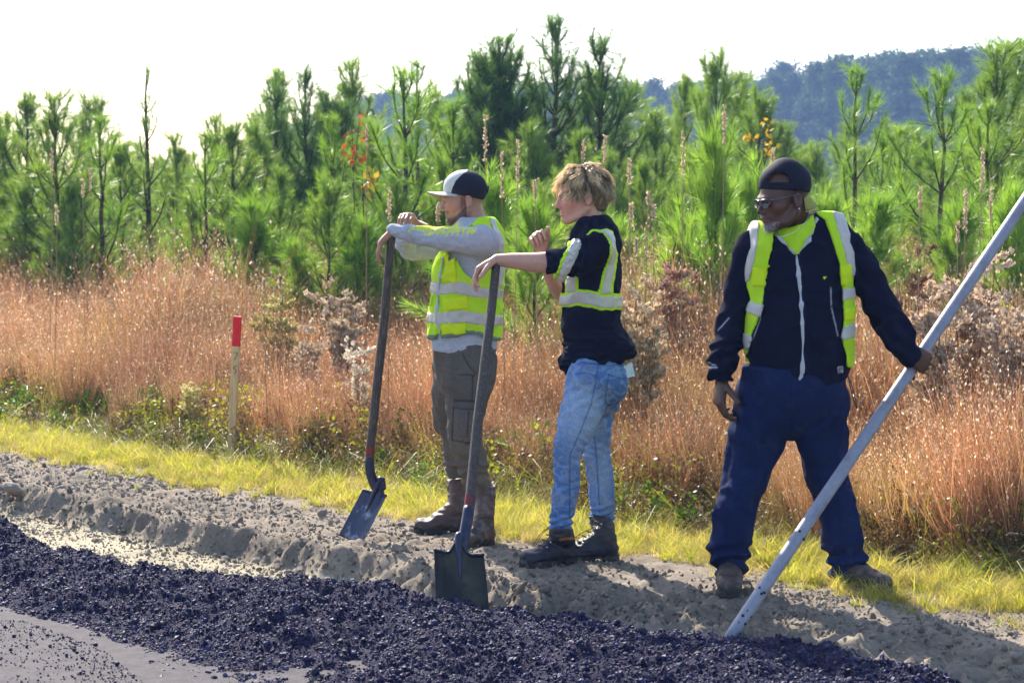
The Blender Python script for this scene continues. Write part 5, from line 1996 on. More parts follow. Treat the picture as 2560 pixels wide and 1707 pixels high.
def build_B():
    f = B
    ax = head_axes(R(9), R(1))
    C = f.p(1457, 491, 0.0)
    S = 1.0
    g = f.grid(1150, 395, 1620, 780, -0.36, 0.36, 0.0034)
    w = head(g, C, ax, S, nose=0.97, jaw=0.98, brow=0.95, slit=0.0022, lips=1.05)
    f.tube(g, [(1470, 520, 0, 29), (1478, 556, 0, 31), (1484, 600, 0, 42)], 0.02)
    f.tube(g, [(1484, 600, 0, 42), (1480, 690, 0, 45)], 0.02)
    # near arm
    f.tube(g, [(1490, 615, -0.05, 34), (1480, 622, -0.18, 30), (1420, 655, -0.235, 27), (1368, 656, -0.245, 26), (1335, 656, -0.245, 24), (1280, 652, -0.235, 19), (1243, 650, -0.225, 14.5)], 0.015)
    hand(g, f.p(1240, 650, -0.225), (-0.80, -0.10, -0.50), (0.40, -0.30, -0.80), (0.30, -0.9, -0.25), 1.02, curl=((38, 30, 26), (36, 26, 22), (34, 24, 20), (30, 16, 12)), thumb=(0.45, 0.75, 30), spread=0.10)
    # far arm, folded up
    f.tube(g, [(1480, 615, 0.08, 34), (1450, 640, 0.20, 28), (1412, 722, 0.20, 24), (1392, 716, 0.16, 22), (1368, 660, 0.09, 18), (1357, 632, 0.05, 14)], 0.015)
    hand(g, f.p(1358, 630, 0.05), (-0.30, -0.15, 0.75), (0.1, -0.8, -0.2), (0.2, -0.5, 0.5), 0.98, curl=((70, 70, 30), (80, 75, 30), (85, 75, 30), (88, 70, 30)), thumb=(0.5, 0.9, 20), spread=0.02)

    def col(V, px, py):
        c = np.tile(SK_B, (len(V), 1))
        L = (V - C) @ np.stack(ax).T
        x, y, z = L[:, 0], L[:, 1], L[:, 2]
        hd = (z > -0.16) & (px > 1370)
        c = mixc(c, [0.60, 0.24, 0.19], blob(px, py, 1425, 515, 20, 18, 0.9) * hd * 0.75)
        c = mixc(c, [0.58, 0.22, 0.17], blob(px, py, 1464, 496, 12, 20, 0.6) * hd * 0.6)
        c = mixc(c, [0.58, 0.23, 0.18], (np.hypot(x - 0.118, z + 0.04) < 0.02) * hd * 0.4)
        lip = ((x > 0.085) & (z < -0.064) & (z > -0.090) & (np.abs(y) < 0.024)) * hd
        c = mixc(c, [0.50, 0.20, 0.18], lip * 0.55)
        br = seg_mask(px, py, [(1397, 491), (1403, 488), (1414, 490)], 1.6, 1.2) * hd
        c = mixc(c, [0.22, 0.13, 0.07], br * 0.7)
        ln = seg_mask(px, py, [(1402, 495.5), (1407, 494.5), (1413, 496)], 1.2, 0.9) * hd
        c = mixc(c, [0.12, 0.06, 0.05], ln * 0.7)
        # tattoo on the forearm, reddish knuckles
        tt = seg_mask(px, py, [(1246, 668), (1262, 674), (1278, 677)], 1.8, 1.0) * (fbm(V * 130, 2) > -0.2)
        c = mixc(c, [0.10, 0.07, 0.07], tt * 0.7)
        fg = sstep(690, 720, py) * (px < 1240)
        c = mixc(c, [0.58, 0.24, 0.18], fg * 0.55)
        return c
    body = f.out('body', g, M_SKIN, col=col, smooth=1)
    eyeball(f, body, w, ax, S, 1, (0.10, 0.14, 0.2), C)
    eyeball(f, body, w, ax, S, -1, (0.10, 0.14, 0.2), C)

    # hair: dark under-layer and many curved locks
    fa, la, ua = ax
    r = np.random.default_rng(77)

    def w2(x, y, z):
        return C + S * (fa * x + la * y + ua * z)
    g = Grid(C + [-0.16, -0.14, -0.12], C + [0.17, 0.14, 0.20], 0.0035)
    g.ell(w2(-0.006, 0, 0.050), (0.107, 0.083, 0.092), 0, np.stack(ax))
    X, Y, Z = g.all_pts()
    q3 = [X - C[0], Y - C[1], Z - C[2]]
    xl = sum(q3[k] * fa[k] for k in range(3))
    zl = sum(q3[k] * ua[k] for k in range(3))
    yl = sum(q3[k] * la[k] for k in range(3))
    g.tube(np.array([w2(-0.075, 0.03, 0.02), w2(-0.075, 0.03, -0.045)]), [0.045, 0.03], 0.02, sub=1)
    g.tube(np.array([w2(-0.075, -0.03, 0.02), w2(-0.075, -0.03, -0.045)]), [0.045, 0.03], 0.02, sub=1)
    line = np.interp(xl, [-0.12, -0.045, -0.035, -0.01, 0.012, 0.03, 0.05, 0.075, 0.11], [-0.075, -0.06, 0.0, 0.030, 0.025, -0.004, 0.03, 0.055, 0.062])
    g.a = np.maximum(g.a, (line - zl).astype(np.float32))
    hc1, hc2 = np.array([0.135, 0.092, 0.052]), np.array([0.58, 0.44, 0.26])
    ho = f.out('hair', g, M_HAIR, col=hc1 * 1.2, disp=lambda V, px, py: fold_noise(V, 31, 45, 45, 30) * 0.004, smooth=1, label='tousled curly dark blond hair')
    V, F, Cc = [], [], []
    line_x = [-0.12, -0.045, -0.035, -0.01, 0.012, 0.03, 0.05, 0.075, 0.11]
    line_z = [-0.06, -0.05, 0.0, 0.034, 0.030, 0.004, 0.04, 0.06, 0.066]
    for k in range(210):
        th = r.uniform(0, 2 * np.pi)
        zz = r.uniform(-0.35, 1.0)
        d0 = np.array([math.sqrt(1 - zz * zz) * math.cos(th), math.sqrt(1 - zz * zz) * math.sin(th), zz])
        cen = np.array([-0.008, 0, 0.050])
        rad3 = np.array([0.104, 0.081, 0.088])
        if (cen + d0 * rad3)[2] < np.interp((cen + d0 * rad3)[0], line_x, line_z):
            continue
        L = r.uniform(0.045, 0.080)
        ph, fr, am = r.uniform(0, 6.28), r.uniform(0.7, 1.35), r.uniform(0.006, 0.013)
        lift = r.uniform(0.05, 0.45)
        sw = r.normal(0, 0.45)
        tone = r.random()
        for q in range(16):
            d = d0 + r.normal(0, 0.075, 3)
            d /= np.linalg.norm(d)
            root = cen + d * rad3
            flow = np.array([0.60 if root[0] > 0.0 else -0.50, 0.35 * np.sign(d[1]), -0.75]) + np.array([0.35, 0, 0]) * (root[0] > 0.03)
            flow = flow - d * (flow @ d) * 0.9
            flow = flow + np.cross(d, flow) * sw + d * lift
            flow /= np.linalg.norm(flow)
            sd = np.cross(flow, d)
            sd /= np.linalg.norm(sd) + 1e-9
            pts = []
            l_ = L * r.uniform(0.8, 1.15)
            p_h = ph + r.normal(0, 0.25)
            for t in np.linspace(0, 1, 8):
                curl = am * t ** 0.7
                p_ = root * (1 - 0.25 * t) + (cen + d0 * rad3) * 0.25 * t + flow * l_ * t + d * (0.010 * math.sin(t * 2.8)) + sd * curl * math.sin(p_h + fr * 6.28 * t) + d * curl * 0.8 * math.cos(p_h + fr * 6.28 * t) - np.array([0, 0, 0.010]) * t * t
                pts.append(w2(*p_))
            wd = r.uniform(0.0016, 0.0036) * np.array([0.7, 1, 1, 1, 0.9, 0.75, 0.5, 0.12])
            m_ = np.clip(tone * 0.7 + r.random() * 0.4, 0, 1)
            base = hc1 * (1 - m_) + hc2 * m_
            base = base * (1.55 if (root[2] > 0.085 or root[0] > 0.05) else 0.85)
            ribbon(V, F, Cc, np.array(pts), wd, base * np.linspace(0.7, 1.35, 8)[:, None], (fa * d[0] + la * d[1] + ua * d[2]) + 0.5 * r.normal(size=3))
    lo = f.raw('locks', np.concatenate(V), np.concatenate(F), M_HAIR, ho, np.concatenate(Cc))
    lo['kind'] = 'stuff'

    # shirt
    g = f.grid(1350, 540, 1610, 955, -0.36, 0.34, 0.005)
    torso = [(1486, 566, 0, 36, 1.5), (1488, 600, 0, 62, 1.5), (1482, 660, 0, 70, 1.18), (1478, 740, 0, 73, 1.1), (1478, 800, 0, 73, 1.08), (1488, 850, 0, 78, 1.05), (1494, 885, 0, 80, 1.08), (1492, 930, 0, 76, 1.08)]
    f.tube(g, torso, 0.02, yaw=R(-8))
    f.tube(g, [(1488, 612, -0.14, 46), (1478, 624, -0.18, 44), (1430, 652, -0.235, 36), (1390, 655, -0.245, 31), (1366, 656, -0.245, 30)], 0.03)
    f.tube(g, [(1480, 610, 0.14, 44), (1462, 630, 0.20, 36), (1428, 690, 0.21, 31), (1414, 716, 0.20, 29)], 0.03)
    # blouson overhang at the back hem
    f.tube(g, [(1552, 862, 0.10, 22), (1562, 872, 0.0, 24), (1555, 866, -0.10, 22)], 0.04)
    f.tube(g, [(1420, 905, 0.06, 18), (1416, 905, -0.05, 18)], 0.03)
    g.ell(f.p(1478, 540, 0), (0.058, 0.06, 0.058), 0.008, op='sub')
    g.a = np.maximum(g.a, f.prism(g, [(1300, 480), (1700, 480), (1700, 880), (1580, 890), (1564, 896), (1500, 914), (1450, 930), (1422, 935), (1408, 926), (1300, 920)]))
    # open cuff
    X, Y, Z = g.all_pts()
    cuff = f.p(1368, 656, -0.245)
    inner = np.maximum(np.sqrt((Y - cuff[1]) ** 2 + (Z - cuff[2]) ** 2) - 0.050, X - cuff[0] - 0.012)
    g.a = np.maximum(g.a, -inner.astype(np.float32))
    g.a = np.maximum(g.a, (-(X - (cuff[0] - 0.003)) - 0.0 * Y + np.where((Y < f.D - 0.05), 0, -1)).astype(np.float32))
    gs = g.copy()

    def disp(V, px, py):
        n = fold_noise(V, 21, 7, 7, 9) * 0.006
        n = n + sstep(790, 860, py) * fold_noise(V, 22, 6, 6, 18) * 0.009
        n = n + np.exp(-((px - 1450) / 40) ** 2) * (py < 700) * fold_noise(V, 23, 18, 10, 14) * 0.007
        return n
    so = f.out('shirt', g, M_CLOTH, col=np.array([0.008, 0.009, 0.022]), disp=disp, smooth=1, label='near-black long sleeve shirt with pushed-up sleeves')

    def band(pts, off, mat, nm, c=None, dlo=None, dhi=None):
        s = gs.copy()
        s.a = np.maximum(s.a - off, f.prism(s, pts, dlo=dlo, dhi=dhi))
        # keep bands off the arm
        return f.out(nm, s, mat, so, col=c, disp=disp)
    belt_o = [(1390, 735), (1415, 730), (1440, 721), (1470, 722), (1500, 730), (1560, 733), (1560, 774), (1500, 773), (1475, 764), (1440, 763), (1415, 768), (1390, 775)]
    belt_i = [(1390, 741), (1415, 737), (1440, 727.5), (1470, 728), (1500, 737), (1560, 740), (1560, 767), (1500, 766), (1475, 757), (1440, 756.5), (1415, 762), (1390, 768)]
    band(belt_o, 0.003, M_HIVIS, 'lime_trim', LIME)
    band(belt_i, 0.006, M_REFL, 'reflective_band')
    bk_o = [(1458, 584), (1485, 573), (1514, 569), (1530, 582), (1540, 606), (1540, 640), (1533, 690), (1528, 731), (1491, 731), (1500, 690), (1510, 655), (1518, 625), (1514, 600), (1500, 583), (1480, 580), (1462, 588)]
    bk_i = [(1486, 577), (1512, 572.5), (1526, 584), (1536, 608), (1535, 640), (1527, 690), (1521, 731), (1498, 731), (1508, 690), (1517, 655), (1522, 625), (1518, 598), (1504, 581)]
    band(bk_o, 0.003, M_HIVIS, 'lime_trim', LIME)
    band(bk_i, 0.006, M_REFL, 'reflective_band')
    band([(1414, 690), (1444, 690), (1444, 726), (1414, 730)], 0.003, M_HIVIS, 'lime_trim', LIME, dlo=-0.17)
    band([(1417, 690), (1437, 690), (1437, 726), (1417, 730)], 0.006, M_REFL, 'reflective_band', dlo=-0.17)
    # twisted reflective armband
    g = f.grid(1370, 590, 1470, 705, -0.36, -0.08, 0.004)
    c0 = f.p(1422, 650, -0.235)
    rr = 0.072
    for (sx, rad, mat, nm, cc) in ((0.0, 0.021, M_REFL, 'reflective_band', None), (-0.024, 0.010, M_HIVIS, 'lime_trim', LIME)):
        g.a[:] = 0.3
        pts = []
        for t in np.linspace(0, 2 * np.pi, 17):
            pts.append(c0 + np.array([sx + 0.012 * math.sin(t) + 0.035 * math.sin(t) * 0.6, -rr * math.cos(t), rr * math.sin(t) * 1.02]))
        g.tube(np.array(pts), [rad] * 17, 0.004, sub=1, fy=[1.0] * 17)
        gg = gs
        f.out(nm, g, mat, so, col=cc, disp=lambda V, px, py: fold_noise(V, 25, 25, 25, 25) * 0.005, smooth=1)

    # jeans
    g = f.grid(1355, 880, 1605, 1360, -0.28, 0.36, 0.005)
    f.tube(g, [(1488, 880, 0, 66, 1.08), (1488, 920, 0, 70, 1.08), (1492, 955, 0, 72, 1.05), (1496, 985, 0, 60, 1.0)], 0.02)
    g.ell(f.p(1522, 955, -0.07), (0.085, 0.09, 0.105), 0.03)
    g.ell(f.p(1520, 955, 0.08), (0.085, 0.09, 0.105), 0.03)
    f.tube(g, [(1478, 950, -0.09, 62), (1464, 1000, -0.10, 55), (1440, 1060, -0.11, 47), (1421, 1118, -0.115, 37), (1419, 1160, -0.11, 33.5), (1416, 1200, -0.10, 34), (1410, 1250, -0.09, 31), (1404, 1300, -0.08, 28), (1401, 1345, -0.08, 27)], 0.03)
    f.tube(g, [(1486, 950, 0.09, 60), (1488, 1000, 0.10, 50), (1488, 1060, 0.11, 42), (1490, 1118, 0.12, 35), (1495, 1160, 0.125, 33), (1502, 1200, 0.13, 33), (1505, 1250, 0.135, 32), (1505, 1290, 0.14, 30), (1504, 1312, 0.14, 29)], 0.03)
    X, Y, Z = g.all_pts()
    zc_n = f.p(1400, 1344, -0.08)[2]
    zc_f = f.p(1500, 1310, 0.14)[2]
    g.a = np.maximum(g.a, (np.where(Y < f.D + 0.03, zc_n, zc_f) - Z).astype(np.float32))

    def disp(V, px, py):
        near = V[:, 1] < f.D + 0.02
        n = fold_noise(V, 41, 8, 8, 10) * 0.004
        st = np.where(near, sstep(1255, 1320, py), sstep(1240, 1290, py))
        n = n + st * np.sin(py * 0.36 + 0.1 * (px - 1400) + fbm(V * 12, 2) * 4) * 0.0075
        kn = np.exp(-((py - 1120) / 40) ** 2)
        n = n + kn * np.sin(py * 0.28 - 0.12 * (px - 1420) + fbm(V * 8, 2) * 3) * 0.004
        n = n + np.exp(-((py - 990) / 40) ** 2) * np.sin(py * 0.22 + 0.12 * px) * 0.003
        return n

    def col(V, px, py):
        near = V[:, 1] < f.D + 0.02
        base = np.array([0.085, 0.165, 0.36])
        c = np.tile(base, (len(V), 1)) * (1 + 0.22 * fbm(V * 7, 4))[:, None]
        fade = np.clip(blob(px, py, 1440, 1050, 40, 90, 0.8) + 0.8 * blob(px, py, 1475, 1030, 30, 45, 0.8) + 0.7 * blob(px, py, 1500, 1190, 25, 90, 0.8), 0, 1)
        c = mixc(c, [0.34, 0.44, 0.58], fade * 0.75)
        cr = sstep(0.15, 0.75, fold_noise(V, 91, 14, 14, 24))
        c = mixc(c, [0.36, 0.46, 0.60], cr * 0.30)
        c = mixc(c, [0.30, 0.29, 0.26], (fbm(V * 11 + 7, 3) > 0.3) * 0.25)
        dk = np.array([0.035, 0.06, 0.16])
        for q, s_ in (([(1496, 905), (1490, 950), (1478, 1010), (1450, 1080), (1424, 1140), (1424, 1220), (1424, 1290)], near), ([(1522, 935), (1512, 1000), (1520, 1012), (1545, 1006)], near), ([(1522, 935), (1548, 945), (1572, 946)], near), ([(1440, 935), (1470, 932), (1488, 940)], near),
                      ([(1486, 1090), (1492, 1150), (1498, 1260)], ~near), ([(1455, 905), (1520, 915), (1575, 905)], near)):
            c = mixc(c, dk, seg_mask(px, py, q, 1.5, 1.2) * s_ * 0.75)
        ws = np.exp(-((py - 1120) / 60) ** 2) * (np.sin(py * 0.3 - 0.12 * px) > 0.3) * near
        c = mixc(c, [0.07, 0.13, 0.28], ws * 0.3)
        return c
    jo = f.out('jeans', g, M_DENIM, col=col, disp=disp, smooth=1, label='faded light blue jeans')
    # paper in the back pocket, rivet
    pv = f.pp([(1545, 925, -0.10), (1578, 905, -0.06), (1586, 940, -0.05), (1555, 948, -0.11)])
    V = np.concatenate([pv, pv + np.array([0.004, 0.004, 0.0])])
    f.raw('pocket_paper', V, np.array([[0, 1, 2, 3], [7, 6, 5, 4], [0, 4, 5, 1], [1, 5, 6, 2], [2, 6, 7, 3], [3, 7, 4, 0]]), pmat('paper', color=(0.62, 0.68, 0.74), rough=0.6, color2=(0.35, 0.5, 0.62), c2_scale=30), jo, None, False)

    # boots
    def bcol(V, px, py):
        c = np.tile([0.020, 0.018, 0.032], (len(V), 1)) * (1 + 0.25 * fbm(V * 18, 3))[:, None]
        c = mixc(c, [0.045, 0.030, 0.020], sstep(1370, 1330, py) * 0.6)
        for q in ([(1412, 1395), (1405, 1372), (1418, 1350)], [(1318, 1396), (1345, 1404), (1370, 1400)], [(1468, 1380), (1500, 1372), (1520, 1350)]):
            c = mixc(c, [0.006, 0.006, 0.008], seg_mask(px, py, q, 1.4, 1.0) * 0.9)
        return c
    for i, (hx, hy, dirv, L, tx, ty, tdy, tr) in enumerate(((1437, 1404, (-0.86, -0.52), 0.30, 1402, 1338, -0.10, 0.052), (1545, 1398, (-0.98, -0.20), 0.30, 1502, 1306, 0.13, 0.054))):
        heel = G(hx, hy, 0.0)
        heel = G(hx, hy, float(zg(heel[0], heel[1])[0]))
        top = f.p(tx, ty, tdy)
        g = Grid(np.minimum(heel, top) - 0.36 * np.array([1, 1, 0]) - [0, 0, 0.03], np.maximum(heel, top) + 0.36 * np.array([1, 1, 0]) + [0, 0, 0.09], 0.0045)
        shoe(g, heel, dirv, L, 0.17, top + np.array([0, 0, 0.02]), tr)
        X, Y, Z = g.all_pts()
        g.a = np.maximum(g.a, (Z - top[2] - 0.035).astype(np.float32))
        bo = f.out('boot', g, M_LEATHER, col=bcol, disp=lambda V, px, py: fold_noise(V, 45, 14, 14, 24) * 0.003, smooth=1)
        g2 = Grid(heel - [0.36, 0.36, 0.02], heel + [0.36, 0.36, 0.06], 0.004)
        dv = np.array([dirv[0], dirv[1], 0]) / math.hypot(*dirv)
        sole(g2, heel - dv * 0.004, dirv, L - 0.004, 0.030)
        f.out('sole', g2, M_SOLE, bo, smooth=1)
        # laces and eyelets down the front
        sd = np.array([-dv[1], dv[0], 0])
        near_s = sd if sd[1] < 0 else -sd
        V, F = [], []
        Ve, Fe = [], []
        z_ = np.array([0, 0, 1.0])
        for j in range(5):
            t = j / 4
            c_ = heel + dv * (0.185 - 0.085 * t) + z_ * (0.088 + 0.085 * t)
            e1, e2 = c_ + near_s * 0.030 - dv * 0.012, c_ - near_s * 0.030 - dv * 0.012
            tube_mesh(catmull([e1, c_ + dv * 0.012 + z_ * 0.010, e2], 3), 0.0028, 5, True, V, F)
            tube_mesh(np.array([e1 - near_s * 0.001, e1 + near_s * 0.009]), [0.0042, 0.0036], 6, True, Ve, Fe)
        if i == 0:
            for dx in (0.0, 0.012):
                tube_mesh(catmull([heel + dv * (0.10 + dx) + z_ * 0.185, heel + dv * (0.17 + dx) + z_ * 0.15, heel + dv * (0.215 + dx) + z_ * 0.092], 4), 0.002, 4, True, V, F)
        else:
            tube_mesh(catmull([heel + dv * 0.10 + z_ * 0.16, heel + dv * 0.18 + z_ * 0.125, heel + dv * 0.235 + z_ * 0.085], 4), 0.002, 4, True, V, F)
        v_ = np.concatenate(V)
        f.raw('laces', v_, group_faces(F), M_THREAD, bo, np.tile([0.10, 0.065, 0.04], (len(v_), 1)))
        f.raw('eyelets', np.concatenate(Ve), group_faces(Fe), M_METAL, bo)
        # orange maker's word at the ankle
        tc = bpy.data.curves.new('boot_word', 'FONT')
        tc.body = 'CATERPILLAR'
        tc.size = 0.017
        tc.extrude = 0.0006
        tc.align_x = 'CENTER'
        tmp = bpy.data.objects.new('boot_word', tc)
        COL.objects.link(tmp)
        dg = bpy.context.evaluated_depsgraph_get()
        me = bpy.data.meshes.new_from_object(tmp.evaluated_get(dg))
        bpy.data.objects.remove(tmp)
        me.materials.clear()
        me.materials.append(pmat('orange_thread', color=(0.55, 0.22, 0.03), rough=0.7, noise_amt=0.1))
        wo = bpy.data.objects.new('boot_word', me)
        COL.objects.link(wo)
        pc = f.p(1494, 1331, 0.06) if i else f.p(1424, 1349, -0.16)
        wo.parent = bo
        wo.matrix_basis = Matrix.Translation(Vector(pc)) @ Matrix.Rotation(R(6 if i else 28), 4, 'Z') @ Matrix.Rotation(R(90), 4, 'X')


build_B()

# ------------------------------------------------------------------ worker in navy with sunglasses
Cw = Fig(8.40, (1970, 1480), 'worker in navy jacket with backward cap and sunglasses gripping a long pole', 0.0)
SK_C = np.array([0.092, 0.040, 0.024])


def build_C():
    f = Cw
    ax = head_axes(R(24), R(5))
    C = f.p(1962, 497, -0.085)
    S = 1.05
    g = f.grid(1755, 395, 2340, 1060, -0.44, 0.30, 0.004)
    w = head(g, C, ax, S, nose=0.97, jaw=1.12, brow=1.05, lips=1.25, slit=0.002)
    f.tube(g, [(1975, 520, -0.06, 43), (1988, 550, 0.0, 46), (1996, 590, 0.02, 58)], 0.025)
    f.tube(g, [(1996, 600, 0.02, 60), (1994, 700, 0.02, 60)], 0.02)
    f.tube(g, [(1990, 620, 0.02, 40), (1880, 620, 0.02, 26), (1846, 736, 0.04, 22), (1824, 843, 0.02, 20), (1805, 950, -0.03, 17)], 0.015)
    f.tube(g, [(1990, 620, 0.02, 40), (2105, 620, 0.02, 26), (2166, 700, 0.03, 24), (2222, 795, -0.02, 22), (2270, 878, -0.115, 19)], 0.015)
    # his right hand hangs, half open
    hand(g, f.p(1804, 950, -0.03), (-0.12, -0.22, -0.95), (0.85, 0.25, -0.15), (0.35, -0.9, 0), 1.12, curl=((22, 30, 30), (30, 40, 35), (36, 44, 38), (38, 46, 40)), thumb=(0.95, 0.75, 18), spread=0.12, rad=1.05)
    # his left hand closes on the pole, back of the hand towards the camera
    hand(g, f.p(2269, 874, -0.115), np.array([0.78, 0.05, -0.58]), np.array([0.0, 1.0, 0.05]), -POLE_DIR, 1.10, curl=((58, 75, 50), (60, 78, 50), (60, 78, 50), (58, 74, 46)), thumb=(0.75, 0.75, 40), spread=0.0, rad=1.10)

    def col(V, px, py):
        c = np.tile(SK_C, (len(V), 1)) * (1 + 0.12 * fbm(V * 40, 3))[:, None]
        L = ((V - C) @ np.stack(ax).T) / S
        x, y, z = L[:, 0], L[:, 1], L[:, 2]
        hd_ = (py < 600) & (px > 1870) & (px < 2040)
        c = mixc(c, [0.12, 0.045, 0.028], blob(px, py, 1935, 525, 30, 25, 0.9) * hd_ * 0.5)
        n = fbm(V * 120, 2)
        gt_ = ((x > 0.062) & (z < -0.086) & (z > -0.135)) * hd_
        c = mixc(c, [0.30, 0.29, 0.30], gt_ * np.clip(0.45 + 0.5 * n, 0, 1))
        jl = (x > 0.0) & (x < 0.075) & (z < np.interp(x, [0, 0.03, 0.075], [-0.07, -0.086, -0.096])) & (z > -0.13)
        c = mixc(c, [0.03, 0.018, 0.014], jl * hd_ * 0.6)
        mus = ((x > 0.080) & (z < -0.050) & (z > -0.064)) * hd_
        c = mixc(c, [0.10, 0.08, 0.075], mus * 0.5)
        lip = ((x > 0.083) & (z < -0.064) & (z > -0.092) & (np.abs(y) < 0.026)) * hd_
        c = mixc(c, [0.14, 0.055, 0.050], lip * 0.6)
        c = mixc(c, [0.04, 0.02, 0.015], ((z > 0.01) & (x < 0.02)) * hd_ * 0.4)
        return c
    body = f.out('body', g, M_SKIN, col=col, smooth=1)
    fa, la, ua = ax

    def w2(x, y, z):
        return C + S * (fa * x + la * y + ua * z)
    # earring
    v_, f_ = ico(2)
    f.raw('earring', w2(-0.006, 0.090, -0.040) + v_ * 0.0042, f_, M_METAL, body)
    # sunglasses
    V, F = [], []
    for s in (1, -1):
        ring = [w2(0.117 - 0.012 * (abs(yy) / 0.06) ** 2 * 1.2, s * yy, zz) for yy, zz in ((0.010, 0.002), (0.030, 0.006), (0.052, 0.003), (0.058, -0.010), (0.046, -0.026), (0.028, -0.028), (0.013, -0.018), (0.010, 0.002))]
        tube_mesh(np.array(ring), 0.0022 * S, 6, False, V, F)
        tube_mesh(np.array([w2(0.103, s * 0.058, 0.001), w2(0.085, s * 0.070, 0.004), w2(0.03, s * 0.080, 0.010), w2(-0.012, s * 0.083, 0.014), w2(-0.022, s * 0.082, -0.002)]), 0.0026 * S, 6, True, V, F)
    tube_mesh(np.array([w2(0.117, 0.011, 0.0), w2(0.120, 0, 0.003), w2(0.117, -0.011, 0.0)]), 0.0026 * S, 6, True, V, F)
    gl = f.raw('sunglasses', np.concatenate(V), group_faces(F), pmat('glasses_frame', color=(0.10, 0.10, 0.13), rough=0.2, spec=0.6, metal=0.6, noise_amt=0.0))
    for s in (1, -1):
        rim = np.array([(0.011, 0.001), (0.030, 0.005), (0.051, 0.002), (0.057, -0.010), (0.045, -0.025), (0.028, -0.027), (0.014, -0.017)])
        c0 = rim.mean(0)
        pts = [w2(0.118, s * c0[0], c0[1])] + [w2(0.1165 - 0.012 * (yy / 0.06) ** 2 * 1.2, s * yy, zz) for yy, zz in rim]
        pts = np.array(pts)
        tri = np.array([[0, 1 + k, 1 + (k + 1) % 7] for k in range(7)])
        Vl = np.concatenate([pts, pts - fa * 0.0025])
        Fl = np.concatenate([tri, tri[:, ::-1] + 8, np.array([[1 + k, 1 + (k + 1) % 7, 9 + (k + 1) % 7] for k in range(7)]), np.array([[1 + k, 9 + (k + 1) % 7, 9 + k] for k in range(7)])])
        f.raw('lens', Vl, Fl, M_BLACK, gl)
    # goatee hairs
    r = np.random.default_rng(5)
    V, F, Cc = [], [], []
    for k in range(260):
        x = r.uniform(0.070, 0.095)
        y = r.normal(0, 0.014)
        z = r.uniform(-0.122, -0.094)
        p0 = w2(x + 0.002, y, z)
        p1 = p0 + S * (fa * 0.006 + la * r.normal(0, 0.003) - ua * r.uniform(0.006, 0.014))
        ribbon(V, F, Cc, np.array([p0, (p0 + p1) / 2, p1]), [0.0012, 0.001, 0.0004], np.array([1, 1, 1.02]) * r.uniform(0.12, 0.55), fa + r.normal(0, 0.4, 3))
    go = f.raw('goatee', np.concatenate(V), np.concatenate(F), M_HAIR, body, np.concatenate(Cc))

    # backward cap
    g = Grid(C + [-0.18, -0.16, -0.06], C + [0.18, 0.16, 0.22], 0.0033)
    g.ell(w2(-0.006, 0, 0.058), np.array([0.110, 0.090, 0.094]) * S, 0, np.stack(ax))
    g.ell(w2(-0.010, 0, 0.085), np.array([0.070, 0.065, 0.076]) * S, 0.02, np.stack(ax))
    X, Y, Z = g.all_pts()
    xl = ((X - C[0]) * fa[0] + (Y - C[1]) * fa[1] + (Z - C[2]) * fa[2]) / S
    yl = ((X - C[0]) * la[0] + (Y - C[1]) * la[1] + (Z - C[2]) * la[2]) / S
    zl = ((X - C[0]) * ua[0] + (Y - C[1]) * ua[1] + (Z - C[2]) * ua[2]) / S
    g.a = np.maximum(g.a, (0.031 + 0.16 * xl - zl).astype(np.float32))
    # adjuster opening
    op = f.prism(g, [(1911, 458), (1909, 448), (1916, 438), (1930, 433), (1945, 434), (1957, 442), (1962, 458), (1940, 457)], dhi=-0.035)
    g.a = np.maximum(g.a, -op)

    def ccol(V, px, py):
        return np.tile([0.009, 0.010, 0.022], (len(V), 1))
    co = f.out('cap', g, M_CAP, col=ccol, smooth=1, label='black cap worn backwards with adjuster strap over the forehead')
    v_, f_ = ico(2)
    f.raw('button', w2(-0.012, 0, 0.158) + v_ * np.array([0.010, 0.010, 0.005]), f_, M_CAP, co, np.tile([0.02, 0.02, 0.035], (len(v_), 1)))
    ny, nx = 21, 10
    YY, TT = np.meshgrid(np.linspace(-1, 1, ny), np.linspace(0, 1, nx), indexing='ij')
    xi = -0.098 + 0.050 * YY ** 2
    xo = xi - 0.048 * np.sqrt(np.clip(1 - np.abs(YY) ** 2.6, 0, 1)) - 0.003
    XB = xi + (xo - xi) * TT
    ZB = 0.018 - 0.022 * np.abs(YY) ** 1.8 - 0.050 * TT
    Vb = np.array([w2(a, b * 0.075 - 0.01, c) for a, b, c in zip(XB.ravel(), YY.ravel(), ZB.ravel())])
    idx = np.arange(ny * nx).reshape(ny, nx)
    q = np.stack([idx[:-1, :-1], idx[1:, :-1], idx[1:, 1:], idx[:-1, 1:]], -1).reshape(-1, 4)
    nb = len(Vb)
    rim = np.concatenate([idx[0, :], idx[1:, -1], idx[-1, ::-1][1:]])
    rq = np.stack([rim[:-1], rim[1:], rim[1:] + nb, rim[:-1] + nb], -1)
    f.raw('brim', np.concatenate([Vb, Vb - ua * 0.004]), np.concatenate([q, q[:, ::-1] + nb, rq[:, ::-1]]), M_CAP, co, np.concatenate([np.tile([0.30, 0.29, 0.07], (nb, 1)), np.tile([0.55, 0.52, 0.10], (nb, 1))]))

    # lime T-shirt in the collar
    g = f.grid(1900, 540, 2080, 680, -0.24, 0.24, 0.005)
    f.tube(g, [(1994, 575, 0.0, 62, 0.95), (1996, 610, 0.0, 88, 0.85), (1996, 680, 0.0, 95, 0.8)], 0.02)
    g.ell(f.p(1976, 545, -0.02), (0.085, 0.10, 0.060), 0.008, op='sub')
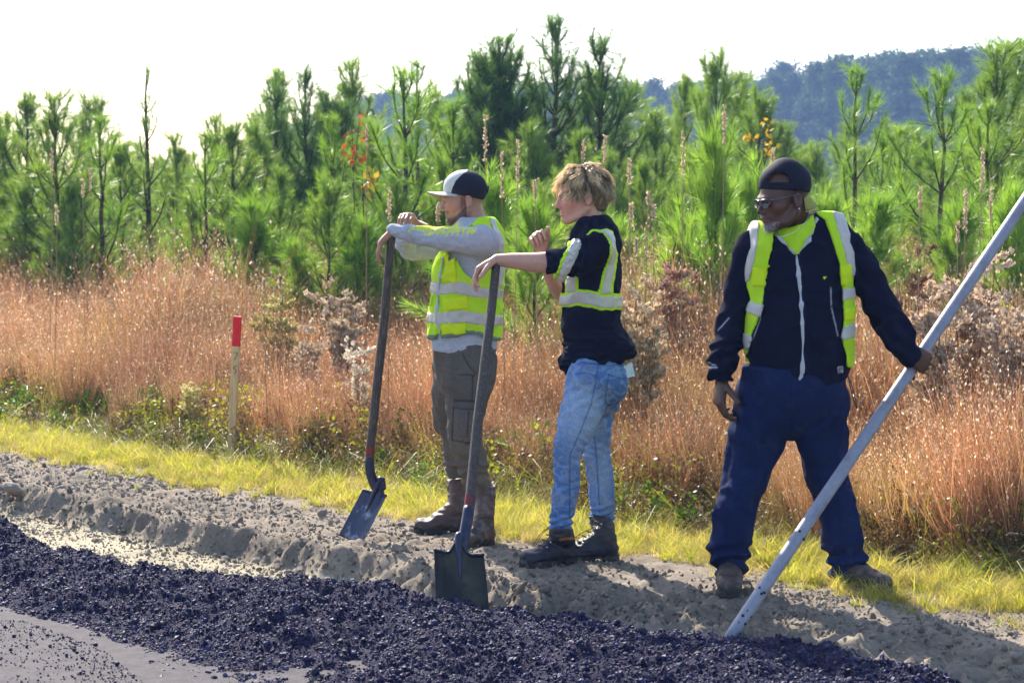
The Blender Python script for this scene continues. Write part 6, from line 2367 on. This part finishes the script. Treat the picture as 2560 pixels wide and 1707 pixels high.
    g.a = np.maximum(g.a, f.prism(g, [(1915, 560), (2026, 520), (2030, 560), (2012, 640), (1985, 700), (1930, 640)]))
    to = f.out('t_shirt', g, M_HIVIS, col=LIME, smooth=1, disp=lambda V, px, py: fold_noise(V, 51, 10, 10, 10) * 0.003)
    # thin neck chain
    V, F = [], []
    tube_mesh(catmull(f.pp([(2024, 522, -0.06), (2018, 548, -0.12), (1990, 578, -0.155), (1952, 592, -0.165), (1946, 584, -0.15), (1942, 570, -0.12)]), 4), 0.0013, 4, True, V, F)
    f.raw('neck_chain', np.concatenate(V), group_faces(F), M_METAL)

    # jacket
    g = f.grid(1750, 530, 2325, 975, -0.36, 0.30, 0.0055)
    torso = [(1998, 575, 0.04, 56, 0.85), (1998, 604, 0.02, 108, 0.62), (1998, 650, 0.0, 128, 0.66), (1998, 720, 0.0, 126, 0.72), (1998, 800, -0.01, 127, 0.76), (1999, 870, -0.01, 128, 0.76), (2000, 925, -0.01, 124, 0.76), (2000, 990, -0.01, 118, 0.76)]
    f.tube(g, torso, 0.02)
    f.tube(g, [(1912, 596, 0.03, 34), (1960, 574, 0.08, 32), (1995, 560, 0.09, 36), (2045, 552, 0.05, 34), (2085, 578, 0.03, 40)], 0.03)
    gt = g.copy()
    f.tube(g, [(1900, 612, 0.02, 46), (1878, 632, 0.02, 44), (1846, 736, 0.04, 38), (1822, 843, 0.015, 37), (1809, 905, -0.02, 37), (1806, 930, -0.03, 32), (1805, 948, -0.03, 31)], 0.02)
    f.tube(g, [(2092, 608, 0.02, 48), (2120, 630, 0.02, 47), (2166, 700, 0.03, 45), (2218, 788, -0.02, 41), (2250, 848, -0.085, 38), (2266, 872, -0.11, 31), (2273, 884, -0.115, 29)], 0.02)
    g.a = np.maximum(g.a, f.prism(g, [(1700, 480), (2400, 480), (2400, 1000), (2130, 938), (2110, 948), (2060, 952), (1990, 962), (1930, 954), (1880, 940), (1862, 920), (1845, 950), (1805, 951), (1765, 946), (1700, 946)]))
    # open collar V over the T-shirt
    vcut = f.prism(g, [(1928, 560), (2032, 520), (2030, 560), (2008, 600), (1982, 632), (1976, 632), (1950, 605), (1922, 580)], dhi=0.02)
    g.a = np.maximum(g.a, -vcut)
    g.ell(f.p(1985, 535, 0.0), (0.088, 0.10, 0.07), 0.01, op='sub')
    gj = g.copy()

    def disp(V, px, py):
        n = fold_noise(V, 61, 6, 6, 7) * 0.007
        lft = (px < 1872)
        n = n + lft * sstep(780, 900, py) * np.sin(py * 0.17 + px * 0.05 + fbm(V * 8, 2) * 4) * 0.008
        rgt = (px > 2140)
        n = n + rgt * np.sin((py - px) * 0.10 + fbm(V * 8, 2) * 4) * 0.005
        n = n + sstep(905, 935, py) * (px > 1870) * (px < 2130) * fold_noise(V, 62, 22, 22, 8) * 0.002
        return n

    def col(V, px, py):
        c = np.tile([0.0080, 0.0088, 0.0235], (len(V), 1))
        front = V[:, 1] < f.D
        for q in ([(1985, 720), (2060, 716), (2095, 716)], [(1978, 722), (1930, 730)]):
            c = mixc(c, [0.004, 0.004, 0.008], seg_mask(px, py, q, 1.5, 1.0) * front)
        for q, wd in (([(2077, 718), (2079, 770), (2086, 800), (2095, 840)], 1.2), ([(1908, 740), (1900, 800), (1885, 840), (1868, 882)], 1.2), ([(1822, 795), (1805, 815), (1790, 830)], 1.5), ([(1770, 916), (1792, 919)], 1.6), ([(1770, 906), (1790, 914)], 1.3)):
            c = mixc(c, [0.45, 0.45, 0.50], seg_mask(px, py, q, wd, 0.9) * front * 0.85)
        # little square emblem at the hem, lime speck on the chest
        for q in ([(2095, 918), (2106, 917), (2107, 930), (2097, 932), (2095, 918)], [(2103, 922), (2100, 924), (2104, 927)]):
            c = mixc(c, [0.5, 0.5, 0.55], seg_mask(px, py, q, 1.2, 0.8) * front * 0.9)
        c = mixc(c, LIME, (np.hypot(px - 2062, py - 694) < 3.2) * front)
        return c
    jo = f.out('jacket', g, M_CLOTH, col=col, disp=disp, smooth=1, label='navy zip jacket with silver zip line')
    s = gj.copy()
    s.a = np.maximum(s.a - 0.004, f.prism(s, [(1974, 632), (1984, 632), (1990, 700), (1994, 780), (1997, 860), (1995, 920), (1988, 960), (1978, 959), (1987, 920), (1989, 860), (1986, 780), (1981, 700)], dhi=0.0))
    f.out('zip', s, M_ZIP, jo, disp=disp)
    for pa in ([(1923, 578), (1930, 577), (1954, 602), (1981, 628), (1979, 637), (1948, 609)], [(2033, 545), (2038, 548), (2014, 602), (1986, 636), (1981, 632), (2008, 598)]):
        s = gj.copy()
        s.a = np.maximum(s.a - 0.005, f.prism(s, pa, dhi=0.0))
        f.out('zip', s, M_ZIP, jo, disp=disp)
    V, F = [], []
    tube_mesh(catmull(f.pp([(2120, 940, -0.14), (2130, 965, -0.15), (2138, 995, -0.15), (2142, 1022, -0.15), (2136, 1005, -0.15), (2128, 975, -0.15), (2122, 945, -0.14)]), 4), 0.0022, 4, True, V, F)
    v_ = np.concatenate(V)
    f.raw('drawcord', v_, group_faces(F), M_THREAD, jo, np.tile([0.03, 0.03, 0.035], (len(v_), 1)))

    # open vest: two front panels joined over the shoulders to the back
    v = gt
    v.a = v.a - 0.015
    pl = f.prism(v, [(1866, 562), (1900, 553), (1926, 570), (1926, 582), (1918, 630), (1910, 680), (1902, 735), (1894, 768), (1880, 815), (1867, 855), (1859, 906), (1852, 928), (1843, 932), (1838, 905), (1842, 848), (1862, 790), (1874, 748), (1864, 704), (1860, 640)], dhi=0.03)
    pr = f.prism(v, [(2026, 520), (2060, 516), (2104, 516), (2118, 590), (2130, 650), (2133, 708), (2140, 763), (2134, 800), (2136, 843), (2128, 905), (2122, 914), (2110, 912), (2098, 860), (2094, 835), (2099, 780), (2098, 728), (2088, 657), (2070, 590), (2056, 550), (2030, 528)], dhi=0.03)
    bk = f.prism(v, [(1870, 560), (1940, 545), (2040, 515), (2104, 516), (2125, 620), (2132, 760), (2128, 905), (1862, 905), (1866, 760), (1862, 620)], dlo=0.03)
    v.a = np.maximum(v.a, np.minimum(np.minimum(pl, pr), bk))
    v.ell(f.p(1988, 535, 0.02), (0.10, 0.11, 0.07), 0.01, op='sub')

    def vdisp(V, px, py):
        return fold_noise(V, 71, 6, 6, 7) * 0.004

    def vcol(V, px, py):
        c = np.tile(LIME, (len(V), 1))
        pk = ((py > 664) & (py < 700) & (px < 1915)) | ((py > 660) & (py < 706) & (px > 2086) & (px < 2118)) | ((py > 770) & (py < 798))
        c = mixc(c, [0.74, 0.92, 0.02], pk * 0.7)
        c = mixc(c, LIME * 0.55, (seg_mask(px, py, [(1872, 690), (1912, 694)], 1.2, 1.0) + seg_mask(px, py, [(2090, 668), (2116, 668)], 1.2, 1.0)) * 0.8)
        return c
    vo = f.out('vest', v, M_HIVIS, col=vcol, disp=vdisp, smooth=1, label='open lime hi-vis vest with silver strips over the shoulders')
    for pa in ([(1862, 556), (1896, 552), (1890, 600), (1880, 650), (1868, 704), (1858, 704)], [(2072, 512), (2106, 512), (2116, 570), (2132, 650), (2132, 690), (2116, 690), (2098, 620), (2082, 560)],
               [(1860, 748), (1905, 760), (1897, 792), (1850, 772)], [(1850, 826), (1880, 842), (1872, 874), (1834, 852)], [(2090, 720), (2145, 714), (2145, 742), (2090, 750)], [(2085, 818), (2145, 798), (2145, 836), (2085, 846)]):
        s = v.copy()
        s.a = np.maximum(s.a - 0.004, f.prism(s, pa))
        f.out('reflective_band', s, M_REFL, vo, disp=vdisp)
    for pa in ([(1876, 668), (1912, 662), (1906, 715), (1874, 715)], [(2088, 662), (2118, 658), (2122, 705), (2094, 712)], [(2098, 770), (2136, 765), (2134, 795), (2098, 800)]):
        s = v.copy()
        s.a = np.maximum(s.a - 0.008, f.prism(s, pa, dhi=-0.02))
        f.out('pocket', s, M_HIVIS, vo, col=LIME * np.array([1.2, 0.98, 0.6]), disp=vdisp)

    # trousers
    g = f.grid(1750, 915, 2190, 1465, -0.30, 0.32, 0.0055)
    f.tube(g, [(1983, 920, 0, 128, 0.78), (1982, 970, 0, 132, 0.78)], 0.02)
    f.tube(g, [(1912, 990, 0, 72), (1903, 1050, -0.01, 72), (1890, 1105, -0.02, 69), (1876, 1161, -0.03, 62), (1852, 1220, -0.045, 52), (1832, 1300, -0.05, 52), (1822, 1363, -0.05, 51), (1822, 1400, -0.05, 44), (1824, 1434, -0.05, 40)], 0.012)
    f.tube(g, [(2050, 990, 0, 72), (2046, 1050, 0.0, 70), (2054, 1105, 0.0, 65), (2064, 1173, 0.0, 58), (2084, 1249, 0.01, 50), (2105, 1335, 0.02, 52), (2114, 1392, 0.02, 48), (2117, 1420, 0.02, 44), (2117, 1446, 0.02, 45)], 0.012)
    X, Y, Z = g.all_pts()
    xm = f.p(1975, 1200)[0]
    za, zb = f.p(1824, 1434, -0.05)[2], f.p(2117, 1446, 0.02)[2]
    g.a = np.maximum(g.a, (np.where(X < xm, za, zb) - Z).astype(np.float32))

    def disp(V, px, py):
        n = fold_noise(V, 81, 6, 6, 5) * 0.008
        st = sstep(1335, 1385, py)
        n = n + st * np.sin(py * 0.16 + 0.02 * px + fbm(V * 7, 2) * 3) * 0.011
        n = n + np.exp(-((py - 1060) / 60) ** 2) * np.sin((py + np.abs(px - 1976) * 0.9) * 0.10) * 0.004
        n = n + np.exp(-((py - 1240) / 60) ** 2) * fold_noise(V, 83, 10, 10, 12) * 0.006
        return n

    def col(V, px, py):
        c = np.tile([0.010, 0.017, 0.062], (len(V), 1)) * (1 + 0.22 * fbm(V * 5, 3))[:, None]
        for q in ([(1845, 1000), (1870, 985), (1886, 955)], [(2050, 960), (2062, 985), (2095, 998), (2118, 1000)], [(1976, 965), (1978, 1060), (1976, 1106)]):
            c = mixc(c, [0.006, 0.009, 0.03], seg_mask(px, py, q, 1.6, 1.0) * 0.8)
        c = mixc(c, [0.05, 0.05, 0.08], (fbm(V * 15 + 5, 3) > 0.5) * 0.15)
        return c
    f.out('trousers', g, M_DENIM, col=col, disp=disp, smooth=1, label='loose dark navy trousers bunched over the boots')

    # boots
    def bcol(V, px, py):
        c = np.tile([0.062, 0.040, 0.034], (len(V), 1)) * (1 + 0.25 * fbm(V * 16, 3))[:, None]
        c = mixc(c, [0.15, 0.13, 0.11], (fbm(V * 30 + 2, 3) > 0.4) * 0.4)
        return c
    for (hx, hy, dirv, L, tx, ty, tdy) in ((1826, 1432, (-0.12, -1.0), 0.29, 1824, 1424, -0.05), (2092, 1460, (0.72, -0.78), 0.30, 2116, 1432, 0.02)):
        heel = G(hx, hy, 0.0)
        heel = G(hx, hy, float(zg(heel[0], heel[1])[0]))
        top = f.p(tx, ty, tdy)
        heel = np.array([top[0], top[1], 0]) - np.array([dirv[0], dirv[1], 0]) * 0.055
        heel[2] = float(zg(heel[0] + dirv[0] * 0.15, heel[1] + dirv[1] * 0.15)[0])
        g = Grid(np.minimum(heel, top) - 0.36 * np.array([1, 1, 0]) - [0, 0, 0.03], np.maximum(heel, top) + 0.36 * np.array([1, 1, 0]) + [0, 0, 0.06], 0.0045)
        shoe(g, heel, dirv, L, 0.13, top + np.array([0, 0, 0.03]), 0.052)
        X, Y, Z = g.all_pts()
        g.a = np.maximum(g.a, (Z - top[2] - 0.05).astype(np.float32))
        bo = f.out('boot', g, M_LEATHER, col=bcol, disp=lambda V, px, py: fold_noise(V, 85, 14, 14, 24) * 0.003, smooth=1)
        g2 = Grid(heel - [0.36, 0.36, 0.02], heel + [0.36, 0.36, 0.06], 0.004)
        dv = np.array([dirv[0], dirv[1], 0]) / math.hypot(*dirv)
        sole(g2, heel - dv * 0.004, dirv, L - 0.004)
        f.out('sole', g2, M_SOLE, bo, smooth=1)


# the long pole of the lute: lower end in the cut, upper end beyond the frame
POLE_A = P(1823, 1596, 7.52)
POLE_B = P(2288, 908, 8.342)
POLE_DIR = (POLE_B - POLE_A) / np.linalg.norm(POLE_B - POLE_A)


def pole_at(py):
    t = np.linspace(0, 1.6, 400)
    pts = POLE_A + t[:, None] * (POLE_B - POLE_A)
    return pts[np.argmin(np.abs(unproj(pts)[1] - py))]


build_C()

# ================================================================== TOOLS AND STAKE
M_WOODOLD = pmat('weathered_handle', color=(0.060, 0.046, 0.038), rough=0.6, spec=0.35, noise_amt=0.3, noise_scale=40, color2=(0.16, 0.125, 0.095), c2_scale=7, c2_lo=0.5, c2_hi=0.66, bump=0.4, bump_scale=60, bump_dist=0.004, stretch=(30, 30, 2))
M_STEEL = pmat('blue_black_steel', color=(0.020, 0.022, 0.055), rough=0.35, spec=0.5, metal=0.35, noise_amt=0.3, noise_scale=25, color2=(0.05, 0.05, 0.06), c2_scale=12, c2_lo=0.5, c2_hi=0.7)
M_BLADE_W = pmat('worn_blade', color=(0.030, 0.036, 0.075), rough=0.4, spec=0.5, metal=0.3, noise_amt=0.3, noise_scale=30, color2=(0.30, 0.32, 0.40), c2_scale=13, c2_lo=0.53, c2_hi=0.68, bump=0.3, bump_scale=60)
M_BLADE_D = pmat('tarred_blade', color=(0.012, 0.010, 0.009), rough=0.45, spec=0.4, metal=0.2, noise_amt=0.3, noise_scale=25, color2=(0.055, 0.045, 0.025), c2_scale=7, c2_lo=0.48, c2_hi=0.66, bump=0.3, bump_scale=50)
M_POLE = pmat('scuffed_pole', color=(0.25, 0.25, 0.30), rough=0.5, spec=0.4, noise_amt=0.12, noise_scale=40, color2=(0.15, 0.135, 0.13), c2_scale=9, c2_lo=0.52, c2_hi=0.75, bump=0.2, bump_scale=80, stretch=None)
M_TAR = pmat('tar_smear', color=(0.012, 0.011, 0.016), rough=0.5, spec=0.4)


def obj_at(name, loc, V, F, mat, parent=None, cols=None, smooth=True):
    o = link(name, mesh_from(name, np.asarray(V), F, [mat], cols, smooth=smooth), parent)
    return o


def shovel(label, handle, rads, n_steel, TL, TR, BL, BR, dish, blade_mat, neck_end):
    """handle: world points from the top down; TL.. blade corners in the world; dish = depth of the blade's hollow (towards -normal)."""
    base = (BL + BR) / 2
    root = thing('shovel', base, label, 'shovel')
    pts = catmull(handle, 5)
    rad = np.interp(np.linspace(0, 1, len(pts)), np.linspace(0, 1, len(rads)), rads)
    cutp = int(len(pts) * n_steel)
    V, F = [], []
    tube_mesh(pts[:cutp + 1], rad[:cutp + 1], 12, True, V, F)
    # rounded end of the handle
    obj_at('handle', None, np.concatenate(V), group_faces(F), M_WOODOLD, root)
    V, F = [], []
    tube_mesh(pts[cutp - 1:], rad[cutp - 1:] * 1.12, 12, True, V, F)
    sk = obj_at('socket', None, np.concatenate(V), group_faces(F), M_STEEL, root)
    V, F = [], []
    tube_mesh(pts[cutp - 3:cutp], rad[cutp - 3:cutp] * 1.05, 12, False, V, F)
    obj_at('red_band', None, np.concatenate(V), group_faces(F), pmat('red_paint_band', color=(0.20, 0.03, 0.025), rough=0.6, noise_amt=0.4, color2=(0.06, 0.045, 0.04), c2_scale=20), root)
    # blade
    nu, nv = 23, 21
    a = np.linspace(0, 1, nu)
    b = np.linspace(0, 1, nv)
    A_, B_ = np.meshgrid(a, b, indexing='ij')
    top = TL[None, None] * (1 - A_[..., None]) + TR[None, None] * A_[..., None]
    bot = BL[None, None] * (1 - A_[..., None]) + BR[None, None] * A_[..., None]
    S_ = top * (1 - B_[..., None]) + bot * B_[..., None]
    nrm = np.cross(TR - TL, BL - TL)
    nrm /= np.linalg.norm(nrm)
    if nrm[1] > 0:
        nrm = -nrm            # towards the camera
    x = 2 * A_ - 1
    up0 = (TL - BL) / np.linalg.norm(TL - BL)
    hollow = dish * (np.abs(x) ** 3) - dish * 0.5 * (1 - x ** 2) * 0
    rib = -0.020 * np.exp(-(x / 0.22) ** 2) * np.clip(1 - B_ * 1.7, 0, 1) * np.sign(dish) * -1
    side_crease = 0.006 * np.exp(-((np.abs(x) - 0.72) / 0.08) ** 2) * np.sign(dish)
    S_ = S_ + up0 * (0.055 * np.exp(-(x / 0.27) ** 2) * (1 - B_) ** 3)[..., None]
    S_ = S_ + nrm * (hollow + rib + side_crease)[..., None]
    Vb = S_.reshape(-1, 3)
    idx = np.arange(nu * nv).reshape(nu, nv)
    q = np.stack([idx[:-1, :-1], idx[1:, :-1], idx[1:, 1:], idx[:-1, 1:]], -1).reshape(-1, 4)
    nb = len(Vb)
    per = np.concatenate([idx[:, 0], idx[-1, 1:], idx[::-1, -1][1:], idx[0, ::-1][1:]])
    rq = np.stack([per[:-1], per[1:], per[1:] + nb, per[:-1] + nb], -1)
    V2 = np.concatenate([Vb, Vb - nrm * 0.004])
    bl = obj_at('blade', None, V2, np.concatenate([q, q[:, ::-1] + nb, rq[:, ::-1]]), blade_mat, root)
    # rolled step along the top and the fluted frog running from the socket into the blade
    V, F = [], []
    tl, tr = S_[0, 0], S_[-1, 0]
    up = (TL - BL) / np.linalg.norm(TL - BL)
    mid = neck_end
    prof = [tl + up * 0.004, tl * 0.72 + tr * 0.28 + up * 0.002, tl * 0.60 + tr * 0.40 + up * 0.014]
    tube_mesh(S_[:, 0], 0.0062, 7, True, V, F)
    obj_at('step', None, np.concatenate(V), group_faces(F), M_STEEL, bl)
    V, F = [], []
    fr = S_[nu // 2, int(nv * 0.45)]
    fpts = catmull([mid + up * 0.03, S_[nu // 2, 0] + up * 0.02 + nrm * 0.004, S_[nu // 2, int(nv * 0.2)] + nrm * 0.002, fr - nrm * 0.006], 4)
    tube_mesh(fpts, np.linspace(0.021, 0.006, len(fpts)), 10, True, V, F)
    obj_at('frog', None, np.concatenate(V), group_faces(F), M_STEEL, bl)
    return root


# left shovel: cranked socket, worn blade standing on the shoulder
hA = [P(980, 586, 9.60), P(970, 690, 9.60), P(958, 827, 9.61), P(945, 940, 9.62), P(934, 1045, 9.63), P(925, 1130, 9.64), P(925, 1175, 9.64), P(934, 1205, 9.65), P(946, 1228, 9.66), P(951, 1246, 9.665)]
shovel('worn square shovel with scuffed blue blade and bent neck, held by worker with lime vest', hA, [0.020, 0.021, 0.022, 0.022, 0.022, 0.021, 0.021, 0.022, 0.024, 0.022], 0.60,
       P(912, 1226, 9.70), P(971, 1241, 9.60), P(852, 1340, 9.68), P(909, 1364, 9.58), 0.018, M_BLADE_W, P(948, 1234, 9.665))
# right shovel: dark blade pushed into the asphalt heap
hB = [P(1241, 660, 8.82), P(1230, 760, 8.74), P(1219, 850, 8.66), P(1206, 960, 8.57), P(1195, 1050, 8.50), P(1185, 1150, 8.42), P(1176, 1240, 8.34), P(1168, 1300, 8.29), P(1160, 1345, 8.25), P(1155, 1385, 8.22)]
shovel('dark tarred square shovel with blade pushed into asphalt, under the bare forearm', hB, [0.0185, 0.020, 0.021, 0.022, 0.022, 0.022, 0.022, 0.022, 0.023, 0.021], 0.72,
       P(1085, 1379, 8.20), P(1209, 1392, 8.20), P(1091, 1540, 8.06), P(1226, 1560, 8.06), 0.030, M_BLADE_D, P(1154, 1372, 8.225))

# long pole (handle of an asphalt lute whose head is buried)
tipP = POLE_A - POLE_DIR * 0.03
topP = POLE_A + POLE_DIR * 2.75
root = thing('pole_tool', tipP, 'long scuffed gray pole slanting from the soil through the hand of the navy worker', 'pole')
V, F = [], []
tt = np.linspace(0, 1, 30)
pts = tipP + tt[:, None] * (topP - tipP)
tube_mesh(pts, np.interp(tt, [0, 0.05, 1], [0.023, 0.0255, 0.0262]), 16, True, V, F)
obj_at('shaft', None, np.concatenate(V), group_faces(F), M_POLE, root)
s_, t_ = frame_of(POLE_DIR)
V, F = [], []
rs = np.random.default_rng(12)
v_, f_ = ico(2)
off = 0
for k in range(16):
    tpos = rs.choice([0.02, 0.05, 0.09, 0.12, 0.36, 0.38, 0.16, 0.6], p=[.2, .2, .15, .1, .1, .1, .1, .05]) + rs.normal(0, 0.012)
    an = rs.uniform(-0.9, 0.9)
    nn = np.array([0.2, -1, 0.1])
    nn -= POLE_DIR * (nn @ POLE_DIR)
    nn /= np.linalg.norm(nn)
    sd = np.cross(POLE_DIR, nn)
    c = tipP + POLE_DIR * max(tpos, 0.01) * 1.6 + (nn * math.cos(an) + sd * math.sin(an)) * 0.0248
    V.append(c + v_ * np.array([0.006, 0.006, 0.006]) * rs.uniform(0.4, 1.3))
    F.append(f_ + off)
    off += len(v_)
obj_at('tar_spots', None, np.concatenate(V), np.concatenate(F), M_TAR, root)['kind'] = 'stuff'
# survey stake
M_PINEWOOD = pmat('stake_wood', color=(0.68, 0.45, 0.21), rough=0.75, spec=0.2, noise_amt=0.12, noise_scale=12, color2=(0.48, 0.32, 0.17), c2_scale=3.2, c2_lo=0.45, c2_hi=0.62, stretch=(40, 40, 1.2))
M_RED = pmat('red_paint', color=(0.72, 0.020, 0.022), rough=0.55, spec=0.3, noise_amt=0.08)
sb = P(576, 1165, 12.75)
sb[2] = float(zg(sb[0], sb[1])[0]) - 0.03
stp = P(594, 791, 12.72)
root = thing('survey_stake', sb, 'wooden survey stake with red painted top and handwritten number, in verge grass', 'stake')
axv = (stp - sb)
Ls = np.linalg.norm(axv)
axv /= Ls
wx = np.cross(np.array([0.28, 1.0, 0]), axv)
wx /= np.linalg.norm(wx)
wy = np.cross(axv, wx)


def stake_box(t0, t1, hw, hd):
    c0, c1 = sb + axv * Ls * t0, sb + axv * Ls * t1
    o_ = []
    for c in (c0, c1):
        for a_, b_ in ((-1, -1), (1, -1), (1, 1), (-1, 1)):
            o_.append(c + wx * a_ * hw + wy * b_ * hd)
    return np.array(o_), np.array([[3, 2, 1, 0], [4, 5, 6, 7], [0, 1, 5, 4], [1, 2, 6, 5], [2, 3, 7, 6], [3, 0, 4, 7]])


V, F = stake_box(0, 0.80, 0.0245, 0.011)
obj_at('shaft', None, V, F, M_PINEWOOD, root, None, False)
V, F = stake_box(0.80, 1.0, 0.0250, 0.0115)
obj_at('red_top', None, V, F, M_RED, root, None, False)
M_INK = pmat('marker_ink', color=(0.02, 0.018, 0.018), rough=0.7, noise_amt=0.1)
front = -1 if wy[1] > 0 else 1
dig = []
for strokes, cz in (([[(-0.010, 0.022), (0.014, 0.020), (0.004, -0.004), (-0.004, -0.026)]], 0.735), ([[(0.012, 0.024), (-0.006, 0.018), (-0.009, 0.004), (0.006, 0.006), (0.010, -0.010), (-0.004, -0.026)], ], 0.645)):
    V, F = [], []
    for s in strokes:
        p_ = np.array([sb + axv * (Ls * cz + b_) + wx * (a_ + 0.003) * (1 if wx[0] > 0 else -1) + wy * front * 0.0118 for a_, b_ in s])
        tube_mesh(catmull(p_, 4), 0.0019, 5, True, V, F)
    obj_at('digit', None, np.concatenate(V), group_faces(F), M_INK, root)
